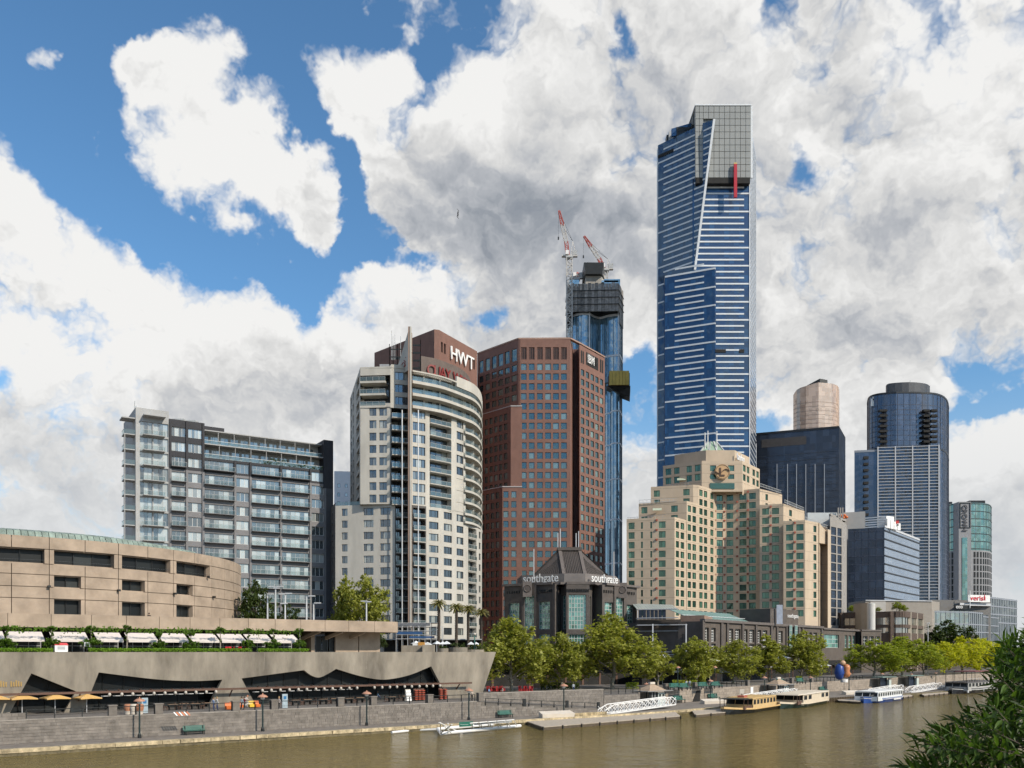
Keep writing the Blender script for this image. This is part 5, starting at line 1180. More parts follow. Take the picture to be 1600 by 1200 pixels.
# ================================================================ sandstone hotel with stepped wings
def langham():
 t = T('grand_hotel', 'sandstone hotel with stepped wings, green windows and a round gold L emblem', 'building', (*P(1130, 322), PZ))
 sm = mat('hotel_sandstone', (.52, .415, .305), .85, .06, .3, stretch=(1, 1, .5)); fr = mat('green_frame', (.025, .09, .065), .5, .05)
 zc = lambda j: 53.2+3.24*j
 rows = lambda j1, j0=-9: [(zc(j)-1.1, zc(j)+1.1) for j in range(j0, j1+1)]
 Z3, Z2, Z1, ZB, ZA = 55.6, 62.1, 68.6, 78.7, 83.4
 mk = lambda w, h, c, r: window_mesh(w, h, fr, g_green, (.5,) if w < 3 else (.25, .5, .75), (), .1)
 jl = MB()
 def F(a, Da, b, Db, z0, z1, spans, rws, lim=298):
  A_, B_ = P(a, Da), P(b, Db); d_, n_, _ = dirs(A_, B_); z_ = zc(-9)+1.62
  while z_ < z1-.5:
   if z_ > z0+.5: jl.face([(*(A_-n_*.012), z_-.04), (*(B_-n_*.012), z_-.04), (*(B_-n_*.012), z_+.04), (*(A_-n_*.012), z_+.04)])
   z_ += 3.24
  facade(t, P(a, Da), P(b, Db), z0, z1, cpx(P(a, Da), P(b, Db), spans) if spans else [], rws, sm, mk, .32, lim=lim)
 b0 = 6
 F(979, 301.5, 1054, 297, b0, Z3, [(982, 991.5), (1001.3, 1004.6), (1016, 1019), (1029.3, 1040)], rows(0))
 F(1054, 297, 1073, 304.3, b0, Z3, [(1056, 1061), (1063.5, 1069)], rows(0))
 F(998, 309.5, 1073, 304, Z3-1, Z2, [(1002, 1011.5), (1048.5, 1059)], rows(2, 1))
 F(1073, 304, 1091, 310, b0, Z2, [(1074.5, 1079.7), (1082, 1087.5)], rows(2))
 F(1017, 313.5, 1083, 309.5, Z2-1, Z1, [(1021.5, 1031), (1067.5, 1077.5)], rows(4, 3))
 F(1083, 309.5, 1091, 310, Z2-1, Z1, [], [])
 F(1091, 310, 1109, 316.5, b0, Z1, [(1092.7, 1097.8), (1100, 1105)], rows(4))
 F(1109, 316.5, 1119, 321.5, b0, Z1, [(1110, 1114.7)], rows(4)); F(1119, 321.5, 1134, 322, b0, Z1, [(1119.9, 1129.4)], rows(4)); F(1134, 322, 1151, 320.5, b0, Z1, [(1135.3, 1145.6)], rows(4))
 F(1151, 320.5, 1187, 316.5, b0, Z1, [(1155.4, 1166.3), (1170.2, 1181)], rows(4))
 F(1187, 316.5, 1222, 329, Z2-1, Z1, [(1196, 1200)], rows(4, 3))
 F(1187, 312.2, 1224, 309.6, b0, Z2, [(1190.8, 1201.7), (1206.3, 1217.2)], rows(2))
 F(1224, 309.6, 1257, 326, Z3-1, Z2, [(1233, 1237.5)], rows(2, 1))
 F(1224, 306.2, 1258, 304, b0, Z3, [(1228.3, 1239.4), (1244.3, 1255.6)], rows(0))
 F(1258, 304, 1280, 310.5, b0, Z3, [(1271, 1275.6)], rows(0))
 F(1280, 310, 1283, 318, b0, Z3, [], []); F(1283, 318, 1294, 316, b0, Z3-1.5, [], [])
 MB().prism([tuple(P(1293.4, 312)), tuple(P(1298, 315)), tuple(P(1298, 330)), tuple(P(1293.4, 330))], b0, Z3-2).build('fin', sm, t)
 MB().hexa([(*P(1280, 310.2), Z3-7), (*P(1294, 314), Z3-7), (*P(1294, 330), Z3-7), (*P(1280, 330), Z3-7)], [(*P(1280, 310.2), Z3), (*P(1294, 314), Z3-3.2), (*P(1294, 330), Z3-3.2), (*P(1280, 330), Z3)]).build('shoulder', sm, t)
 for pts, z in (([(979.5, 302), (1054, 297.6), (1073, 305), (1091, 311), (1109, 317), (1120, 323), (1134, 323.5), (1120, 345), (985, 345)], Z3-.3), ([(1134, 323.5), (1151, 321), (1187, 317), (1188, 313), (1224, 310.2), (1225, 307), (1258, 304.7), (1279, 311), (1282, 319), (1294, 318), (1293, 345), (1134, 345)], Z3-.3),
     ([(998.5, 310), (1073, 305), (1091, 311), (1109, 317), (1120, 323), (1120, 345), (1003, 345)], Z2-.3), ([(1134, 323.5), (1151, 321), (1187, 317), (1188, 313), (1224, 310.2), (1256, 326), (1255, 345), (1134, 345)], Z2-.3),
     ([(1017.5, 314), (1083, 310), (1091, 311), (1109, 317), (1120, 323), (1134, 323.5), (1151, 321), (1187, 317), (1221, 329), (1220, 345), (1020, 345)], Z1-.3)):
  body(t, [P(*p) for p in pts], b0, z, m_dkint if False else mat('stone_core', (.25, .20, .15), .9, .05), 'core', .6)
 mk2 = mk
 F(1036, 326.8, 1096.5, 318, Z1-2, ZB, [(1039.7, 1048.8), (1053, 1061.7), (1072.5, 1081), (1085.5, 1094.5)], [(73.0-1.15, 73.0+1.15), (76.3-1.15, 76.3+1.15)])
 zr = lambda y: zp(318, y)
 F(1096.5, 318, 1160, 318, zp(318, 767), ZB, [(1109.5, 1119), (1137.5, 1147.3)], [(zr(748.5), zr(741)), (zr(736), zr(727))])
 A, B = P(1109.5, 317.9), P(1147.5, 317.9); MB().box(A.x, 317.7, zr(764), B.x, 318, zr(755)).build('band_window', g_green, t)
 F(1160, 318, 1187, 332.6, Z1-2, ZB, [(1160.8, 1165), (1167, 1170.8), (1175.8, 1179.7), (1181.8, 1185.6)], [(73.0-1.15, 73.0+1.15), (76.3-1.15, 76.3+1.15)])
 body(t, [P(1036, 326.8), P(1096.5, 318), P(1160, 318), P(1187, 332.6), P(1180, 345), P(1042, 345)], zp(318, 766), ZB-.2, MATS['stone_core'], 'tower_core', .6)
 MB().prism([tuple(P(1096.5, 317.6)), tuple(P(1160, 317.6)), tuple(P(1160, 322)), tuple(P(1096.5, 322))], zp(318, 768.5), zp(318, 765.5)).build('corbel', sm, t)
 cr = [P(1054, 332), P(1103, 324), P(1148, 324), P(1171, 336), P(1168, 345), P(1058, 345)]
 MB().prism([tuple(p) for p in cr], ZB-.2, ZA).build('crown', sm, t); MB().prism([tuple(p) for p in cr], ZA, ZA+.4).build('crown_coping', sm, t)
 cop = mat('green_roof_glass', (.28, .38, .28), .5, .08, .4); q0 = [P(1090, 331), P(1137, 331), P(1135, 343), P(1092, 343)]; zt = zp(334, 689)
 q1 = [P(1106, 335), P(1119, 335), P(1118, 339), P(1107, 339)]; MB().hexa([(*p, ZA) for p in q0], [(*p, zt) for p in q1]).build('pyramid_roof', cop, t)
 for a, b in ((q0[0], q1[0]), (q0[1], q1[1]), ((q0[0]+q0[1])/2-Vector((1.5, 0)), (q1[0]+q1[1])/2-Vector((.6, 0))), ((q0[0]+q0[1])/2+Vector((2, 0)), (q1[0]+q1[1])/2+Vector((.6, 0)))): MB().bar((*a, ZA), (*b, zt), .5).build('roof_rib', m_frameg, t)
 for px, y in ((1101.5, 676), (1106, 673), (1120, 673.5)): p = P(px, 333); MB().bar((p.x, p.y, ZA), (p.x, p.y, zp(333, y)), .35, n=6).build('flagpole', m_white, t)
 stuff(jl.build('panel_joints', MATS['stone_core'], t, fix=False))
 gold = mat('gold_emblem', (.52, .33, .17), .4, .05); c = P(1128.4, 317.3); z = zr(738); R = 11.8*317/1400
 o = MB().lathe([(.01, 0), (R, 0), (R, .35), (.01, .35)], 32).blocal('emblem_disc', gold, t); o.location = Vector((c.x, c.y, z))-t.location; o.rotation_euler = (pi/2, 0, 0)
 bz = mat('bronze_dark', (.09, .05, .03), .4, .05)
 o = MB().lathe([(R*.88, .36), (R*.93, .36), (R*.93, .42), (R*.88, .42)], 32).blocal('emblem_ring', bz, t); o.location = Vector((c.x, c.y, z))-t.location; o.rotation_euler = (pi/2, 0, 0)
 text('L', 4.1, bz, t, (c.x-1.3, c.y-.45, z-1.5), 0, .1, 'emblem_letter', .09)
 sw = MB(); pts = [Vector((c.x-R*.95+2*R*.95*k/12, c.y-.55, z+.15+.75*sin(k/12*2*pi)*-1)) for k in range(13)]
 for a, b in zip(pts[:-1], pts[1:]): sw.bar(a, b, .28)
 sw.build('emblem_swoosh', bz, t)
 A, B = P(1149, 323), P(1171, 335); d, n, ang = dirs(A, B); q = A-n*.3; text('Langham', 3.4, m_white, t, (q.x+.3, q.y, ZA-3.1), ang, .15, 'sign_letters', .05, sx=.62)
 rl = MB()
 for pts, z in (([(980, 306.5), (1040, 299)], Z3), ([(999, 309), (1058, 305)], Z2), ([(1018, 321), (1080, 309)], Z1), ([(1258, 304), (1293, 325)], Z3), ([(1226, 308), (1256, 325)], Z2), ([(1188, 313), (1221, 327)], Z1)):
  a, b = P(*pts[0]), P(*pts[1]); L = (b-a).length; rl.bar((*a, z+1.1), (*b, z+1.1), .1); rl.bar((*a, z+.2), (*b, z+.2), .1)
  for k in range(int(L/1.3)+1): p = a+(b-a).normalized()*k*1.3; rl.bar((*p, z), (*p, z+1.15), .09)
 stuff(rl.build('terrace_rails', m_frameg, t))
 hood = MB().hexa([(0, -1.6, -.9), (3, -1.6, -.9), (3, 0, 0), (0, 0, 0)], [(0, -1.6, -.75), (3, -1.6, -.75), (3, 0, .15), (0, 0, .15)]).mesh('terrace_hood', mat('pale_green_canvas', (.42, .47, .36), .7, .05))
 for px, D, z in ((1000, 303.5, Z3-2.2), (1020, 306.8, Z2-2.2), (1039, 316, Z1-2.2), (1058, 323, ZB-5.4)): p = P(px, D); child('terrace_hood', hood, t, (p.x, p.y, z), radians(-10))
 st = MB(); red = mat('terracotta_stud', (.30, .07, .04), .6, .05)
 for px, D in ((1151.6, 320.2), (1168.3, 318.1), (1204, 310.7), (1241.8, 304.8), (1132, 321.7), (1117.5, 321), (1026, 298.4)):
  p = P(px, D+.2)
  for j in range(-9, {1151.6: 4, 1168.3: 4, 1204: 2, 1241.8: 0, 1132: 4, 1117.5: 4, 1026: 0}[px]+1): st.box(p.x-.3, p.y-.3, zc(j)+1.3, p.x+.3, p.y+.1, zc(j)+1.9)
 stuff(st.build('terracotta_studs', red, t))
langham()
# ================================================================ glass and steel towers to the right
g_navy = glass('navy_curtain', (.010, .016, .028), (.024, .036, .06), .3, .08, .02, .04, (.5, .62, .85), cell=(3.3, 3.3, 3.8), top=.16)
g_dusk = glass('slate_curtain', (.012, .018, .03), (.04, .05, .075), .3, .07, .025, .09, (.6, .75, 1), cell=(2.6, 2.6, 3.3))
g_gold = glass('bronze_curtain', (.36, .24, .17), (.50, .35, .26), .5, .18, .03, .22, (1, .78, .62), cell=(2.5, 2.5, 3.2))
g_sky = glass('mirror_curtain', (.05, .075, .11), (.10, .14, .19), .3, .03, .012, .50, (.78, .88, 1), cell=(3, 3, 3.6))
g_teal = glass('teal_curtain', (.015, .06, .055), (.12, .20, .18), .3, .06, .03, .25, (.6, .92, .85), cell=(4, 4, 3.4))
m_line = mat('thin_mullion', (.26, .28, .32), .5, .05); m_linel = mat('pale_grid', (.52, .53, .55), .6, .05); m_lined = mat('dark_floor_line', (.012, .014, .018), .4, .05)
def dark_block():
 A, B, C = P(1182, 537), P(1311, 520), P(1321, 548); zt = zp(520, 669); t = T('office_block', 'broad navy glass office block with faint vertical lines behind the sandstone hotel', 'building', (B.x, B.y, PZ))
 curtain(t, [A, B, C], PZ, zt, g_navy, [], None)
 f = MB(); d, n, _ = dirs(A, B)
 for px in (1214, 1230.5, 1244.5, 1259, 1273.5, 1288): p = A+d*onseg(A, B, px)-n*.3; f.bar((p.x, p.y, zp(p.y, 806)), (p.x, p.y, zp(p.y, 725)), .35)
 stuff(f.build('vertical_fins', m_line, t)); h = MB(); z = 40
 while z < zt-12: h.prism([tuple(A-n*.08), tuple(B-n*.08), tuple(B), tuple(A)], z, z+.3); z += 3.8
 stuff(h.build('floor_lines', mat('navy_floor_line', (.03, .036, .05), .4, .05), t)); a, b = A+d*onseg(A, B, 1190)-n*.1, A+d*onseg(A, B, 1260)-n*.1
 MB().prism([tuple(a), tuple(b), tuple(b+n), tuple(a+n)], zp(528, 695), zp(528, 682)).build('plant_louvres', mat('louvre_dark', (.06, .055, .055), .7, .1), t)
 MB().prism([tuple(A-n*.2), tuple(B-n*.2), tuple(C), tuple(C+Vector((0, 20))), tuple(A+Vector((0, 20)))], zt, zt+1.3).build('roof', m_lined, t); body(t, [A, B, C, P(1318, 565), P(1182, 560)], PZ, zt, m_dkint, 'core', 1)
dark_block()
def gold_tower():
 t = T('skyscraper', 'pale bronze glass tower top rising behind the navy block', 'building', (*P(1275, 700), PZ)); pts = arcpts([(1239.5, 712), (1250, 705), (1279, 700)], 3)+arcpts([(1300, 703), (1309, 709), (1311.5, 722)], 3); zt = zp(700, 597.5)
 g = MB(); n = len(pts)
 tops = [zp(712, 617), zp(709, 613), zp(707, 609), zp(705, 606), zp(703, 603), zp(702, 600)]+[zt]*20
 for i, (a, b) in enumerate(zip(pts[:-1], pts[1:])): g.face([(*a, PZ), (*b, PZ), (*b, tops[i+1]), (*a, tops[i])])
 g.build('curtain_wall', g_gold, t, fix=False)
 f = MB(); z = 150
 while z < zt-14:
  for a, b in zip(pts[:-1], pts[1:]): d, n_, _ = dirs(a, b); f.prism([tuple(a-n_*.08), tuple(b-n_*.08), tuple(b), tuple(a)], z, z+.3)
  z += 3.3
 stuff(f.build('floor_lines', mat('bronze_line', (.28, .20, .16), .5, .05), t))
 q = [P(1258, 708), P(1281, 704), P(1293, 706), P(1293, 730), P(1258, 730)]; MB().hexa([(*p, zt-14) for p in q], [(*p, z_) for p, z_ in zip(q, (zp(705, 602), zp(704, 591.5), zp(704, 592.5), zt, zt))]).build('roof_screen', m_black, t)
 body(t, pts+[P(1309, 740), P(1242, 740)], PZ, zt-12, m_dkint, 'core', 1.5)
 a = P(1243.5, 708.5); MB().box(a.x, a.y-.5, zp(708, 631), a.x+1.3, a.y+3, zp(708, 625)).build('opening', m_dkint, t)
gold_tower()
def curved_tower():
 t = T('skyscraper', 'dark blue curved tower with a drum cap, right of the bronze tower', 'building', (*P(1420, 600), PZ)); zt = zp(600, 612)
 path = arcpts([(1355, 628), (1358, 612), (1372, 604), (1400, 600)], 4)[:-1]+arcpts([(1400, 600), (1448, 601), (1470, 607), (1480, 620), (1482.5, 640)], 5)
 curtain(t, path, PZ, zt, g_dusk, [zt-.6, zp(600, 699)], m_lined, 1.2, fins=4.2, fm=mat('slate_line', (.05, .06, .09), .4, .05), fw=.25)
 h = MB(); z = 30
 while z < zt-8:
  for a, b in zip(path[:-1], path[1:]): d, n, _ = dirs(a, b); h.prism([tuple(a-n*.1), tuple(b-n*.1), tuple(b), tuple(a)], z, z+.35)
  z += 3.4
 stuff(h.build('floor_lines', MATS['slate_line'], t))
 bal = MB();
 for x0, x1 in ((1373, 1384), (1441.5, 1450), (1453.5, 1462)):
  for k in range(16):
   a, b = P(x0, 599), P(x1, 600); z = zt-14-4.6*k*.75; bal.box(a.x, a.y-1.8, z, b.x, a.y+1, z+1.5)
 stuff(bal.build('balcony_slots', m_dkint, t))
 cap = arcpts([(1384, 612), (1390, 606), (1420, 603), (1445, 606), (1453, 612)], 3); dk = mat('drum_grey', (.055, .06, .07), .5, .05)
 MB().prism([tuple(p) for p in cap]+[tuple(P(1450, 635)), tuple(P(1386, 635))], zt, zp(603, 597)).build('drum_cap', dk, t)
 body(t, path+[P(1478, 655), P(1358, 655)], PZ, zt-.5, m_dkint, 'core', 2)
 am = MB()
 for px, h_ in ((1389, 2), (1422, 4), (1427, 1.5)): p = P(px, 612); am.bar((p.x, p.y, zp(603, 597)), (p.x, p.y, zp(603, 597)+h_), .25)
 am.build('antennas', m_frameg, t)
 a = P(1358, 609.5); lg = MB(); z = zp(609, 636); lg.box(a.x+.2, a.y-3, z, a.x+2, a.y-2.6, z+5); lg.box(a.x+1.2, a.y-3, z+4, a.x+3.8, a.y-2.6, z+6.4); lg.build('roof_logo', m_white, t)
curved_tower()
def grid_block():
 A0, A, B, C = P(1335, 583), P(1370, 580), P(1467, 574), P(1470, 590); t = T('apartment_tower', 'slab tower with pale open grid facade in front of the curved dark tower', 'building', (A.x, A.y, PZ)); d, n, _ = dirs(A, B); zt = zp(577, 697); zl = zp(583, 704)
 curtain(t, [A0, A], PZ, zl, g_dusk, [], None); curtain(t, [A, B], PZ, zt, g_dusk, [], None); curtain(t, [B, C], PZ, zt, g_dusk, [], None)
 MB().prism([tuple(A0-n*.2), tuple(A-n*.2), tuple(A+n*.3), tuple(A0+n*.3)], zl-1.4, zl).build('left_cap', m_line, t)
 for px in (1371.3, 1398.5, 1425.3, 1451, 1466.5): u = onseg(A, B, px); p = A+d*(u-.35)-n*1.0; MB().prism([tuple(p), tuple(p+d*.7), tuple(p+d*.7+n*1), tuple(p+n*1)], PZ, zt).build('grid_post', m_linel, t)
 k = 0; z = zt-.5
 while z > PZ+6:
  MB().prism([tuple(A-n*.9), tuple(B-n*.9), tuple(B), tuple(A)], z-.16, z+.16).build('grid_beam', m_linel, t)
  for i, (x0, x1) in enumerate(((1373, 1383), (1386, 1397), (1400, 1411), (1413, 1424), (1427, 1437), (1440, 1449), (1453, 1459), (1461, 1466))):
   pass
  z -= 2.02*(2 if k == -1 else 1); k += 1
 wn = MB(); z = zt-1.7
 while z > PZ+6:
  for i in range(16):
   if random.random() < .5: u = (B-A).length*(i+.2)/16; p = A+d*u-n*.12; q = A+d*(u+1.6)-n*.12; wn.prism([tuple(p), tuple(q), tuple(q+n*.05), tuple(p+n*.05)], z, z+.9)
  z -= 2.02
 stuff(wn.build('window_lights', mat('pale_blind', (.16, .18, .20), .6, .1, isl=.4), t))
 sl = MB(); z = zl-6
 while z > 40: a, b = P(1349, 580.5), P(1357, 580); sl.box(a.x, a.y-.8, z, b.x, a.y, z+1.6); z -= 4.1
 stuff(sl.build('balcony_slots', m_dkint, t)); body(t, [A0, A, B, C, P(1465, 600), P(1336, 600)], PZ, zl-1, m_dkint, 'core', 1)
grid_block()
def crown_tower():
 t = T('hotel_tower', 'teal glass hotel tower with a grey vertical sign strip at the far right', 'building', (*P(1510, 900), PZ)); gr = mat('grey_pier', (.27, .27, .28), .7, .05, .2)
 path = arcpts([(1482, 925), (1486, 915), (1498, 910)], 2); p2 = arcpts([(1517, 908), (1535, 910), (1546, 918), (1549.5, 935)], 4); zt = zp(910, 786)
 zm = zp(910, 860); bs = [zt-1-7.6*k for k in range(7)]
 for pt in (path, p2):
  curtain(t, pt, zm, zt, g_teal, bs, mat('dark_band_line', (.025, .035, .035), .5, .05), .8, fins=5, fm=MATS['thin_mullion'], fw=.3); curtain(t, pt, PZ, zm, gr, [], None)
 wn = MB()
 for pt in (path, p2):
  for a, b in zip(pt[:-1], pt[1:]):
   d, n, _ = dirs(a, b); L = (b-a).length; u = .6
   while u+1.8 < L:
    z = PZ+8
    while z < zm-5: p, q = a+d*u-n*.2, a+d*(u+2)-n*.2; wn.prism([tuple(p), tuple(q), tuple(q+n*.1), tuple(p+n*.1)], z, z+5.6); z += 6.8
    u += 3.6
 stuff(wn.build('windows', m_glassd, t))
 a, b = P(1498, 902), P(1517, 902); zs = zp(902, 784); MB().box(a.x, 902, PZ, b.x, 925, zs).build('sign_strip', gr, t)
 c, e = P(1503.5, 901.5), P(1511.5, 901.5); MB().box(c.x, 901.5, PZ, e.x, 902, zp(902, 840)).build('strip_window', g_teal, t)
 f = MB(); c, e = P(1500, 901.4), P(1516.4, 901.4); z0, z1 = zp(902, 825), zp(902, 785.5)
 for (x0, x1, za, zb) in ((c.x, e.x, z0, z0+.6), (c.x, e.x, z1-.6, z1), (c.x, c.x+.6, z0, z1), (e.x-.6, e.x, z0, z1)): f.box(x0, 901.3, za, x1, 901.9, zb)
 f.build('sign_frame', MATS['dark_band_line'], t)
 o = text('CROWN', 6.8, mat('dark_sign_letters', (.07, .07, .08), .5, .03), t, (P(1504.2, 901).x, 901.2, z1-2), 0, .2, 'sign_letters', .16, sx=1)
 o.rotation_euler = (pi/2, pi/2, 0)
 a, b = P(1515, 915), P(1537, 918); MB().box(a.x, 915, zt, b.x, 930, zp(915, 782)).build('plant_room', m_lined, t); body(t, path+p2[0:]+[P(1546, 950), P(1484, 950)], PZ, zt-1, m_dkint, 'core', 1)
 a, b = P(1482, 925), P(1488, 925); MB().box(a.x, 925, zt, b.x, 935, zp(925, 784)).build('plant_room', m_lined, t)
crown_tower()
def glass_office():
 A, B, C = P(1325, 436), P(1382, 430), P(1436.5, 482); zt = zp(430, 824); t = T('glass_office', 'mid-height glass office with a mirror-like right face crossed by dark lines', 'building', (B.x, B.y, PZ))
 curtain(t, [A, B], PZ, zt, g_navy, [], None, fins=3.2, fm=MATS['slate_line'], fw=.15)
 g = MB(); g.face([(*B, PZ), (*C, PZ), (*C, zt), (*B, zt)]); g.build('curtain_wall', g_sky, t, fix=False)
 d, n, _ = dirs(B, C); d1, n1, _ = dirs(A, B); z = zt-1.5
 while z > 8:
  MB().prism([tuple(B-n*.35), tuple(C-n*.35), tuple(C), tuple(B)], z-.3, z+.3).build('floor_band', m_lined, t); MB().prism([tuple(A-n1*.1), tuple(B-n1*.1), tuple(B), tuple(A)], z-.2, z+.2).build('floor_line', m_line if False else MATS['slate_line'], t); z -= 4.0
 MB().prism([tuple(B-n*.3-d*.3), tuple(C-n*.3), tuple(C+n*.5), tuple(B+n*.5)], zt, zt+1.0).build('parapet', m_linel, t)
 body(t, [A, B, C, P(1434, 500), P(1325, 480)], PZ, zt, m_dkint, 'core', .8)
 w = m_white; a, b, c = P(1351, 440), P(1405, 433), P(1410, 445)
 for k in range(5): z = zt+1.2+k*1.15; q, r_ = P(1352, 441), P(1384, 436); MB().prism([tuple(q), tuple(r_), tuple(r_+Vector((0, .5))), tuple(q+Vector((0, .5)))], z, z+.5).build('louvre', w, t)
 q, r_ = P(1385, 437), P(1397, 440); MB().prism([tuple(q), tuple(r_), tuple(r_+Vector((0, 10))), tuple(q+Vector((0, 10)))], zt+.3, zp(437, 806)).build('roof_box', w, t)
 for i in range(4): q = P(1386.5+5.4*i, 433+i*2.6); r_ = P(1391+5.4*i, 434.5+i*2.6); MB().prism([tuple(q), tuple(r_), tuple(r_+Vector((0, 1))), tuple(q+Vector((0, 1)))], zt+.2, zp(433, 810+i*1.2)).build('sign_panel', w, t)
 q = P(1402, 439.5); org = mat('orange_logo', (.62, .15, .04), .5, .05); rd = mat('red_logo', (.5, .03, .03), .5, .05)
 MB().box(q.x-.9, q.y-.5, zp(439, 818), q.x+.6, q.y-.3, zp(439, 813.5)).build('logo', rd, t); MB().box(q.x-.3, q.y-.45, zp(439, 821.5), q.x+.5, q.y-.3, zp(439, 819)).build('logo_mark', mat('logo_mark_dark', (.05, .04, .04), .5, .02), t)
glass_office()
def beige_back():
 A, B = P(1284, 470), P(1352, 466); t = T('office_block', 'pale plain block with an orange logo behind the glass office', 'building', (A.x, A.y, PZ)); pm = mat('pale_render', (.50, .47, .43), .8, .05, .3)
 zt = zp(466, 799); MB().prism([tuple(P(1318, 470)), tuple(B), tuple(P(1352, 490)), tuple(P(1318, 490))], PZ, zt).build('wall', pm, t)
 MB().prism([tuple(A), tuple(P(1318, 468)), tuple(P(1318, 490)), tuple(A+Vector((0, 20)))], PZ, zp(470, 803)).build('wall', pm, t)
 lm = MATS['orange_logo']; p = P(1317.5, 465.5)
 for dx, dz in ((-1, .3), (.6, .6), (1.6, -.3), (0, -.6)): MB().lathe([(.01, -.8), (.9, -.5), (1.0, 0), (.9, .5), (.01, .8)], 8, (p.x+dx, p.y)).build('logo_blob', lm, t, smooth=True).location.z += zp(466, 807.5)+dz-0
 return t
beige_back()
def grey_neighbour():
 A, B, C = P(1297, 345), P(1316, 352), P(1323, 362); zt = zp(345, 806); t = T('office_block', 'grey panelled office with dark window strips touching the right flank of the sandstone hotel', 'building', (A.x, A.y, PZ)); gm = mat('grey_cladding', (.30, .28, .26), .7, .06, .3)
 mk = lambda w, h, c, r: window_mesh(w, h, m_framed, g_navy, (), (.5,), .1); z = zt-4; rows = []
 while z > 22: rows.append((z-3.1, z)); z -= 3.5
 facade(t, A, B, PZ, zt, cpx(A, B, [(1298.5, 1306.5), (1308.5, 1315)]), rows, gm, mk, .25); facade(t, B, C, PZ, zt-1, [], [], gm, None)
 body(t, [A, B, C, P(1321, 380), P(1297, 380)], PZ, zt-1, m_dkint, 'core', .8)
 a, b = P(1262, 352), P(1308, 352); wm = mat('plant_white', (.52, .55, .56), .6, .05); MB().prism([tuple(a), tuple(b), tuple(b+Vector((0, 8))), tuple(a+Vector((0, 8)))], zt-3, zp(352, 801)).build('roof_plant', wm, t)
 for k in range(3): c = P(1310+k*3.5, 350); MB().box(c.x-.2, c.y, zt, c.x+.2, c.y+.4, zt+4).build('post', gm, t)
 a, b = P(1298, 344.5), P(1322, 361); MB().prism([tuple(a), tuple(b), tuple(b+Vector((0, 2))), tuple(a+Vector((0, 2)))], zt+.1, zt+.9).build('roof_edge', gm, t)
grey_neighbour()
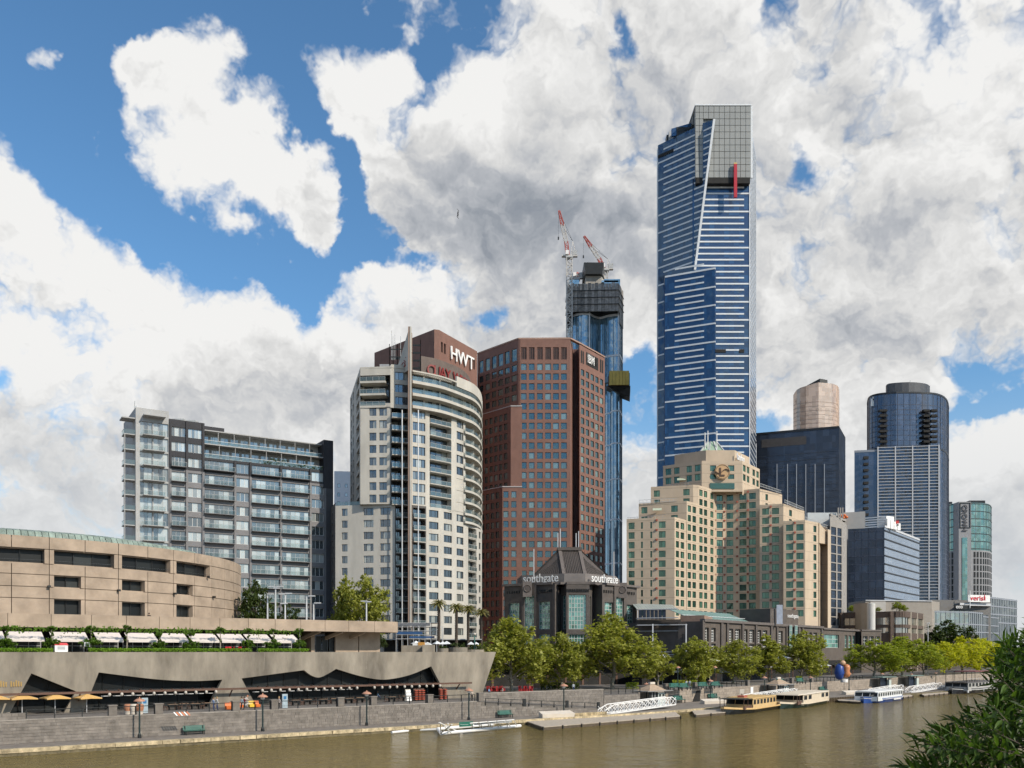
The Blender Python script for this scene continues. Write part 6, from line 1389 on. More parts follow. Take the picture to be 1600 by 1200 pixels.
# ================================================================ dark stone shopping hall with the big lettering
m_dst = mat('dark_stone', (.100, .085, .076), .8, .12, .5, bump=.2); m_dst2 = mat('dark_stone_roof', (.085, .070, .062), .6, .1, .6, stretch=(1, 1, .2)); m_dtrim = mat('dark_stone_trim', (.14, .12, .11), .8, .1)
g_hall = glass('shop_hall_glass', (.02, .09, .075), (.12, .30, .25), .5, .07, .03, .25, (.65, .95, .88))
m_lat = mat('lattice_frame', (.46, .49, .46), .6, .05); m_latw = mat('white_lattice', (.62, .62, .60), .6, .05)
def dome():
 t = T('shopping_hall', 'dark stone octagonal shopping hall with pyramid roof and tall green lattice windows', 'building', (*P(890, 235), PZ))
 ZT = 28.7; z = lambda D, y: zp(D, y)
 lat = lambda nx, nz: (lambda w, h, c, r: window_mesh(w, h, m_lat, g_hall, tuple(k/nx for k in range(1, nx)), tuple(k/nz for k in range(1, nz)), .14))
 def F(a, Da, b, Db, wins, top=ZT, m=m_dst):
  A, B = P(a, Da), P(b, Db); d, n, ang = dirs(A, B)
  facade(t, A, B, PZ, top, [], [], m, None) if not wins else None
  if wins:
   xs = [a]+[x for w in wins for x in (w[0]-1.0, w[1]+1.0)]+[b]; segs = []
   cur = a
   for (x0, x1, yt, yb, nx, nz) in wins:
    s0, s1 = A+d*onseg(A, B, cur), A+d*onseg(A, B, (x0+x1)/2+(x1-x0)/2+1.2 if True else 0)
    Dm = (A+d*onseg(A, B, (x0+x1)/2)).y
    rows = [(z(Dm, yb), z(Dm, yt))]
    if yb > 975: rows = [(z(Dm, yb+28), z(Dm, yb+8))]+rows
    facade(t, s0, s1, PZ, top, cpx(s0, s1, [(x0, x1)]), rows, m, lambda w, h, c, r: lat(nx, max(2, round(nz*(h/(rows[-1][1]-rows[-1][0])))))(w, h, c, r), .6)
    cur = (x0+x1)/2+(x1-x0)/2+1.2
   s0 = A+d*onseg(A, B, cur); facade(t, s0, B, PZ, top, [], [], m, None)
 F(788, 243, 815, 240, [(795, 811, 942, 982, 4, 7)]);
 F(815, 239, 838, 237, [(818.5, 834, 930, 984, 4, 9)], ZT+.4)
 F(838, 238, 863, 235.5, [(841.5, 859, 940, 983, 4, 7)])
 F(863, 235, 867, 234.5, [], ZT+.3); F(867, 234.5, 876, 239, [], ZT); F(876, 239, 885, 236, [(877.3, 884, 930, 983, 2, 8)], ZT)
 F(885, 233.5, 921, 233.5, [(888.7, 916, 929, 983, 6, 8)], ZT+.2); F(921, 236, 927, 240, [(921.5, 924, 932, 980, 1, 8)], ZT)
 F(927, 240, 941, 236.5, [], ZT); F(941, 236.5, 960, 240, [(945, 958, 941, 975, 3, 6)]); F(960, 239.5, 977, 243, [(963, 975, 933, 982, 3, 8)], ZT+.4); F(977, 243.5, 995, 248, [(979.3, 990.5, 945, 980, 3, 6)])
 core_pts = [P(789, 244), P(838, 239), P(867, 236), P(876, 240.5), P(885, 235), P(921, 235), P(928, 241.5), P(941, 238), P(994, 249), P(985, 275), P(795, 275)]
 body(t, core_pts, PZ, ZT-.4, m_dkint, 'core', 1.3)
 rim = MB()
 for a, b in zip(core_pts[:8], core_pts[1:9]): d, n, _ = dirs(a, b); rim.prism([tuple(a-n*1.6), tuple(b-n*1.6), tuple(b), tuple(a)], ZT-.1, ZT+.5)
 rim.build('cornice', m_dtrim, t)
 dn = MB()
 for a, b, Da, Db in ((842, 862, 237, 235.4), (886, 920, 233.4, 233.4), (943, 959, 236.8, 239.8), (979, 993, 243.6, 247.6), (792, 813, 242.5, 240)):
  k = a
  while k < b: f = (k-a)/(b-a); p = P(k, Da+(Db-Da)*f-.12); dn.box(p.x, p.y, ZT-2.1, p.x+.38, p.y+.3, ZT-1.4); k += 3.6
 stuff(dn.build('dentils', m_dkint, t))
 for px, D in ((824, 236.2), (972.5, 241)):
  p = P(px, D); MB().box(p.x-1.2, p.y, ZT-3.3, p.x+1.2, p.y+1.2, ZT+.8).build('pier_head', m_dtrim, t)
  o = MB().lathe([(.01, 0), (.75, 0), (.9, .12), (1.0, 0), (1.0, -.2)], 16).blocal('shield', m_dst2, t); o.location = Vector((p.x, p.y-.1, ZT-1.1))-t.location; o.rotation_euler = (pi/2, 0, 0)
 U = [P(808, 262), P(815, 249), P(881.5, 243), P(914.5, 243), P(962, 252), P(968, 265)]; zu = zp(243, 896); z0 = ZT-.5
 MB().prism([tuple(p) for p in U], z0, zu).build('upper_drum', mat('drum_stone', (.19, .17, .16), .8, .08), t)
 rf = MB(); zr = zp(258, 860); q0, q1 = P(874.5, 256), P(905.5, 256); b0, b1, b2, b3, b4, b5 = P(822, 262), P(830, 252), P(881.5, 246), P(914.5, 246), P(955, 254), P(961, 265)
 for tri in ([b1, b2, q0], [b2, b3, q1, q0], [b3, b4, q1], [b0, b1, q0], [b4, b5, q1]):
  rf.face([(p.x, p.y, zr if p in (q0, q1) else zu-.6) for p in tri])
 bk = P(905, 268), P(875, 268); rf.face([(*q1, zr), (*b5, zu-.6), (*bk[0], zu)]); rf.face([(*q0, zr), (*bk[1], zu), (*b0, zu-.6)]); rf.build('pyramid_roof', m_dst2, t, fix=False)
 for a, b in ((b2, q0), (b3, q1)): MB().bar((*a, zu-.5), (*b, zr), .9, .5).build('roof_rib', m_dtrim, t)
 for a, b in ((b1, q0), (b4, q1)): MB().bar((*a, zu-.5), (*b, zr), .5, .4).build('roof_rib', m_dkint, t)
 seam = MB()
 for k in range(1, 12): f = k/12; a = b2+(b3-b2)*f; b = q0+(q1-q0)*f; seam.bar((*a, zu-.5), (*b, zr), .1)
 for (p, q, s) in ((b1, b2, q0), (b3, b4, q1)):
  for k in range(1, 14): f = k/14; a = p+(q-p)*f; e = (f if s is q0 else 1-f); tp = a+(s-a)*(.15+.8*e); seam.bar((*a, zu-.5), (tp.x, tp.y, zu-.6+(zr-zu+.6)*(.15+.8*e)), .1)
 stuff(seam.build('roof_seams', m_dkint, t))
 MB().box(q0.x-.6, 255, zr-.3, q1.x+.6, 262, zp(256, 855.5)).build('roof_cap', m_dst, t)
 for px, yt, yb, D in ((834, 858, 905, 245), (871.5, 833, 857, 255.5), (875.3, 826, 857, 257), (900, 833, 857, 255.5), (904, 830, 857, 257), (959, 862, 905, 245)):
  p = P(px, D); MB().bar((p.x, p.y, zp(D, yb)), (p.x, p.y, zp(D, yt)), .3, n=6).build('pole', m_linel, t)
 for x0, x1, Dx0, Dx1, A, B in ((820, 875, 0, 0, U[1], U[2]), (918.5, 960, 0, 0, U[3], U[4])):
  d, n, ang = dirs(A, B); u0, u1 = onseg(A, B, x0), onseg(A, B, x1); p = A+d*u0-n*1.2
  o = text('southgate', 3.3, m_white, t, (p.x, p.y, ZT+1.3), ang, .08, 'lettering', .015); w = max(v.co.x for v in o.data.vertices); o.scale.x = (u1-u0)/w
dome()
def arcade():
 t = T('shopping_arcade', 'long dark stone riverside arcade with white gridded windows, green glass roof and canopies', 'building', (*P(1098, 230), PZ));
 A = P(1098, 230); d = Vector((26, 33)).normalized(); n = Vector((-d.y, d.x)); ang = atan2(d.y, d.x); zt = 18.7
 E = A+d*onseg(A, A+d*10, 1285); W = MATS['dark_stone']; warm = mat('brown_stone', (.115, .095, .08), .8, .1, .5)
 lat = lambda w, h, c, r: window_mesh(w, h, m_latw, m_glassd, tuple(k/3 for k in range(1, 3)), (.2, .4, .6, .8), .16)
 cols = [(u, u+w) for u, w in [(onseg(A, E, x), 2.6) for x in (1100.5, 1111.5)]]+[(onseg(A, E, x0), onseg(A, E, x1)) for x0, x1 in ((1137.5, 1145.5), (1149, 1157), (1160, 1168), (1171, 1178.5), (1181.5, 1189.5), (1192, 1199), (1215.5, 1223), (1256, 1261), (1263.5, 1268.5), (1271, 1276.5))]
 rows = [(zp(245, 1030)+.5, zp(245, 1006)), (zp(245, 1003), zp(245, 982.5))]
 facade(t, A, E, PZ, zt, cols, rows, warm, lat, .7)
 for px in (1096, 1125, 1134, 1158, 1179, 1203, 1212, 1227, 1246, 1252, 1282): p = A+d*onseg(A, E, px)-n*.4; MB().prism([tuple(p), tuple(p+d*1.3), tuple(p+d*1.3+n*.45), tuple(p+n*.45)], PZ, zt+.3).build('pilaster', W, t)
 MB().prism([tuple(A-n*.6), tuple(E-n*.6), tuple(E+n*.8), tuple(A+n*.8)], zt, zt+.7).build('cornice', m_dtrim, t)
 for a_, b_ in ((A, A+n*22), ): facade(t, a_+n*22, a_, PZ, zt, [], [], W, None)
 MB().prism([tuple(A+n*1.4+d*.5), tuple(E+n*1.4), tuple(E+n*20), tuple(A+n*20+d*.5)], PZ, zt-.2).build('core', m_dkint, t)
 a = A+d*onseg(A, E, 1201); b = A+d*onseg(A, E, 1226); c = b+d*5; z1 = zp(268, 952)
 MB().prism([tuple(a-n*.5), tuple(b-n*.5), tuple(b+n*9), tuple(a+n*9)], zt-.2, z1).build('corner_tower', W, t)
 w = MB();
 for k in range(2): u = onseg(A, E, 1229+k*8.5); p = A+d*u-n*.9; child('window', window_mesh(2.3, 8, m_lat, g_hall, (.33, .66), (.2, .4, .6, .8), .12), t, (p.x, p.y, z1-12.5), ang)
 p0 = A+d*onseg(A, E, 1226.3)-n*.45; p1 = A+d*onseg(A, E, 1245)-n*.45; MB().prism([tuple(p0), tuple(p1), tuple(p1+n*8), tuple(p0+n*8)], zt-.2, z1+.2).build('corner_tower', warm, t)
 q = p0+d*.4-n*.2; o = text('southgate', 1.75, m_white, t, (q.x, q.y, z1-2.2), ang, .05, 'lettering', .0); o.scale.x = ((p1-p0).length-.8)/max(v.co.x for v in o.data.vertices)
 p = A+d*onseg(A, E, 1205)+n*.2; q = A+d*onseg(A, E, 1208)-n*2.0; bn = MB(); bn.prism([(q.x-.9, q.y), (q.x+.9, q.y), (q.x+.9, q.y+.1), (q.x-.9, q.y+.1)], zp(q.y, 975), zp(q.y, 945)); bn.build('banner', mat('banner_grey', (.33, .37, .45), .7, .1, 1), t)
 g1, g2 = A+d*onseg(A, E, 1108)+n*4, A+d*onseg(A, E, 1199)+n*3; L = (g2-g1).length; k = 0; gg = mat('green_roof_glazing', (.20, .36, .28), .35, .12, .4)
 gn = int(L/1.9)
 for k in range(gn):
  a_, b_ = g1+d*(L*k/gn+.08), g1+d*(L*(k+1)/gn-.08); MB().hexa([(*a_, zt+.4), (*b_, zt+.4), (*(b_+n*8), zt+3.6), (*(a_+n*8), zt+3.6)], [(*a_, zt+.5), (*b_, zt+.5), (*(b_+n*8), zt+3.7), (*(a_+n*8), zt+3.7)]).build('roof_pane', gg, t)
  MB().bar((*(a_-d*.08), zt+.55), (*(a_-d*.08+n*8), zt+3.75), .14).build('roof_rib', m_linel, t)
 MB().bar((*g1, zt+.5), (*g2, zt+.5), .18).build('roof_rib', m_linel, t); MB().bar((*(g1+n*4), zt+2.1), (*(g2+n*4), zt+2.1), .14).build('roof_rib', m_linel, t)
 c = P(1182, 280); MB().lathe([(3.4, 0), (3.1, .6), (2.2, 1.1), (1.1, 1.4), (.01, 1.5)], 20).blocal('white_dome', m_white, t, smooth=True).location = Vector((c.x, c.y, zt+3.3))-t.location
 X0, X1 = P(995, 240), P(1064, 236); d2, n2, a2 = dirs(X0, X1)
 tz = zp(238, 968); MB().prism([tuple(X0), tuple(X1), tuple(X1+n2*20), tuple(X0+n2*20)], PZ, tz).build('left_section', W, t)
 Y0, Y1 = P(1060, 234), P(1098, 231); MB().prism([tuple(Y0), tuple(Y1), tuple(Y1+n2*20), tuple(Y0+n2*20)], PZ, zp(233, 971)).build('left_section', W, t); MB().prism([tuple(Y0+n2*3), tuple(Y1+n2*3), tuple(Y1+n2*20), tuple(Y0+n2*20)], zp(233, 971), zp(237, 962)).build('upper_terrace', mat('brick_terrace', (.30, .20, .15), .85, .1, 1), t)
 for k in range(7):
  x = 998+k*6.2; a_, b_ = P(x, 239.8), P(x+5.2, 239.5); MB().prism([tuple(a_), tuple(b_), tuple(b_+Vector((0, .2))), tuple(a_+Vector((0, .2)))], tz+.1, zp(239, 953)).build('glass_panel', g_navy, t)
  MB().bar((a_.x-.3, a_.y, tz), (a_.x-.3, a_.y, zp(239, 952)), .2).build('post', m_linel, t)
 q0, q1 = P(994, 239), P(1060, 246)
 for k in range(15):
  a_ = q0+(q1-q0)*(k/15); b_ = q0+(q1-q0)*((k+.85)/15); MB().hexa([(*a_, zp(239, 951)), (*b_, zp(239, 951)), (b_.x, b_.y+9, zp(239, 941)), (a_.x, a_.y+9, zp(239, 941))], [(*a_, zp(239, 950)), (*b_, zp(239, 950)), (b_.x, b_.y+9, zp(239, 940)), (a_.x, a_.y+9, zp(239, 940))]).build('roof_pane', mat('pale_roof_glazing', (.34, .38, .36), .35, .1), t)
 mkd = lambda w, h, c, r: window_mesh(w, h, m_lat if r == 0 else m_frameg, m_glassd, (.2, .4, .6, .8), (.5,), .1)
 facade(t, X0-n2*.15, X1-n2*.15, PZ, tz-.1, [(1.0+i*4.2, 4.4+i*4.2) for i in range(2)], [(6.5, 9.0), (12.5, 15.2)], W, mkd, .5)
 facade(t, Y0-n2*.15, Y1-n2*.15, PZ, zp(233, 971)-.1, [(1.0, 3.4)], [(6.5, 9), (12.5, 15.5)], W, mkd, .5)
 for z in (10.2, 10.9, 16.4): MB().bar((X0.x, X0.y-2.2, z), (X1.x, X1.y-2.2, z), .14).build('balcony_rail', m_frameg, t)
 MB().prism([(X0.x, X0.y-2.4), (X1.x, X1.y-2.4), (X1.x, X1.y), (X0.x, X0.y)], 9.5, 9.9).build('balcony_slab', m_dtrim, t)
 for x, D_ in ((1020, 234), (1072, 229)): p = P(x, D_); MB().bar((p.x, p.y, 9.5), (p.x, p.y, zp(D_, 975)), .3).build('pergola_post', m_linel, t)
 for y, m in ((951.5, m_linel), (965, m_linel), (976, m_linel)):
  a_, b_ = P(996, 236), P(1090 if y == 976 else 1060, 232); MB().prism([tuple(a_), tuple(b_), tuple(b_+Vector((0, 3))), tuple(a_+Vector((0, 3)))], zp(235, y+1), zp(235, y)).build('canopy_edge', m, t)
 R0_ = E+d*.0; R1 = A+d*onseg(A, A+d*10, 1346); dd = d; zr = zt-.3
 u = lambda x: onseg(R0_, R1, x)
 facade(t, R0_, R1, PZ, zr, [(u(1288), u(1311)), (u(1320), u(1324)), (u(1326), u(1330)), (u(1332), u(1336)), (u(1338), u(1342))], [(zp(300, 1012), zp(300, 991))], warm, lambda w, h, c, r: window_mesh(w, h, m_lat, g_hall, (.2, .4, .6, .8) if w > 6 else (.5,), (.33, .66), .14), .5)
 MB().prism([tuple(R0_-n*.5), tuple(R1-n*.5), tuple(R1+n*1), tuple(R0_+n*1)], zr, zr+.6).build('cornice', m_dtrim, t); MB().prism([tuple(R0_+n*1.2), tuple(R1+n*1.2), tuple(R1+n*20), tuple(R0_+n*20)], PZ, zr).build('core', m_dkint, t)
 e0, e1 = P(1346, 325), P(1377, 331); de, ne, _ = dirs(e0, e1); ze = zp(327, 986); Le = (e1-e0).length
 facade(t, e0, e1, PZ, ze, [(Le*(.08+.31*k), Le*(.30+.31*k)) for k in range(3)], [(zp(328, 1008), zp(328, 994))], warm, lambda w, h, c, r: window_mesh(w, h, m_latw, m_glassd, (.5,), (.33, .66), .12), .5)
 MB().prism([tuple(e0+ne*.8), tuple(e1+ne*.8), tuple(e1+ne*5), tuple(e0+ne*5)], PZ, ze-.1).build('core', m_dkint, t); MB().prism([tuple(e0-ne*.3), tuple(e1-ne*.3), tuple(e1+ne*.7), tuple(e0+ne*.7)], ze, ze+.5).build('cornice', m_dtrim, t)
 for k, (x0, x1) in enumerate(((1040, 1062), (1064, 1090), (1093, 1116), (1119, 1145), (1150, 1176), (1182, 1210), (1216, 1244), (1250, 1278), (1284, 1312))):
  a_ = A+d*onseg(A, E, x0)-n*4.5; b_ = A+d*onseg(A, E, x1)-n*4.5
  MB().hexa([(*a_, 6.3), (*b_, 6.3), (*(b_+n*4.2), 7.4), (*(a_+n*4.2), 7.4)], [(*a_, 6.4), (*b_, 6.4), (*(b_+n*4.2), 7.5), (*(a_+n*4.2), 7.5)]).build('canopy', m_linel if k % 2 else m_black, t)
  for p in (a_, b_): MB().bar((*p, PZ), (*p, 6.4), .25).build('canopy_post', m_brown, t)
arcade()
# ================================================================ low buildings at the far right
def low_right():
 D = 340; t = T('low_office', 'low office with brown and cream bands and a rounded corner above the right-hand trees', 'building', (*P(1400, D), PZ)); bm = mat('brown_band', (.105, .075, .06), .8, .08); cm = mat('cream_wall', (.42, .37, .30), .8, .06)
 pth = [P(1298, 352)]+[P(1399, 338)]+arcpts([(1399, 338), (1412, 338), (1421, 343)], 4)[1:]+[P(1442, 362)]
 z = [zp(D, y) for y in (1006, 994, 981, 968, 956)]
 gl2 = glass('cream_office_glass', (.10, .10, .08), (.36, .34, .26), .5, .06, .02, .35)
 curtain(t, pth, PZ, zp(D, 957), gl2, [], None, fins=2.4, fm=m_framed, fw=.15)
 for z0, z1 in ((zp(D, 965), zp(D, 955.5)), (zp(D, 981), zp(D, 976)), (PZ, zp(D, 989))):
  for a, b in zip(pth[:-1], pth[1:]): d, n, _ = dirs(a, b); MB().prism([tuple(a-n*.5), tuple(b-n*.5), tuple(b+n*.2), tuple(a+n*.2)], z0, z1).build('spandrel_band', bm, t)
 for px, D_ in ((1316, 349), (1394, 338), (1422, 343), (1432, 352), (1441.5, 361)): p = P(px, D_-.6); MB().box(p.x-.6, p.y, PZ, p.x+.6, p.y+1, zp(D, 956)).build('pier', bm if px < 1420 else cm, t)
 body(t, pth+[P(1440, 380), P(1298, 380)], PZ, zp(D, 958), m_dkint, 'core', 1)
 p = P(1361, 336); MB().lathe([(1.5, 0), (1.5, zp(336, 943)-PZ), (.01, zp(336, 942)-PZ)], 24).blocal('stair_drum', mat('white_drum', (.58, .57, .54), .7, .05), t, smooth=False).location = Vector((p.x, p.y, PZ))-t.location
 a, b = P(1346, 340), P(1357, 336.5); MB().prism([tuple(a), tuple(b), tuple(b+Vector((0, 8))), tuple(a+Vector((0, 8)))], PZ, zp(338, 942)).build('stair_wall', cm, t)
 t2 = T('roof_building', 'long plain beige rooftop block above the brown banded office', 'building', (*P(1420, 400), PZ)); a, b, c = P(1352, 398), P(1456, 404), P(1468, 412)
 MB().prism([tuple(a), tuple(b), tuple(c), tuple(c+Vector((0, 20))), tuple(a+Vector((0, 20)))], PZ, zp(400, 938.5)).build('wall', mat('drab_render', (.30, .27, .235), .85, .06), t2); MB().prism([tuple(P(1360, 397)), tuple(P(1384, 397)), tuple(P(1384, 402)), tuple(P(1360, 402))], PZ, zp(397, 940)).build('white_end', MATS['pale_render'], t2)
 MB().prism([tuple(a-Vector((0, .5))), tuple(b-Vector((0, .5))), tuple(b), tuple(a)], zp(400, 939), zp(400, 937.8)).build('coping', m_linel, t2)
 t3 = T('glass_office', 'low dark glass office below the red veris sign, rooftop garden on its edge', 'building', (*P(1500, 430), PZ)); A, B, C, E, G = P(1440, 405), P(1513, 412), P(1535, 425), P(1560, 445), P(1589, 470)
 g = glass('grey_curtain', (.03, .035, .035), (.12, .13, .12), .4, .07, .04, .35, (.85, .92, .92), cell=(2.5, 2.5, 3.5)); zt = zp(412, 955)
 curtain(t3, [A, B, C], PZ, zt, g, [zt-.5, zt-6, zt-9.5, zt-13], m_line, .5, fins=2.6, fm=m_line, fw=.12); curtain(t3, [C, E], PZ, zt-1, g, [zt-2, zt-6, zt-9.5], m_line, .5, fins=2.2, fm=m_line, fw=.12)
 zt2 = zp(455, 935); curtain(t3, [P(1545, 440), G], PZ, zt2, g, [zt2-.5, zt2-4.5, zt2-8.5, zt2-12.5], m_line, .6, fins=2.6, fm=m_line, fw=.15)
 a, b, c = P(1455, 425), P(1548, 432), P(1589, 468); q = mat('grey_roof_band', (.16, .155, .15), .8, .06)
 MB().prism([tuple(a), tuple(b), tuple(b+Vector((0, 25))), tuple(a+Vector((0, 25)))], PZ, zp(430, 938)).build('upper_wall', q, t3); MB().prism([tuple(P(1500, 424)), tuple(P(1548, 430)), tuple(P(1548, 436)), tuple(P(1500, 436))], zp(430, 947), zp(430, 943)).build('roof_slab', m_linel, t3)
 body(t3, [A, B, C, E, P(1550, 480), P(1445, 470)], PZ, zt-1.5, m_dkint, 'core', 1); body(t3, [P(1546, 441), G, P(1585, 500), P(1550, 500)], PZ, zt2-1, m_dkint, 'core', 1)
 f0, f1 = P(1513, 424), P(1547, 428); d, n, ang = dirs(f0, f1); t4 = T('rooftop_sign', 'white rooftop sign board reading veris in red letters', 'sign', (*f0, zp(424, 941)))
 MB().prism([tuple(f0), tuple(f1), tuple(f1+n*.5), tuple(f0+n*.5)], zp(425, 940.5), zp(425, 929.5)).build('board', m_white, t4); rl = mat('veris_red', (.55, .01, .03), .5, .03)
 o = text('veris', 3.4, rl, t4, (*(f0+d*1.0-n*.15), zp(425, 938)), ang, .05, 'lettering', .03); o.scale.x = 7.9/max(v.co.x for v in o.data.vertices)
 lg = MB(); q = f0+d*9.3-n*.2
 for k, (h0, h1) in enumerate(((-.2, 2.2), (.5, 3.0), (-.4, 1.8))): p = q+d*k*.28; lg.prism([tuple(p), tuple(p+d*.2), tuple(p+d*.2+n*.1), tuple(p+n*.1)], zp(425, 938)+.2+h0*.6, zp(425, 938)+h1)
 lg.build('logo', rl, t4); p = P(1515.5, 423.5); MB().bar((*p, zp(424, 950)), (*p, zp(424, 923)), .4, n=6).build('mast', m_white, t4)
 t5 = T('roof_sign', 'small black sign with white rounded lettering under the veris board', 'sign', (*P(1492, 424), zp(424, 952))); a, b = P(1492, 423), P(1515, 424); MB().prism([tuple(a), tuple(b), tuple(b+Vector((0, .5))), tuple(a+Vector((0, .5)))], zp(424, 952), zp(424, 945.5)).build('board', m_black, t5)
 for k in range(3):
  p = P(1495.5+k*3.3, 422.8); o = MB().lathe([(.28, 0), (.62, 0), (.62, .15), (.28, .15)], 12).blocal('letter', m_white, t5); o.location = Vector((p.x, p.y, zp(424, 948.8)))-t5.location; o.rotation_euler = (pi/2, 0, 0)
 t6 = T('low_office', 'dark low building showing between the trees and the far right glass offices', 'building', (*P(1470, 395), PZ)); a, b = P(1442, 390), P(1530, 395); MB().prism([tuple(a), tuple(b), tuple(b+Vector((0, 12))), tuple(a+Vector((0, 12)))], PZ, zp(390, 992)).build('wall', m_dst, t6)
low_right()
# ================================================================ trees
def leaf_cloud(lobes, n, size, seed, flat=.5, elong=1.0, shell=.55, droop=0.):
 """Leaf-sized faces spread through several lobes; each leaf is its own bent quad."""
 rnd = random.Random(seed); V = []; Fc = []
 tot = sum(l[3]**2 for l in lobes)
 for (cx, cy, cz, r, sz) in lobes:
  k = int(n*r*r/tot)
  subs = []
  for _ in range(max(6, int(k/26))):
   while True:
    d = Vector((rnd.gauss(0, 1), rnd.gauss(0, 1), rnd.gauss(0, 1))).normalized(); q = rnd.random()**.45
    if q > .25: break
   subs.append((Vector((cx, cy, cz))+Vector((d.x*r*q, d.y*r*q, d.z*r*sz*q)), r*rnd.uniform(.16, .30)))
  for _ in range(k):
   c, rr = rnd.choice(subs); p = c+Vector((rnd.gauss(0, 1), rnd.gauss(0, 1), rnd.gauss(0, .8)))*rr*.62
   s = size*rnd.uniform(.6, 1.3); a = rnd.random()*2*pi; tilt = rnd.gauss(0, .6)
   u = Vector((cos(a), sin(a), tilt-droop)).normalized(); w = u.cross(Vector((rnd.gauss(0, .5), rnd.gauss(0, .5), 1))).normalized()
   i = len(V); h = u*s*.5*elong; g = w*s*.42; dn = Vector((0, 0, -s*.12))
   V += [tuple(p-h), tuple(p+g+dn*0), tuple(p+h+dn), tuple(p-g)]; Fc += [(i, i+1, i+2, i+3)]
 me = bpy.data.meshes.new('crown'); me.from_pydata(V, [], Fc); me.update(); return me
def tree_proto(seed, ht, wd, trunk_h, n, size, leaf, bark, lobes_n=9, conical=False, loc=(0, 0, -900)):
 rnd = random.Random(seed); root = bpy.data.objects.new('plane_tree', None); put(root); root.location = loc
 lobes = []
 for k in range(lobes_n):
  a = k*2.4+rnd.random(); f = (k+.5)/lobes_n; z = trunk_h+(ht-trunk_h)*(.10+.72*f); rr = wd*.5*(1-.55*f if conical else 1-.35*abs(f-.4))
  q = rr*.78*(0.2 if k == lobes_n-1 else 1); r = wd*rnd.uniform(.23, .31)*(1-.2*f); lobes.append((cos(a)*q, sin(a)*q, z, r, .85))
 lobes.append((0, 0, trunk_h+(ht-trunk_h)*.45, wd*.3, 1.0)); lobes.append((rnd.uniform(-.1, .1)*wd, 0, ht-wd*.16, wd*.17, 1.0))
 me = leaf_cloud(lobes, n, size, seed); me.materials.append(leaf); c = bpy.data.objects.new('crown', me); put(c, root); c['kind'] = 'stuff'
 mb = MB(); r0 = ht*.022
 mb.tapered([(0, 0, -.2), (rnd.uniform(-.1, .1), 0, trunk_h*.5), (rnd.uniform(-.2, .2), rnd.uniform(-.2, .2), trunk_h), (0, 0, trunk_h+(ht-trunk_h)*.5), (rnd.uniform(-.3, .3), 0, ht*.9)], [r0*1.25, r0, r0*.9, r0*.5, r0*.12], 8)
 tk = mb.mesh('trunk', [bark], smooth=True); t_ = bpy.data.objects.new('trunk', tk); put(t_, root)
 lb = MB()
 for (x, y, z, r, s) in lobes[:lobes_n]: b = Vector((0, 0, max(trunk_h*.8, z-(ht-trunk_h)*.3))); e = Vector((x, y, z)); m = (b+e)*.5+Vector((0, 0, .2)); lb.tapered([b, m, e], [r0*.5, r0*.34, r0*.12], 5)
 l_ = bpy.data.objects.new('limbs', lb.mesh('limbs', [bark], smooth=True)); put(l_, root)
 return root
def take(proto, first, name, label, cat, loc, rz, scale, group):
 """First use moves the prototype itself, later uses copy it."""
 if proto['used'] if 'used' in proto else False: r = dup(proto, loc, rz, label, scale, group)
 else: r = proto; r['used'] = True; r.location = loc; r.rotation_euler = (0, 0, rz); r.scale = scale if hasattr(scale, '__len__') else (scale,)*3
 r.name = name; r['label'] = label; r['category'] = cat
 if group: r['group'] = group
 return r
PT = [tree_proto(11, 10, 9, 1.8, 9000, .42, m_leaf, m_trunk), tree_proto(23, 10, 8.5, 1.7, 9000, .42, m_leaf, m_trunk, 10), tree_proto(37, 10, 6.5, 1.6, 6500, .40, m_leaf, m_trunk, 8, True)]
PY = [tree_proto(51, 10, 9.5, 2.0, 6500, .46, m_leafy, m_trunk, 10), tree_proto(67, 10, 9, 2.0, 6500, .46, m_leafy, m_trunk, 9)]
m_leafm = leafmat('mid_plane_leaf', (.17, .22, .02), (.38, .41, .05), .45)
PM = [tree_proto(71, 10, 9.5, 2.0, 6000, .46, m_leafm, m_trunk, 10), tree_proto(79, 10, 9, 2.2, 6000, .46, m_leafm, m_trunk, 9)]
PD = [tree_proto(91, 10, 8, 2.0, 6000, .42, m_leafd, m_trunkd, 10), tree_proto(97, 10, 8.5, 2.2, 6000, .42, m_leafd, m_trunkd, 9)]
G1 = 'plane trees along the promenade'
row = [(799, 967, 88, 172, PT[0], 'big plane tree hard against the right end of the grey concrete hall', 0.3), (878, 988, 62, 178, PT[1], 'smaller round plane tree in front of the dark shopping hall, left of the biggest one', 1.9),
 (957, 962, 98, 186, PT[0], 'biggest plane tree, under the right-hand white hall lettering', 2.2), (1027, 1004, 42, 194, PT[2], 'narrow young plane tree just right of the biggest one', .5),
 (1088, 995, 56, 206, PT[1], 'plane tree left of the arcade windows, fuller than the young one beside it', 3.6), (1146, 1002, 60, 216, PT[0], 'plane tree in front of the gridded arcade windows, left of the shelter roof', 4.4),
 (1203, 993, 50, 226, PT[2], 'plane tree below the grey banner of the arcade', 2.8), (1252, 986, 56, 238, PT[1], 'darker full plane tree at the right end of the arcade row', 5.5)]
for px, ty, wpx, D, pr, lab, rz in row:
 h = zp(D, ty)-PZ; w = wpx*D/F; p = P(px, D); base = {id(PT[0]): 9, id(PT[1]): 8.5, id(PT[2]): 6.5}[id(pr)]
 take(pr, None, 'plane_tree', lab, 'tree', (p.x, p.y, PZ), rz, (w/base*1.22, w/base*1.22, h/10), G1)
G2 = 'dense trees by the far landings'
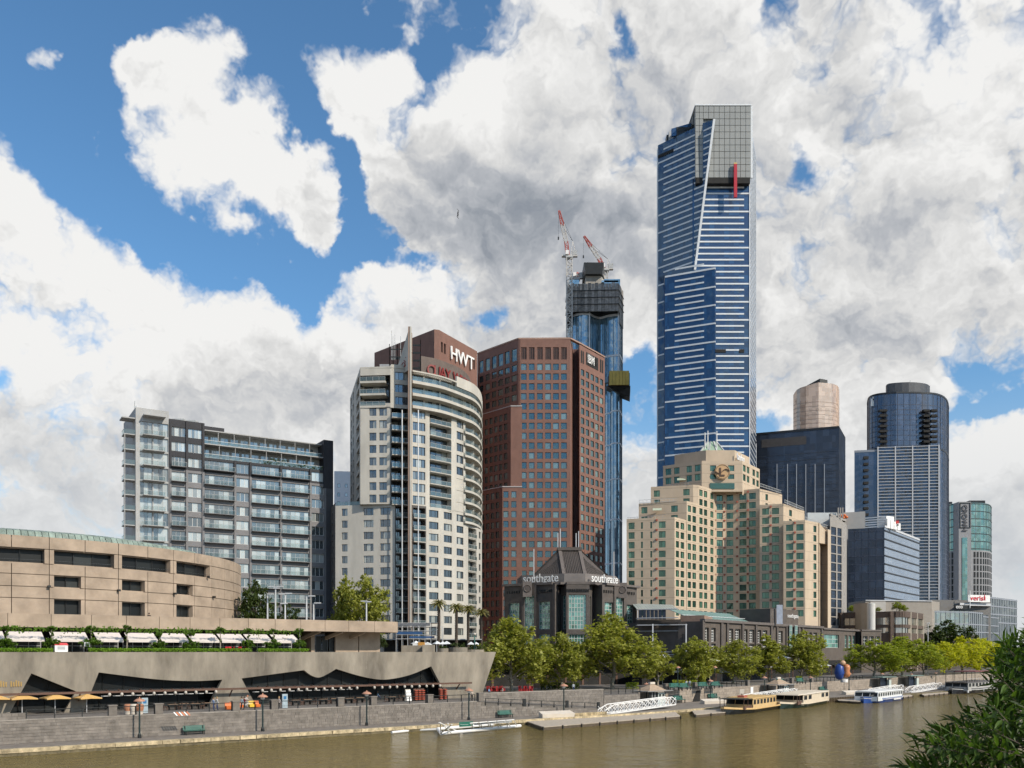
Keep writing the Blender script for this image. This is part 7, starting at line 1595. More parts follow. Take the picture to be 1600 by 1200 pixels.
row2 = [(1366, 1000, 62, 262, PM[0], 'dark green plane tree starting the dense right-hand row, beside the sculpture'), (1410, 994, 58, 275, PM[1], 'green plane tree in the dense row directly above the blue ferry'), (1443, 1001, 46, 285, PM[0], 'half yellow plane tree in the dense row beside the tall white light mast'),
 (1475, 1002, 44, 300, PY[1], 'bright yellow-green plane tree right of the light mast'), (1503, 995, 52, 315, PY[0], 'tallest bright yellow plane tree above the black boat'), (1532, 997, 50, 335, PY[1], 'yellow plane tree partly behind the dark foreground bush, left side'), (1560, 1003, 52, 350, PY[0], 'last yellow plane tree, mostly hidden by the dark foreground bush')]
for i, (px, ty, wpx, D, pr, lab) in enumerate(row2):
 h = zp(D, ty)-PZ; w = wpx*1.35*D/F; p = P(px, D); take(pr, None, 'plane_tree', lab, 'tree', (p.x, p.y, PZ), i*1.3, (w/9.2, w/9.2, h/10), G2)
G3 = 'trees behind the terrace'
for px, ty, by, wpx, D, pr, lab, rz in ((400, 905, 975, 52, 172, PD[0], 'green tree against the right edge of the round concert hall', 0), (447, 942, 975, 40, 178, PD[1], 'low bushy tree behind the double floodlight mast', 1), (536, 902, 985, 46, 182, PT[2], 'left one of the two tall feathery trees behind the terrace tip', 1.), (572, 898, 985, 62, 180, PT[1], 'right, wider one of the two tall feathery trees behind the terrace tip', 2.), (593, 990, 1022, 22, 170, PD[1], 'small green tree glimpsed under the terrace tip', 3)):
 z0 = 10.9; h = zp(D, ty)-z0; w = wpx*1.15*D/F; p = P(px, D); take(pr, None, 'street_tree', lab, 'tree', (p.x, p.y, z0), rz, (w/8.5, w/8.5, h/10), G3)
for px, ty, wpx, D, lab in ((1484, 968, 70, 375, 'dark brown-green tree in front of the grey glass offices, above the yellow trees'), (1462, 980, 40, 372, 'lower dark tree right of the tall white light mast')):
 h = zp(D, ty)-PZ; w = wpx*D/F; p = P(px, D); take(PD[0], None, 'dark_tree', lab, 'tree', (p.x, p.y, PZ), px, (w/8, w/8, h/10), None)
for px, ty, by, wpx, D, lab in ((1331, 945, 958, 12, 349, 'small rooftop tree left of the white stair drum'), (1372, 948, 957, 10, 345, 'small rooftop shrub just right of the white stair drum'), (1401, 939, 956, 15, 345, 'taller rooftop tree, left of the pair on the brown banded office'), (1412, 944, 956, 12, 345, 'shorter rooftop tree, right of the pair on the brown banded office')):
 z0 = zp(D, by); h = zp(D, ty)-z0; w = wpx*D/F; p = P(px, D+3); take(PM[1], None, 'rooftop_tree', lab, 'tree', (p.x, p.y, z0), px, (w/9, w/9, h/10), 'rooftop trees')
def palm_proto():
 r = bpy.data.objects.new('palm_tree', None); put(r); rnd = random.Random(5); H_ = 14
 mb = MB(); mb.tapered([(0, 0, -.2), (0, 0, 4), (.1, 0, 9), (.05, 0, H_)], [.42, .34, .3, .33], 8)
 for k in range(26): mb.cone((0, 0), .36, .40, 1+k*.5, 1.25+k*.5, 8)
 kid('trunk', mb, r, [m_trunkd])
 fr = MB()
 for k in range(34):
  a = k*2.39; e = 1.15-(k/34)*1.9; L = 2.1; pts = []
  for j in range(6): t = j/5; pts.append(Vector((cos(a)*L*t*cos(e), sin(a)*L*t*cos(e), H_+L*t*sin(e)-.9*t*t)))
  sd = Vector((-sin(a), cos(a), 0))
  for j in range(5):
   w0, w1 = .30*(1-.12*j), .30*(1-.12*(j+1)) if j < 4 else .03
   for s in (-1, 1): fr.face([pts[j], pts[j]+sd*s*w0+Vector((0, 0, -.14)), pts[j+1]+sd*s*w1+Vector((0, 0, -.18)), pts[j+1]])
 kid('fronds', fr, r, [m_leafp]); return r
pp = palm_proto()
for i, (px, ty, by, D, lab) in enumerate(((685.5, 935, 1006, 206, 'leftmost of the row of tall palms in front of the curved hotel'), (713, 941, 1004, 209, 'second tall palm from the left in front of the curved hotel'), (731.5, 944, 1006, 211, 'third tall palm from the left in front of the curved hotel'), (752, 950, 1006, 213, 'rightmost palm, dark and half hidden at the corner of the curved hotel'))):
 z0 = 10.9 if True else 0; p = P(px, D); h = zp(D, ty)-z0; take(pp, None, 'palm_tree', lab, 'palm', (p.x, p.y, z0), i, (1.0, 1.0, h/15.2), 'palms by the curved hotel')
def bush():
 rnd = random.Random(3); base = Vector((9.6, 9.2, 7.6)); t = T('foreground_bush', 'dark green bush with narrow pointed leaves filling the bottom right corner', 'bush', base)
 def lf(L, w, b):
  return [(0, 0, 0), (w*.5, L*.3, b*.3), (w*.42, L*.62, b*.5), (0, L, -b), (-w*.42, L*.62, b*.5), (-w*.5, L*.3, b*.3), (0, L*.35, -b*.2), (0, L*.68, -b*.3)], [(0, 1, 6), (0, 6, 5), (1, 2, 7, 6), (5, 6, 7, 4), (2, 3, 7), (4, 7, 3)]
 lv, lfc = lf(.22, .050, .014); lm = bpy.data.meshes.new('leaf'); lm.from_pydata(lv, [], lfc); lm.materials.append(m_bushleaf); lm.update()
 tips = []
 edge = [(1600, 982), (1562, 998), (1541, 1036), (1538, 1060), (1544, 1100), (1500, 1107), (1478, 1120), (1452, 1138), (1440, 1146), (1425, 1150), (1416, 1163), (1423, 1185), (1400, 1196)]
 def inside_x(y):
  pts = [(960, 1640), (984, 1592), (998, 1560), (1036, 1541), (1060, 1536), (1085, 1545), (1098, 1520), (1112, 1498), (1122, 1478), (1136, 1452), (1148, 1432), (1160, 1418), (1176, 1440), (1186, 1412), (1200, 1396), (1300, 1380)]
  for (y0, x0), (y1, x1) in zip(pts[:-1], pts[1:]):
   if y0 <= y <= y1: return x0+(x1-x0)*(y-y0)/(y1-y0)
  return 1600
 for _ in range(480):
  y = rnd.uniform(975, 1290); xl = inside_x(y)+14; x = xl+rnd.random()**1.3*(1760-xl); D = rnd.uniform(10.2, 12.8)+(.5 if x > 1560 else 0)
  tips.append(Vector((*P(x, D), zp(D, y))))
 for (x, y) in edge: tips.append(Vector((*P(x+4, 11.4), zp(11.4, y+3))))
 core = Vector((8.9, 12.2, 8.0)); V = []; Fc = []; wood = MB(); singles = []
 for k, tp in enumerate(tips):
  root_ = Vector((core.x+rnd.uniform(-.6, 1.2), core.y+rnd.uniform(-.7, .8), min(core.z+rnd.uniform(-.2, .8), tp.z-.2))); d = (tp-root_); L = d.length
  mid = root_+d*.55+Vector((0, 0, .12));
  if k % 9 == 0: wood.tapered([root_, mid, tp], [.016, .009, .004], 4)
  a0 = tp-(tp-mid).normalized()*.42; wood.tapered([a0, tp], [.006, .003], 3)
  ax = (tp-a0).normalized(); n = rnd.randint(11, 16)
  for j in range(n):
   f = j/n; p = a0+(tp-a0)*f; az = j*2.4+rnd.random()
   x = ax.cross(Vector((0, 0, 1))); x = x.normalized() if x.length > .01 else Vector((1, 0, 0)); y = ax.cross(x)
   o = x*cos(az)+y*sin(az); dr = (ax*(.35+.6*f)+o*(1.0-.45*f)+Vector((0, 0, -.22+.25*f))).normalized()
   up = (Vector((0, 0, 1))+Vector((rnd.gauss(0, .35), rnd.gauss(0, .35), 0))).normalized(); sx = dr.cross(up).normalized(); uz = sx.cross(dr); s = rnd.uniform(.65, 1.25)
   M_ = Matrix((( sx.x, dr.x, uz.x), (sx.y, dr.y, uz.y), (sx.z, dr.z, uz.z)))
   if len(singles) < 300 and k >= len(tips)-22 or (len(singles) < 300 and tp.y < 10.7 and k % 3 == 0): singles.append((p, M_, s)); continue
   i = len(V); V += [tuple(p+M_@(Vector(v)*s)-base) for v in lv]; Fc += [tuple(i+q for q in f_) for f_ in lfc]
 for p, M_, s in singles:
  o = bpy.data.objects.new('leaf', lm); put(o, t); o.location = p-base; o.rotation_mode = 'QUATERNION'; o.rotation_quaternion = M_.to_quaternion(); o.scale = (s,)*3
 me = bpy.data.meshes.new('foliage'); me.from_pydata(V, [], Fc); me.materials.append(m_bushleaf); me.update(); o = bpy.data.objects.new('foliage', me); put(o, t); o['kind'] = 'stuff'
 wood.tapered([(9.6, 11.6, 7.4), (9.3, 12, 8.3), (9.2, 12.1, 9.2)], [.12, .09, .05], 8); wood.tapered([(9.7, 11.7, 7.5), (10.4, 12.2, 8.9), (10.6, 12.4, 10.4)], [.1, .07, .03], 8)
 wood.build('branches', m_trunkd, t, fix=False)
bush()
# ================================================================ terrace greenery
def terrace_green():
 A, B = RP(-60, 18.2), RP(138/1, 18.2)
 for x0, x1, lab in ((-60, 84, 'bright green low hedge strip on the terrace edge left of the red kiosk'), (139, 394, 'long bright green low hedge strip along the terrace edge'), (404, 484, 'short bright green hedge strip at the right end of the terrace')):
  a, b = RP(x0, 18.2), RP(x1, 18.2); d, n, ang = dirs(a, b); L = (b-a).length; V = []; Fc = []; rnd = random.Random(x0+99)
  for _ in range(int(L*150)):
   u = rnd.random()*L; q = rnd.uniform(-.2, .8); z = 10.95+rnd.random()**.7*.46; s = rnd.uniform(.06, .13); an = rnd.random()*6.3; p = a+d*u+n*q; i = len(V)
   V += [(p.x-s*cos(an), p.y-s*sin(an), z), (p.x, p.y, z+s), (p.x+s*cos(an), p.y+s*sin(an), z), (p.x, p.y, z-s*.5)]; Fc.append((i, i+1, i+2, i+3))
  me = bpy.data.meshes.new('hedge'); me.from_pydata(V, [], Fc); me.materials.append(m_hedge); o = put(bpy.data.objects.new('hedge', me)); tag(o, lab, 'hedge'); stuff(o)
 rnd = random.Random(8); px_list = [(10, 1.0, 3.2, 'leafy vine bush cut by the left edge of the terrace', True), (80, 1.0, 3.3, 'round vine bush just left of the red kiosk', True), (142, 1.25, 3.5, 'big vine bush right of the red kiosk', True), (198, .35, 3.3, 'thin bare vine post right of the kiosk, leafy only at the top', False), (249, 1.0, 2.6, 'flat mushroom shaped vine bush near the middle of the terrace', True), (298, 1.05, 2.7, 'wide vine bush with a tuft above the awning line', True), (344, .3, 3.3, 'thin vine post left of the red seats', False), (388, 1.0, 3.4, 'vine bush beside the red seats', True), (427, 1.2, 3.4, 'vine bush between the last two awnings', True), (468, 1.0, 3.5, 'tall vine bush at the right end of the pergola', True)]
 for px, w, h, lab, full in px_list:
  p = RP(px, 19.4); t = T('vine_bush', lab, 'vine', (p.x, p.y, 10.95), 'vines along the awnings'); lobes = []
  if full: lobes = [(-.5*w, 0, h*.34, .62*w, .8), (.5*w, 0, h*.35, .62*w, .85), (0, 0, h*.32, .7*w, .9), (0, 0, h*.66, .3, 1.5), (0, 0, h*.92, .6, .4)]
  else: lobes = [(0, 0, h*.85, .4, 1.2), (0, 0, h*.98, .7, .4), (0, 0, h*.5, .22, 2.5)]
  me = leaf_cloud(lobes, 1700 if full else 450, .22, px+1); me.materials.append(m_leafg); c = put(bpy.data.objects.new('leaves', me), t); c['kind'] = 'stuff'
  kid('stem', MB().tapered([(0, 0, 0), (.05, 0, h*.5), (0, 0, h)], [.11, .08, .05], 6), t, [m_trunk])
 a, b = RP(-60, 20.2), RP(470, 20.2); d, n, ang = dirs(a, b); L = (b-a).length; V = []; Fc = []
 for _ in range(1700):
  u = rnd.random()*L; g = .5+.5*sin(u*.9)*sin(u*.37+1)
  if rnd.random() > .35+.65*g: continue
  z = 13.85+rnd.gauss(0, .10+.14*g); q = rnd.uniform(-.3, .3); s = rnd.uniform(.08, .17); an = rnd.random()*6.3; p = a+d*u+n*q; i = len(V)
  V += [(p.x-s*cos(an), p.y-s*sin(an), z), (p.x, p.y, z+s), (p.x+s*cos(an), p.y+s*sin(an), z), (p.x, p.y, z-s)]; Fc.append((i, i+1, i+2, i+3))
 me = bpy.data.meshes.new('vine_runners'); me.from_pydata(V, [], Fc); me.materials.append(m_leafg); o = put(bpy.data.objects.new('vine_runners', me)); tag(o, 'green vine runners trailing along the wire above the awnings', 'vine'); stuff(o)
terrace_green()
# ================================================================ quay furniture
def Wt(px, py): # point on the wharf surface seen at (px,py)
 D = (H-WZ)*F/(py-HY); return P(px, D)
def onW(px):
 for a, b in zip(WALLR[:-1], WALLR[1:]):
  u = onseg(a, b, px)
  if 0 <= u <= (b-a).length: return a+(b-a).normalized()*u
 return WALLR[0]
def Wf(px, off_):
 if px < 985: return RP(px, 6-off_)
 p = onW(px); return p+Vector((.55, -.83))*off_
def Pr(px, py, z=PZ): D = (H-z)*F/(py-HY); return P(px, D)
m_stonec = mat('pillar_stone', (.17, .15, .13), .85, .12, 1.5, bump=.3)
pil_px = [175.5, 247.5, 368, 428, 531.5, 583, 671, 750]
pm = MB(); pm.box(-.45, -.35, 0, .45, .35, 1.15); pmm = pm.mesh('shaft', m_stonec); cm_ = MB().box(-.52, -.42, 1.15, .52, .42, 1.27).mesh('cap', mat('cap_stone', (.21, .185, .16), .8, .1, 2))
W0, W1 = RP(-60, 6), RP(752, 6); wd, wn_, wang = dirs(W0, W1)
pl_lab = ['leftmost stone pillar on the river wall, right of the yellow umbrellas', 'stone pillar right of the first street lamp', 'stone pillar beside the orange seats', 'stone pillar right of the yellow crate and lamp', 'stone pillar below the left diners, between cyclist and third lamp', 'stone pillar just right of the third street lamp', 'stone pillar below the right glass peak of the concrete hall', 'last stone pillar where the ramp starts']
for px, lab in zip(pil_px, pl_lab):
 p = RP(px, 6.25); t = T('stone_pillar', lab, 'pillar', (p.x, p.y, PZ+.13), 'stone pillars on the river wall', wang);
 for nm, me in (('shaft', pmm), ('cap', cm_)): put(bpy.data.objects.new(nm, me), t)
rail_spans = [(41, 170), (181, 241), (254, 362), (374, 422), (434, 526), (537, 578), (588, 665), (677, 742)]
rl_lab = ['black rail at the left under the yellow umbrellas', 'black rail section behind the first street lamp', 'black rail section above the left green bench', 'black rail section behind the two walkers in dark clothes', 'black rail section in front of the cyclist', 'short black rail section left of the third lamp pillar', 'black rail section below the right-hand glass peak', 'black rail section in front of the fourth street lamp']
def railing(a, b, z, lab, hgt=1.0, step=2.6, z2=None, group='black rails along the promenade'):
 d, n, ang = dirs(a, b); L = (b-a).length; t = T('railing', lab, 'railing', (a.x, a.y, z), group, ang); z2 = z if z2 is None else z2
 k = max(1, round(L/step)); pmx = MB().box(-.05, -.05, -.25, .05, .05, hgt).mesh('post', m_black)
 for i in range(k+1): o = put(bpy.data.objects.new('post', pmx), t); o.location = (L*i/k, 0, (z2-z)*i/k)
 kid('rail', MB().bar((0, 0, hgt), (L, 0, hgt+z2-z), .11, .09), t, m_black)
 kid('lower_rail', MB().bar((0, 0, .35), (L, 0, .35+z2-z), .04, .04), t, m_black); return t
for (x0, x1), lab in zip(rail_spans, rl_lab): railing(RP(x0, 6.3), RP(x1, 6.3), PZ+.15, lab)
for (x0, x1), lab in zip(((761, 820), (829, 887), (896, 936)), ('upper black rail on the sloping ramp wall', 'middle black rail on the sloping ramp wall', 'lowest black rail on the sloping ramp wall')):
 A, B = RP(752, 6), RP(985, 6); u0, u1 = onseg(A, B, x0), onseg(A, B, x1); zz = lambda u: 2.85-(2.85-WZ)*u/(B-A).length
 t = railing(A+wd*u0+wn_*.4, A+wd*u1+wn_*.4, zz(u0)+.05, lab, .95, 2.6, zz(u1)+.05)
 e = MB().box(-.28, -.1, -.3, .28, .1, 1.15).mesh('end_post', m_black); o = put(bpy.data.objects.new('end_post', e), t); o.location = ((A+wd*u1-(A+wd*u0)).length+.2, 0, zz(u1)-zz(u0))
for x0, x1, lab in ((1047, 1083, 'rail in front of the left green promenade benches'), (1092, 1127, 'rail behind the ferry landing, above the walkway bench'), (1130, 1168, 'rail left of the hipped ticket shelter'), (1210, 1238, 'rail right of the hipped ticket shelter'), (1242, 1268, 'rail beside the lamp behind the cream boat'), (1272, 1300, 'rail with parked bikes behind it'), (1300, 1318, 'rail left of the coloured sculpture'), (1325, 1350, 'rail right of the coloured sculpture')):
 railing(onW(x0)+Vector((-.2, .4)), onW(x1)+Vector((-.2, .4)), PZ+.1, lab, 1.1, 2.2, group='rails along the right promenade')
for px, lab in ((1042, 'stone pillar at the left end of the right promenade rails'), (1088, 'stone pillar left of the lamp by the two-person bench'), (1170, 'stone pillar left of the hipped ticket shelter'), (1239, 'stone pillar behind the cream boat'), (1270, 'stone pillar right of the cream boat lamp')):
 p = onW(px)+Vector((-.2, .4)); t = T('stone_pillar', lab, 'pillar', (p.x, p.y, PZ+.1), 'stone pillars on the right wall', radians(45));
 for nm, me in (('shaft', pmm), ('cap', cm_)): put(bpy.data.objects.new(nm, me), t)
def lamp_proto():
 r = put(bpy.data.objects.new('street_lamp', None)); mb = MB()
 mb.lathe([(.16, 0), (.16, .5), (.11, .6), (.10, 3.9), (.14, 4.0), (.06, 4.15)], 10); kid('pole', mb, r, [mat('lamp_pole_green', (.018, .035, .035), .45, .1)], smooth=False)
 kid('base', MB().lathe([(.24, 0), (.24, .35), (.17, .45), (.01, .45)], 8), r, [m_black])
 kid('lantern', MB().lathe([(.10, 4.1), (.26, 4.2), (.24, 4.45), (.1, 4.5)], 10), r, [m_white])
 kid('lamp_shade', MB().lathe([(.66, 4.42), (.68, 4.46), (.52, 4.62), (.28, 4.74), (.08, 4.78), (.05, 4.95), (.01, 4.95)], 14), r, [m_lampcap], smooth=True)
 kid('bracket', MB().bar((-.5, 0, 4.42), (.5, 0, 4.42), .05).bar((0, -.5, 4.42), (0, .5, 4.42), .05), r, [m_black])
 return r
lp = lamp_proto()
lamps = [(218, 1148, 1089, 'leftmost lamp with copper shade, right of the yellow umbrellas'), (410.5, 1140, 1083, 'copper shaded lamp near the two dark-clothed walkers'), (573, 1132, 1078.5, 'copper shaded lamp in front of the wavy glass dip'), (732.5, 1123, 1074, 'copper shaded lamp with people under it at the end of the concrete hall'), (881, 1105, 1067, 'lamp over the white pontoon shelf by the ramp wall'), (1003, 1099, 1066, 'lamp beside the left ticket shelter roof'), (1103, 1096, 1061, 'lamp between the left shelter and the sleeping bench'), (1187.5, 1087, 1056, 'lamp left of the hipped shelter with the banner panel'), (1259.5, 1085, 1056, 'lamp behind the cream boat'), (1320, 1081, 1050, 'lamp in front of the coloured sculpture'), (1372, 1076, 1051, 'lamp behind the blue ferry'), (1418, 1074, 1052, 'lamp between the two flat-roofed shelters'), (1456, 1072, 1050, 'rightmost lamp near the black boat')]
for i, (px, by, ty, lab) in enumerate(lamps):
 p = Wf(px, 1.3); s = (zp(p.y, ty)-WZ)/4.95; take(lp, None, 'street_lamp', lab, 'street lamp', (p.x, p.y, WZ), i, s, 'mushroom lamps on the wharf')
for px, ty, D, lab in ((1059, 1040, 196, 'copper shaded promenade lamp under the trees, left of its twin'), (1117, 1040, 206, 'copper shaded promenade lamp under the trees, right of its twin')):
 p = P(px, D); s = (zp(D, ty)-PZ)/4.95; take(lp, None, 'street_lamp', lab, 'street lamp', (p.x, p.y, PZ), 1, s, 'lamps under the trees')
def bench_proto():
 r = put(bpy.data.objects.new('bench', None)); sl = MB().box(-1.15, -.05, -.02, 1.15, .05, .02).mesh('slat', [m_green])
 for k in range(4): o = put(bpy.data.objects.new('seat_slat', sl), r); o.location = (0, -.25+k*.13, .46)
 for k in range(4): o = put(bpy.data.objects.new('back_slat', sl), r); o.location = (0, .22+k*.03, .56+k*.12); o.rotation_euler = (radians(78), 0, 0)
 lg = MB().box(-.05, -.3, 0, .05, -.22, .45).box(-.05, .2, 0, .05, .28, .95).box(-.05, -.3, .40, .05, .25, .45).mesh('leg', [m_black])
 for x in (-.95, .95): o = put(bpy.data.objects.new('leg', lg), r); o.location = (x, 0, 0)
 return r
bp_ = bench_proto()
bl = [(304, 1140, WZ, 'green slatted bench against the river wall near the left lamp', 0), (790, 1118, WZ, 'green slatted bench against the ramp wall by the litter trap', 0), (1057, 1097, WZ, 'green bench with a seated dark figure, right of the left shelter', 0), (1112, 1093, WZ, 'green bench with a person sitting on its right end', 0), (1283, 1083, WZ, 'green bench right of the cream boat lamp', 0),
  (1056, 1079, PZ, 'green bench on the promenade behind the left rail', 1), (1070, 1079, PZ, 'second green bench from the left on the promenade', 1), (1100, 1077, PZ, 'green promenade bench behind the walkway rail, left one', 1), (1120, 1076, PZ, 'green promenade bench behind the walkway rail, right one', 1), (1222, 1071, PZ, 'long green bench right of the hipped shelter', 1), (1252, 1069, PZ, 'green bench behind the rail above the cream boat', 1)]
for i, (px, by, z, lab, g) in enumerate(bl):
 p = Pr(px, by, z) if g else Wf(px, .75); take(bp_, None, 'bench', lab, 'bench', (p.x, p.y, z), wang+radians(180)*0 if px < 900 else radians(45), 1.15 if px < 900 else 1.5, 'green benches')
def umb_proto():
 r = put(bpy.data.objects.new('umbrella', None)); um = mat('ochre_canvas', (.62, .38, .13), .85, .05)
 n = 4;
 for k in range(n):
  a0, a1 = pi/4+k*pi/2, pi/4+(k+1)*pi/2; q = 2.65; f = MB(); p0, p1 = (q*cos(a0), q*sin(a0), 2.55), (q*cos(a1), q*sin(a1), 2.55); mid = ((p0[0]+p1[0])/2*.93, (p0[1]+p1[1])/2*.93, 2.62)
  f.face([p0, mid, (0, 0, 3.25)]); f.face([mid, p1, (0, 0, 3.25)]); f.face([p0, mid, (mid[0], mid[1], 2.45), (p0[0], p0[1], 2.38)]); f.face([mid, p1, (p1[0], p1[1], 2.38), (mid[0], mid[1], 2.45)])
  kid('canopy_panel', f, r, [um]); kid('rib', MB().bar(p0, (0, 0, 3.2), .04), r, [m_steel])
 kid('pole', MB().cone((0, 0), .07, .07, 0, 3.35, 8), r, [m_steel]); return r
up = umb_proto()
for i, (px, lab) in enumerate(((-9, 'yellow square parasol cut by the left edge'), (34.5, 'yellow parasol below the dark triangle opening, left of three'), (86, 'yellow parasol in the middle of the three full ones'), (135.5, 'rightmost yellow parasol, below the left tip of the long glass opening'))):
 D = 107.5+i*1.9; p = P(px, D); s = (zp(D, 1084)-PZ)/3.25; take(up, None, 'parasol', lab, 'parasol', (p.x, p.y, PZ), wang+.08*i, (s*.98, s*.98, s), 'yellow parasols on the promenade')
def tagged(mb, name, mats, lab, cat, loc, rz=0, group=None, smooth=False):
 o = put(bpy.data.objects.new(name, mb.mesh(name, mats, smooth=smooth))); o.location = loc; o.rotation_euler = (0, 0, rz); return tag(o, lab, cat, group)
or_ = mat('terracotta', (.45, .20, .11), .7, .1); pw_ = mat('cream_pot', (.58, .52, .44), .7, .06)
for px, mt, lab in ((200, or_, 'terracotta and cream drum planter right of the yellow parasols'), (209, pw_, 'cream drum planter between two terracotta ones'), (218.5, or_, 'terracotta drum planter behind the left lamp pole')):
 p = Pr(px, 1116); t = T('drum_planter', lab, 'planter', (p.x, p.y, PZ), 'drum planters'); kid('body', MB().lathe([(.38, .4), (.48, .8), (.46, 1.1), (.36, 1.25), (.01, 1.2)], 12), t, [mt], smooth=True); kid('base', MB().lathe([(.36, 0), (.4, .42)], 12), t, [pw_])
for px, by, lab in ((226, 1114, 'slim white and blue information pillar behind the left lamp'), (445, 1106, 'slim pale information pillar right of the walking woman'),):
 p = Pr(px, by); t = T('info_pillar', lab, 'sign', (p.x, p.y, PZ), None, wang); kid('panel', MB().box(-.38, -.08, 0, .38, .08, 1.9), t, [mat('pale_blue_panel', (.36, .44, .48), .4, .1, 2)]); kid('mark', MB().box(-.2, -.1, 1.2, .2, -.085, 1.6), t, [mat('blue_mark', (.03, .16, .35), .4, .05)])
sm_or = mat('orange_plastic', (.62, .14, .02), .5, .08); sm_y = mat('yellow_plastic', (.72, .48, .04), .5, .08)
for px, by, mt, w, lab in ((359, 1109, sm_or, 1.1, 'orange lounge seat, left one behind the pillar'), (366, 1108, sm_or, 1.1, 'orange lounge seat, middle one behind the pillar'), (373, 1107, sm_or, 1.1, 'orange lounge seat, right one nearest the walkers'), (395, 1106, sm_y, 1.1, 'yellow lounge seat right of the dark-clothed walkers'), (402, 1106, sm_or, .6, 'small orange stool beside the yellow seat')):
 p = Pr(px, by); t = T('lounge_seat', lab, 'seat', (p.x, p.y, PZ), 'bright lounge seats', wang); kid('seat', MB().box(-w/2, -.4, .1, w/2, .35, .5), t, [mt]); kid('backrest', MB().hexa([(-w/2, .2, .5), (w/2, .2, .5), (w/2, .36, .5), (-w/2, .36, .5)], [(-w/2, .32, .95), (w/2, .32, .95), (w/2, .46, .95), (-w/2, .46, .95)]), t, [mt])
p = Pr(288, 1118); t = T('striped_barrier', 'small orange and white striped board low behind the rail', 'barrier', (p.x, p.y, PZ), None, wang)
for k in range(6): kid('stripe', MB().hexa([(-.9+.3*k, 0, 0), (-.75+.3*k, 0, 0), (-.75+.3*k, .05, 0), (-.9+.3*k, .05, 0)], [(-1.25+.3*k, .15, .45), (-1.1+.3*k, .15, .45), (-1.1+.3*k, .2, .45), (-1.25+.3*k, .2, .45)]), t, [sm_or if k % 2 else m_white])
def table_proto():
 r = put(bpy.data.objects.new('cafe_table', None)); kid('table_top', MB().box(-.6, -.4, .72, .6, .4, .77), r, [m_timber])
 for x in (-.45, .45): o = kid('leg', MB().box(-.03, -.3, 0, .03, .3, .72), r, [m_black]); o.location = (x, 0, 0)
 return r
tp_ = table_proto()
tb = [(270, 'left of a row'), (287, 'second'), (305, 'third'), (322, 'fourth'), (462, 'a'), (480, 'b'), (505, 'c'), (522, 'd'), (545, 'e'), (562, 'f'), (612, 'g'), (634, 'h'), (655, 'i')]
for i, (px, _) in enumerate(tb):
 p = RP(px, 14.6+(i % 2)*.9); where = 'timber cafe table inside the long left glass opening of the concrete hall' if px < 350 else 'timber cafe table in front of the double-dip glass opening of the concrete hall'
 take(tp_, None, 'cafe_table', where, 'table', (p.x, p.y, PZ), wang, 1.0, 'cafe tables in the left opening' if px < 350 else 'cafe tables in the double-dip opening')
def chair_proto():
 r = put(bpy.data.objects.new('cafe_chair', None)); kid('seat', MB().box(-.22, -.22, .43, .22, .22, .48), r, [m_brown]); kid('backrest', MB().box(-.22, .2, .48, .22, .25, .92), r, [m_brown])
 lg = MB().box(-.02, -.02, 0, .02, .02, .45).mesh('leg', [m_brown])
 for x in (-.2, .2):
  for y in (-.2, .2): o = put(bpy.data.objects.new('leg', lg), r); o.location = (x, y, 0)
 return r
cp_ = chair_proto()
for i, (px, _) in enumerate(tb):
 for s in (-1, 1):
  p = RP(px, 14.6+(i % 2)*.9)+wd*s*.95; take(cp_, None, 'cafe_chair', 'brown cafe chair at a table in the left glass opening' if px < 350 else 'brown cafe chair at a timber table in the double-dip glass opening', 'chair', (p.x, p.y, PZ), wang-s*pi/2, 1.0, 'chairs in the left opening' if px < 350 else 'chairs in the double-dip opening')
for px, lab in ((650, 'tall orange-red curved rack, left of three by the right glass peak'), (655.5, 'tall orange-red curved rack, middle of three by the right glass peak'), (661, 'tall orange-red curved rack, right of three by the right glass peak'), (689, 'red slatted stack leaning by the last glass pane, left'), (696, 'red slatted stack leaning by the last glass pane, right')):
 p = RP(px, 14.0); t = T('red_rack', lab, 'rack', (p.x, p.y, PZ), 'red racks by the right glass peak', wang); rm_ = mat('rust_red', (.34, .06, .03), .5, .1)
 for k in range(5): kid('slat', MB().box(-.25, -.2, .2+k*.33, .25, .2, .36+k*.33), t, [rm_])
 kid('upright', MB().box(-.3, .2, 0, .3, .25, 1.9), t, [m_brown])
p = RP(638, 12.8); t = T('menu_board', 'white stepped menu stand in front of the right glass peak', 'sign', (p.x, p.y, PZ), None, wang)
for k in range(4): kid('board', MB().box(-.42, -.3+.1*k, .15+k*.42, .42, -.2+.1*k, .5+k*.42), t, [m_white])
kid('frame', MB().box(-.45, .15, 0, .45, .22, 1.9), t, [pw_])
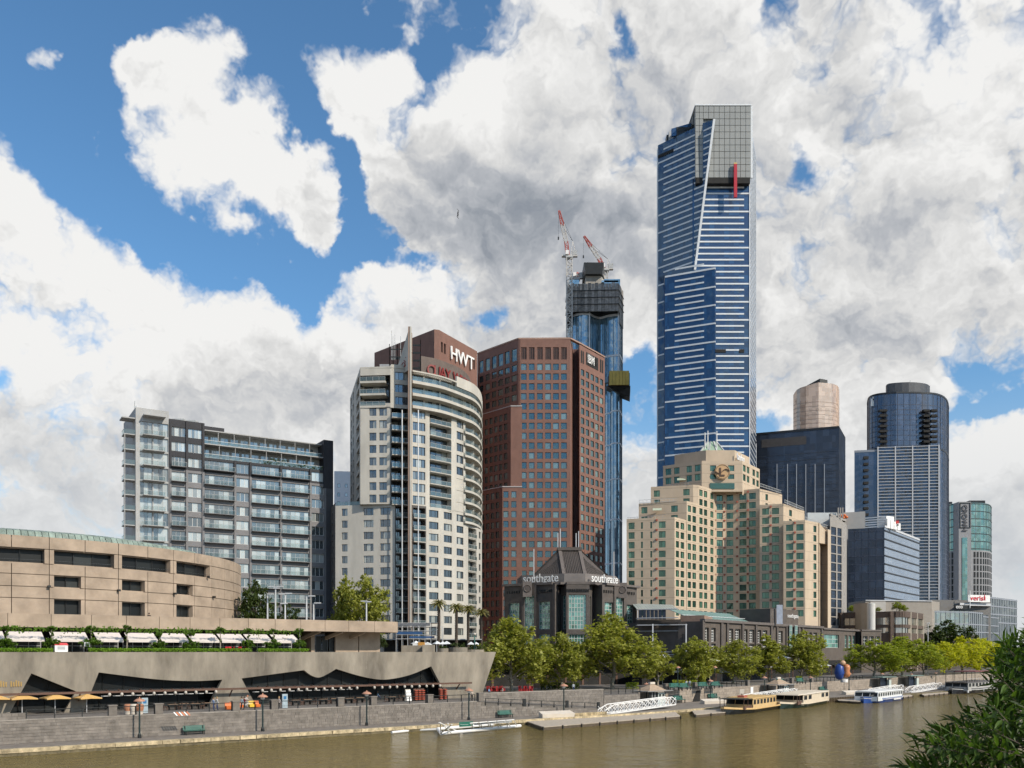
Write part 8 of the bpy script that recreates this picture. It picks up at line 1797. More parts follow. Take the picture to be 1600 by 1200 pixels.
# ================================================================ people
def person_mesh(pose, shirt, trouser, skin, hair_c, key):
 """One skinned body; returns (body mesh, hair mesh)."""
 V = {'pelvis': (0, 0, .93), 'waist': (0, 0, 1.06), 'chest': (0, .01, 1.30), 'neck': (0, .01, 1.47), 'head0': (0, 0, 1.54), 'head1': (0, -.01, 1.66), 'head2': (0, 0, 1.74)}
 R_ = {'pelvis': (.15, .11), 'waist': (.13, .09), 'chest': (.17, .11), 'neck': (.055, .055), 'head0': (.075, .085), 'head1': (.085, .10), 'head2': (.05, .06)}
 E = [('pelvis', 'waist'), ('waist', 'chest'), ('chest', 'neck'), ('neck', 'head0'), ('head0', 'head1'), ('head1', 'head2')]
 walk = {'stand': 0., 'walk': 1., 'sit': 0., 'ride': 0.}[pose]
 for s, sd in ((-1, 'l'), (1, 'r')):
  sw = .20*walk*s; hip = (s*.09, 0, .90)
  if pose in ('stand', 'walk'): knee = (s*.10, -.5*sw-.03, .50); ank = (s*.10, .35*sw+.02 if s*walk < 0 else -.75*sw, .09); toe = (ank[0], ank[1]-.15, .04)
  elif pose == 'sit': knee = (s*.12, -.42, .93); ank = (s*.12, -.45, .52); toe = (s*.12, -.6, .48)
  else: knee = (s*.12, -.30-.05*s, .70+.08*s); ank = (s*.11, -.12-.06*s, .34+.10*s); toe = (s*.11, -.26, .30+.10*s)
  sh = (s*.19, .01, 1.42);
  if pose == 'ride': el = (s*.22, -.27, 1.22); wr = (s*.20, -.48, 1.08); hd = (s*.19, -.55, 1.05)
  elif pose == 'sit': el = (s*.24, -.05, 1.16); wr = (s*.16, -.28, 1.08); hd = (s*.12, -.36, 1.07)
  else: el = (s*.24, .05+.08*walk*s, 1.14); wr = (s*.25, -.05+.2*walk*s, .90); hd = (s*.25, -.08+.22*walk*s, .81)
  for nm, c, r in (('hip', hip, .095), ('knee', knee, .06), ('ank', ank, .042), ('toe', toe, .038), ('sh', sh, .06), ('el', el, .042), ('wr', wr, .03), ('hd', hd, .035)): V[nm+sd] = c; R_[nm+sd] = (r, r)
  E += [('pelvis', 'hip'+sd), ('hip'+sd, 'knee'+sd), ('knee'+sd, 'ank'+sd), ('ank'+sd, 'toe'+sd), ('chest', 'sh'+sd), ('sh'+sd, 'el'+sd), ('el'+sd, 'wr'+sd), ('wr'+sd, 'hd'+sd)]
 if pose == 'ride':
  for k in ('chest', 'neck', 'head0', 'head1', 'head2', 'shl', 'shr'): x, y, z = V[k]; V[k] = (x, y-(z-.93)*.55, z-.08)
 ks = list(V); me = bpy.data.meshes.new('sk'); me.from_pydata([V[k] for k in ks], [(ks.index(a), ks.index(b)) for a, b in E], [])
 ob = bpy.data.objects.new('sk', me); COL.objects.link(ob); md = ob.modifiers.new('s', 'SKIN')
 for i, k in enumerate(ks): me.skin_vertices[0].data[i].radius = R_[k]; me.skin_vertices[0].data[i].use_root = (k == 'pelvis')
 ob.modifiers.new('b', 'SUBSURF').levels = 1
 dg = bpy.context.evaluated_depsgraph_get(); out = bpy.data.meshes.new_from_object(ob.evaluated_get(dg)); out.name = 'body'; bpy.data.objects.remove(ob)
 mats = [mat('skin_'+key, skin, .6, .05), mat('top_'+key, shirt, .85, .08, 4), mat('trousers_'+key, trouser, .85, .08, 4), m_black]
 out.materials.clear()
 for m in mats: out.materials.append(m)
 legz = {'sit': 1.02, 'ride': .98}.get(pose, .98)
 shoe = min(V['toel'][2], V['toer'][2])+.07
 for p in out.polygons:
  c = p.center; nk = V['neck'][2]
  if c.z < legz and not (abs(c.x) > .20 and c.z > .75 and pose != 'sit'): k = 2 if c.z > shoe else 3
  elif c.z > nk-.01: k = 0
  elif min((c-Vector(V['hdl'])).length, (c-Vector(V['hdr'])).length) < .13: k = 0
  else: k = 1
  p.material_index = k; p.use_smooth = True
 h = V['head1']; hm = MB().lathe([(.092, -.02), (.105, .05), (.09, .11), (.05, .145), (.01, .15)], 10); hm.v = [(x+h[0], y*1.15+h[1]+.015, z+h[2]-.01) for x, y, z in hm.v]
 fm = MB().box(-.014, -.13, -.02, .014, -.09, .02);
 fm.v = [(x+h[0], y+h[1], z+h[2]-.05) for x, y, z in fm.v]
 for s in (-1, 1): b = MB().box(s*.035-.012, -.098, -.015, s*.035+.012, -.088, .0); fm.v += [(x+h[0], y+h[1], z+h[2]) for x, y, z in b.v]; n0 = len(fm.v)-8; fm.f += [tuple(n0+q for q in f) for f in b.f]; fm.m += [1]*len(b.f)
 return out, hm.mesh('hair', [mat('hair_'+key, hair_c, .7, .1)], smooth=True), fm.mesh('face', [mats[0], m_black])
SK = (.42, .25, .17); _pc = {}
def person(px, by, z, pose, shirt, trouser, hair, lab, rz=0., D=None, key=None, zoff=0.):
 key = key or '%02d' % len(_pc); _pc[key] = 1; b, h, f = person_mesh(pose, shirt, trouser, SK, hair, key); p = Pr(px, by, z) if D is None else P(px, D)
 t = T('person', lab, 'person', (p.x, p.y, z+zoff), None, rz)
 for nm, me in (('body', b), ('hair', h), ('face', f)): put(bpy.data.objects.new(nm, me), t)
 return t
bl_, wh_, gy_, nv_, dk_ = (.02, .02, .022), (.6, .58, .55), (.16, .16, .17), (.03, .05, .12), (.03, .03, .035)
person(333.5, 1111, PZ, 'walk', (.30, .38, .55), nv_, (.12, .07, .03), 'person in a light blue top walking left near the right end of the glass', wang+pi/2)
person(339, 1110, PZ, 'walk', wh_, nv_, (.35, .25, .12), 'person in a white top and dark jeans walking beside the blue-topped one', wang+pi/2)
person(377.5, 1109.5, PZ, 'walk', (.30, .38, .45), bl_, (.03, .02, .02), 'person in pale top and black trousers beside the orange seats', wang-pi/2)
person(382, 1109.5, PZ, 'walk', (.16, .02, .03), bl_, (.03, .02, .02), 'person in dark red top and black trousers left of the yellow seat', wang-pi/2)
person(436, 1109.5, PZ, 'walk', (.45, .40, .38), bl_, (.40, .26, .12), 'woman with fair hair striding right in black leggings and pale top', wang-pi/2)
person(733.5, 1096, PZ, 'stand', (.10, .12, .10), gy_, (.05, .04, .03), 'person in dark top standing left under the fourth street lamp', wang+.4)
person(737.5, 1096, PZ, 'stand', (.5, .42, .35), bl_, (.3, .2, .1), 'person in pale top standing right under the fourth street lamp', wang-.4)
person(896, 1079, PZ, 'stand', (.45, .5, .55), nv_, (.05, .04, .03), 'person in white standing in the shade under the big plane tree', .3, D=170)
person(1072.5, 1078, PZ, 'stand', (.42, .45, .5), nv_, (.05, .04, .03), 'person in pale grey standing left of a pair by the promenade benches', .3, D=188)
person(1077.5, 1078, PZ, 'stand', (.36, .42, .5), gy_, (.05, .04, .03), 'person in light blue standing right of a pair by the promenade benches', -.3, D=188)
person(1229.5, 1086, WZ, 'walk', bl_, bl_, (.03, .02, .02), 'person all in black walking on the wharf right of the hipped shelter', 1.2, D=Wf(1229.5, 2).y)
person(1051, 1095, WZ, 'sit', bl_, bl_, (.03, .02, .02), 'person in black sitting on the green bench right of the left shelter', radians(45), D=Wf(1053, .8).y, zoff=-.30)
person(1117, 1092, WZ, 'sit', (.10, .12, .14), gy_, (.05, .03, .02), 'person sitting on the right end of the green wharf bench', radians(45), D=Wf(1117, .8).y, zoff=-.30)
person(503, 1104, PZ, 'sit', wh_, nv_, (.08, .05, .03), 'diner in white seated at a table left of the third lamp', wang+pi/2, D=138, zoff=-.42)
person(526, 1104, PZ, 'sit', (.25, .4, .55), nv_, (.1, .06, .04), 'diner in light blue seated left of the stone pillar', wang-pi/2, D=140, zoff=-.42)
person(577, 1098, PZ, 'sit', (.3, .42, .5), gy_, (.1, .06, .04), 'diner in pale blue seated behind the third lamp', wang-pi/2, D=143, zoff=-.42)
person(590, 1098, PZ, 'sit', (.25, .4, .6), nv_, (.3, .2, .1), 'diner in bright blue seated right of the third lamp', wang+pi/2, D=143, zoff=-.42)
person(764, 1084, PZ, 'sit', (.2, .3, .5), bl_, (.05, .04, .03), 'person in blue seated at the red tables above the ramp wall', 1, D=158, zoff=-.42)
person(785, 1084, PZ, 'sit', (.5, .46, .42), bl_, (.05, .04, .03), 'person in white seated at the right end of the red tables', -1, D=160, zoff=-.42)
person(233, 962, 15.0, 'stand', bl_, bl_, (.03, .02, .02), 'person in black looking over the beige terrace edge of the concert hall', .3, D=RP(233, 24.4).y, zoff=-.35)
def cyclist():
 p = Pr(384, 1106.5); t = T('bicycle', 'white and black road bicycle ridden to the right along the promenade', 'bicycle', (p.x, p.y, PZ), None, wang)
 wm = MB();
 for k in range(16): a, b = 2*pi*k/16, 2*pi*(k+1)/16; wm.bar((.33*cos(a), 0, .34+.33*sin(a)), (.33*cos(b), 0, .34+.33*sin(b)), .045)
 for k in range(8): a = 2*pi*k/8; wm.bar((0, 0, .34), (.32*cos(a), 0, .34+.32*sin(a)), .012)
 wme = wm.mesh('wheel', [mat('pale_tyre', (.35, .34, .33), .6, .1)])
 for x in (-.5, .52): o = put(bpy.data.objects.new('wheel', wme), t); o.location = (x, 0, 0)
 f = MB();
 for a, b in (((-.5, 0, .34), (-.05, 0, .30)), ((-.05, 0, .30), (-.18, 0, .88)), ((-.18, 0, .82), (.36, 0, .86)), ((-.05, 0, .30), (.38, 0, .80)), ((.36, 0, .92), (.52, 0, .34)), ((-.5, 0, .34), (-.18, 0, .82))): f.bar(a, b, .045)
 kid('frame', f, t, [m_white]); kid('saddle', MB().box(-.3, -.07, .88, -.04, .07, .94), t, [m_black]); kid('handlebar', MB().bar((.36, 0, .92), (.36, 0, 1.0), .04).bar((.42, -.22, 1.0), (.42, .22, 1.0), .035), t, [m_black])
 q = person(383, 1106, PZ, 'ride', wh_, (.35, .35, .36), (.5, .2, .1), 'cyclist in a white top leaning over the handlebars of the road bicycle', wang+pi/2, D=p.y, zoff=.0); q.location = Vector((p.x, p.y, PZ+.05))-Vector((wd.x, wd.y, 0))*.15
cyclist()
# ================================================================ boats
def boat(name, lab, px0, px1, Dm, yaw_pts, hull_c, cab_c, roof_c, style):
 """Boat lying from column px0 (bow, left) to px1 (stern) at distances yaw_pts."""
 a, b = P(px0, yaw_pts[0]), P(px1, yaw_pts[1]); d, n, ang = dirs(a, b); L = (b-a).length; Wd = L*.24 if style != 'ferry' else L*.27
 t = T(name, lab, 'boat', (a.x, a.y, 0), None, ang); hm = mat('hull_'+name+str(int(px0)), hull_c, .35, .06, 1, coat=.3); cm = mat('cabin_'+name+str(int(px0)), cab_c, .5, .05); rm = mat('roof_'+name+str(int(px0)), roof_c, .5, .06)
 mb = MB(); N_ = 14; fb = .95 if style != 'dark' else 1.3
 prof = []
 for k in range(N_+1):
  u = k/N_; w = Wd*.5*min(1, (u/.28)**.6 if u < .28 else 1)*(1-.25*max(0, (u-.85)/.15)); sh = fb+(.45*(1-u/.3)**2 if u < .3 else 0)+(.12*((u-.8)/.2)**2 if u > .8 else 0)
  prof.append((u*L+(-.5*(1-u/.2)*.6 if u < .2 else 0), max(w, .03), sh))
 for (x0, w0, h0), (x1, w1, h1) in zip(prof[:-1], prof[1:]):
  for s in (-1, 1):
   mb.face([(x0+.0, s*w0*.8, -.3), (x1, s*w1*.8, -.3), (x1, s*w1, h1*.75), (x0, s*w0, h0*.75)], 0); mb.face([(x0, s*w0, h0*.75), (x1, s*w1, h1*.75), (x1, s*w1*1.0, h1), (x0, s*w0*1.0, h0)], 1)
  mb.face([(x0, -w0*.97, h0-.25), (x1, -w1*.97, h1-.25), (x1, w1*.97, h1-.25), (x0, w0*.97, h0-.25)], 2)
 x1, w1, h1 = prof[-1]; mb.face([(x1, -w1, -.3), (x1, w1, -.3), (x1, w1, h1), (x1, -w1, h1)], 0)
 kid('hull', mb, t, [hm, cm if style in ('cream', 'gold') else hm, m_deck])
 rub = MB()
 for (x0, w0, h0), (x1, w1, h1) in zip(prof[:-1], prof[1:]):
  for s in (-1, 1): rub.bar((x0, s*w0*1.01, h0*.76), (x1, s*w1*1.01, h1*.76), .1)
 kid('rubbing_strake', rub, t, [rm if style != 'dark' else m_white])
 c0, c1, hw, z0, z1 = {'gold': (.30, .80, .40, .7, 2.5), 'cream': (.22, .95, .42, .7, 2.5), 'ferry': (.08, .92, .43, .7, 2.3), 'dark': (.12, .92, .42, 1.0, 2.9)}[style]; hw *= Wd; x0, x1 = c0*L, c1*L
 nw = {'gold': 7, 'cream': 6, 'ferry': 11, 'dark': 8}[style]; gl = m_glassd
 for s, nm in ((-1, 'cabin_side'), (1, 'cabin_side')):
  A, B = (Vector((x0, -hw)), Vector((x1, -hw))) if s < 0 else (Vector((x1, hw)), Vector((x0, hw)))
  sm_ = MB(); dd, nn, aa = dirs(A, B); LL = (B-A).length; w = LL/nw; wz0, wz1 = z0+(z1-z0)*.42, z1-.22; pt = lambda u, z: (*(A+dd*u), z)
  sm_.face([pt(0, z0-.3), pt(LL, z0-.3), pt(LL, wz0), pt(0, wz0)]); sm_.face([pt(0, wz1), pt(LL, wz1), pt(LL, z1), pt(0, z1)])
  solid = (lambda i: (style == 'cream' and i in (2, 3)) )
  for i in range(nw):
   g = .16*w; sm_.face([pt(i*w-g*.0, wz0), pt(i*w+g, wz0), pt(i*w+g, wz1), pt(i*w, wz1)]); sm_.face([pt((i+1)*w-g, wz0), pt((i+1)*w, wz0), pt((i+1)*w, wz1), pt((i+1)*w-g, wz1)])
   if solid(i): sm_.face([pt(i*w+g, wz0), pt((i+1)*w-g, wz0), pt((i+1)*w-g, wz1), pt(i*w+g, wz1)]); continue
   wo = kid('window', MB().face([(0, 0, 0), (w-2*g, 0, 0), (w-2*g, 0, wz1-wz0), (0, 0, wz1-wz0)]), t, [gl]); q = A+dd*(i*w+g)+nn*.05; wo.location = (q.x, q.y, wz0); wo.rotation_euler = (0, 0, aa)
  kid('cabin_side', sm_, t, [cm])
 for x, nm in ((x0, 'windscreen'), (x1, 'rear_bulkhead')):
  k = -.5 if nm == 'windscreen' else 0; e = MB(); zz = z0+(z1-z0)*.42
  e.face([(x+k, -hw, z0-.3), (x+k, hw, z0-.3), (x+k*.8, hw, zz), (x+k*.8, -hw, zz)], 0)
  for q in range(3): y0, y1 = -hw+hw*2*q/3+.06, -hw+hw*2*(q+1)/3-.06; e.face([(x+k*.8, y0, zz), (x+k*.8, y1, zz), (x+.0, y1, z1-.15), (x, y0, z1-.15)], 1)
  e.face([(x, -hw, z1-.15), (x, hw, z1-.15), (x, hw, z1), (x, -hw, z1)], 0)
  for y in (-hw, -hw/3, hw/3, hw): e.bar((x+k*.8, y, zz), (x, y, z1), .09)
  put(bpy.data.objects.new(nm, e.mesh(nm, [cm, gl])), t)
 rf = MB(); o0 = x0-(.7 if style != 'ferry' else .2); o1 = x1+.4 if style != 'cream' else x1+.1
 pr = [(o0, hw*.8), (o0+.8, hw*1.08), (o1-.5, hw*1.08), (o1, hw*.9)]
 ring = [(x, -w) for x, w in pr]+[(x, w) for x, w in reversed(pr)]; rf.hexa([(x, y, z1) for x, y in ring], [(x, y*.93, z1+.16) for x, y in ring]); kid('roof', rf, t, [rm])
 if style in ('gold', 'cream'):
  op = MB(); xs0 = x0-(L*.16 if style == 'gold' else L*.12);
  for x in (xs0, (xs0+x0)/2):
   for s in (-1, 1): op.bar((x, s*hw*.9, .8), (x, s*hw*.9, z1), .1)
  kid('foredeck_frame', op, t, [m_brown]); kid('foredeck_roof', MB().box(xs0-.3, -hw*.98, z1-.02, x0, hw*.98, z1+.1), t, [rm if style == 'cream' else m_black])
  kid('foredeck_side', MB().box(xs0, -hw*.95, .7, x0, -hw*.9, 1.35), t, [m_brown])
 if style == 'gold':
  kid('roof_raft', MB().box(x0+.3, -.6, z1+.16, x0+2.2, .6, z1+.5), t, [mat('faded_red', (.42, .12, .08), .6, .1)]); kid('stern_deck', MB().box(x1, -hw*.9, .8, x1+L*.12, hw*.9, 1.3), t, [cm])
 if style == 'ferry':
  for s in (-1, 1):
   kid('name_strip', MB().box(L*.55, s*Wd*.505, .35, L*.8, s*Wd*.505+.02, .6), t, [m_white])
  rr_ = MB()
  for x in (.6, 1.4): rr_.bar((x, -hw*.6, .9), (x, -hw*.6, 1.7), .05)
  rr_.bar((.3, -hw*.6, 1.7), (2.0, -hw*.7, 1.7), .05); kid('bow_rail', rr_, t, [m_steel])
 if style == 'dark':
  fr = MB()
  for x in (-.04*L, .10*L, .35*L, .6*L, .85*L):
   for s in (-1, 1): fr.bar((x if x > 0 else .02*L, s*hw*.9 if x > 0 else 0, 1.2), (x if x > 0 else .02*L, s*hw*.9 if x > 0 else 0, 5.6), .1)
  fr.bar((.1*L, -hw*.9, 5.6), (.85*L, -hw*.9, 5.6), .12); fr.bar((.1*L, hw*.9, 5.6), (.85*L, hw*.9, 5.6), .12); kid('deck_frame', fr, t, [m_black])
  kid('upper_awning', MB().box(.33*L, -hw, 5.6, .9*L, hw, 5.75), t, [mat('dull_red_canvas', (.20, .07, .07), .8, .08)]); rr_ = MB()
  for k in range(12): x = x0+(x1-x0)*k/11; rr_.bar((x, -hw, z1), (x, -hw, z1+1), .05)
  rr_.bar((x0, -hw, z1+1), (x1, -hw, z1+1), .06); kid('upper_rail', rr_, t, [m_steel])
  for x in (.05, .5, .93): kid('fender', MB().lathe([(.01, .3), (.22, .4), (.22, .9), (.01, 1.0)], 8, (x*L, -Wd*.5)), t, [m_white])
 return t
boat('river_boat', 'tan and black river cruise boat with yellow cabin, moored left of the cream one', 1132, 1206, 0, (156, 177), (.012, .014, .016), (.60, .42, .20), (.55, .36, .14), 'gold')
boat('river_boat', 'cream river cruise boat with dark green hull, right of the tan one', 1219, 1277, 0, (172, 195), (.012, .03, .025), (.62, .53, .40), (.66, .58, .46), 'cream')
boat('ferry', 'white and blue flat-roofed sightseeing ferry moored at the far pontoon', 1350, 1396, 0, (191, 207), (.02, .07, .28), (.70, .71, .70), (.72, .72, .70), 'ferry')
boat('party_boat', 'black hulled river boat with upper deck frame, partly behind the foreground bush', 1488, 1541, 0, (232, 252), (.015, .015, .02), (.40, .39, .37), (.10, .09, .09), 'dark')
# ================================================================ pontoons, gangways, shelters, litter trap
def pontoon(pts, lab, z=.5, m=None):
 c = Vector((0, 0)); q = [Wp(*p) for p in pts]; t = T('pontoon', lab, 'pontoon', (q[0].x, q[0].y, 0), 'floating landings')
 MB().prism([tuple(p) for p in q], z-.12, z).build('deck', m or m_deck, t); MB().prism([tuple(p+Vector((.05, .08))) for p in q[:2]]+[tuple(p+Vector((-.05, -.08))) for p in q[2:]], -.3, z-.12).build('float', mat('wet_float', (.10, .075, .05), .7, .2, 2), t)
 d, n, ang = dirs(q[0], q[1]); L = (q[1]-q[0]).length; k = max(2, int(L/3.6)); pm_ = MB().box(-.07, -.1, -.2, .07, .05, z+.02).mesh('fender_post', m_black)
 for i in range(k+1): p = q[0]+d*(L*i/k)-n*.06; child('fender_post', pm_, t, (p.x, p.y, 0), ang)
 return t
def Wp(px, py, z=.55): D = (H-z)*F/(py-HY); return P(px, D)
pontoon([(848, 1135), (1063, 1118), (1052, 1109.5), (822, 1126)], 'long grey floating landing with fender posts, nearest the litter trap')
pontoon([(1086, 1116), (1134, 1112), (1128, 1104.5), (1080, 1108)], 'small grey landing left of the tan boat')
pontoon([(1200, 1098), (1232, 1096), (1226, 1090), (1196, 1092)], 'landing stage between the tan and cream boats')
pontoon([(1310, 1094), (1345, 1096), (1338, 1088), (1300, 1087)], 'pale landing left of the blue ferry')
pontoon([(1403, 1090), (1426, 1086.5), (1418, 1083), (1396, 1085)], 'brown edged landing just right of the blue ferry')
pontoon([(1443, 1086), (1482, 1082), (1473, 1077.5), (1434, 1080)], 'landing left of the black boat')
def gangway(a, b, z0, z1, h, lab, bays):
 d, n, ang = dirs(a, b); L = (b-a).length; t = T('gangway', lab, 'gangway', (a.x, a.y, z0), 'white truss gangways', ang); W_ = 1.5; s = (z1-z0)/L
 for y in (0, W_):
  mb = MB(); mb.bar((0, y, .1), (L, y, .1+z1-z0), .14); mb.bar((0, y, h*.55), (L*.12, y, h+s*L*.12), .12); mb.bar((L*.12, y, h+s*L*.12), (L*.94, y, h+s*L*.94), .13); mb.bar((L*.94, y, h+s*L*.94), (L, y, h*.6+z1-z0), .12)
  for k in range(bays+1):
   x = L*k/bays; hh = h if .1 < k/bays < .95 else h*.6; mb.bar((x, y, s*x), (x, y, hh+s*x), .09)
   if k < bays: x2 = L*(k+1)/bays; mb.bar((x, y, .1+s*x), (x2, y, h*.92+s*x2), .07); mb.bar((x, y, h*.9+s*x), (x2, y, .1+s*x2), .07)
  kid('truss', mb, t, [m_white])
 kid('walkway', MB().hexa([(0, 0, -.05), (L, 0, z1-z0-.05), (L, W_, z1-z0-.05), (0, W_, -.05)], [(0, 0, .05), (L, 0, z1-z0+.05), (L, W_, z1-z0+.05), (0, W_, .05)]), t, [m_steel])
 return t
gangway(Wp(946, 1118), Wp(1056, 1108), .6, 1.3, 1.55, 'long white truss gangway rising right along the near landing', 12)
gangway(Wp(1164, 1099), Wp(1246, 1091), .6, 1.3, 1.5, 'white truss gangway behind the tan and cream boats', 10)
gangway(Wp(1362, 1088), Wp(1412, 1083), .6, 1.2, 1.5, 'white truss gangway behind the blue ferry', 7)
gangway(Wp(1424, 1083.5), Wp(1472, 1079), .6, 1.2, 1.5, 'white truss gangway left of the black boat', 7)
for x0, x1, y, lab in ((848, 897, 1124, 'long cream box shelf on the near landing below the ramp lamp'), (1101, 1134, 1102, 'low cream shelf on the wharf left of the tan boat'), (1322, 1345, 1087, 'low cream shelf on the wharf left of the blue ferry'), (1474, 1488, 1078, 'short cream shelf just left of the black boat')):
 a, b = Wp(x0, y), Wp(x1, y-2.2*(x1-x0)/50); d, n, ang = dirs(a, b); L = (b-a).length; mb = MB().hexa([(0, 0, 0), (L, 0, 0), (L, 1.2, 0), (0, 1.2, 0)], [(-.1, -.1, .75), (L+.1, -.1, .75), (L, 1.2, 1.15), (0, 1.2, 1.15)]); tagged(mb, 'shelf_box', [pw_], lab, 'storage box', (a.x, a.y, .56), ang, 'cream boxes on the landings')
yb = MB().box(-.16, -.16, 0, .16, .16, .5).mesh('edge_bollard', [m_ledge])
for i in range(16):
 px = 900+i*3.1; p = RP(px, .9); o = put(bpy.data.objects.new('edge_bollard', yb)); o.location = (p.x, p.y, WZ); tag(o, 'small yellowish stone bollard in the row along the wharf edge behind the near landing', 'bollard', 'stone bollards behind the near landing')
for i in range(22):
 px = 1278+i*2.6; a, b = EDGE[1], EDGE[2]; k = onseg(EDGE[1], EDGE[2], px) if px < 1300 else onseg(EDGE[2], EDGE[3], px); p = (EDGE[1]+(EDGE[2]-EDGE[1]).normalized()*k) if px < 1300 else (EDGE[2]+(EDGE[3]-EDGE[2]).normalized()*k); n = dirs(a, b)[1]
 o = put(bpy.data.objects.new('timber_pile', MB().cone((0, 0), .16, .16, -.5, 1.0, 6).mesh('timber_pile', [mat('wet_timber', (.12, .085, .05), .8, .2, 3)]))); o.location = (p.x-n.x*.25, p.y-n.y*.25, 0); tag(o, 'short timber pile in the row along the wharf edge right of the cream boat', 'pile', 'timber piles right of the cream boat')
def hip_shelter(px, by, w, lab, col, sign=True, z=WZ):
 p = Wf(px, 2.6); t = T('ticket_shelter', lab, 'kiosk', (p.x, p.y, z), 'wharf shelters', radians(42))
 mb = MB(); hw = w/2
 for x in (-hw, hw):
  for y in (-1.3, 1.3): mb.bar((x, y, 0), (x, y, 2.7), .16)
 kid('posts', mb, t, [m_black]); r = MB(); e = hw+1.5; zt = 2.75
 rf = [(-e, -2.4, zt), (e, -2.4, zt), (e, 2.4, zt), (-e, 2.4, zt)]; tp = [(-.5, 0, zt+1.35), (.5, 0, zt+1.35)]
 r.face([(-hw-.3, -1.6, zt+.12), (hw+.3, -1.6, zt+.12), tp[1], tp[0]]); r.face([(hw+.3, -1.6, zt+.12), (hw+.3, 1.6, zt+.12), tp[1]]); r.face([(hw+.3, 1.6, zt+.12), (-hw-.3, 1.6, zt+.12), tp[0], tp[1]]); r.face([(-hw-.3, 1.6, zt+.12), (-hw-.3, -1.6, zt+.12), tp[0]])
 kid('hipped_roof', r, t, [mat('tan_roof', (.36, .27, .19), .7, .12, 2)]); kid('flat_roof', MB().box(-e, -2.2, zt, e, 2.0, zt+.12), t, [mat('lead_roof', (.26, .26, .25), .6, .1)])
 kid('finial', MB().box(-.7, -.25, zt+1.3, .7, .25, zt+1.7), t, [pw_])
 kid('glass_wall', MB().box(-hw, -1.25, .1, hw*.1, -1.2, 2.6), t, [m_glassd]); kid('mullions', MB().box(-hw*.66, -1.3, 0, -hw*.6, -1.2, 2.6).box(-hw*.3, -1.3, 0, -hw*.24, -1.2, 2.6).box(-hw, -1.3, 1.3, 0, -1.2, 1.38), t, [m_frameg])
 kid('panel_wall', MB().box(hw*.12, -1.35, 0, hw, -1.2, 2.5), t, [mat('pale_mint', (.50, .56, .52), .6, .05)])
 for k in range(2): kid('panel_window', MB().box(hw*.22+k*hw*.42, -1.38, 1.7, hw*.48+k*hw*.42, -1.351, 2.2), t, [m_black])
 return t
hip_shelter(1004, 1102, 4.6, 'hip-roofed ticket shelter with pale mint wall, left one behind the white gangway', None); hip_shelter(1202, 1089, 4.6, 'hip-roofed ticket shelter with posters, behind the tan and cream boats', None)
def flat_shelter(px, by, lab):
 p = Wf(px, 2.4); t = T('glass_shelter', lab, 'shelter', (p.x, p.y, WZ), 'flat glass shelters', radians(42)); mb = MB()
 for x in (-2.6, 1.2, 2.6): mb.bar((x, 0, 0), (x, 0, 3.1), .2)
 kid('posts', mb, t, [m_black]); kid('roof', MB().box(-4.4, -1.6, 3.1, 4.0, 1.6, 3.25), t, [mat('verdigris_edge', (.22, .30, .27), .6, .1)])
 kid('glass_wall', MB().box(-2.5, .1, .2, 1.1, .15, 2.9), t, [g_navy]); kid('notice_box', MB().box(1.6, -.6, 0, 2.9, .2, 2.4), t, [MATS['pale_mint']])
flat_shelter(1370, 1078, 'flat-roofed glass shelter behind the blue ferry'); flat_shelter(1414, 1075, 'flat-roofed glass shelter right of the blue ferry, second of two')
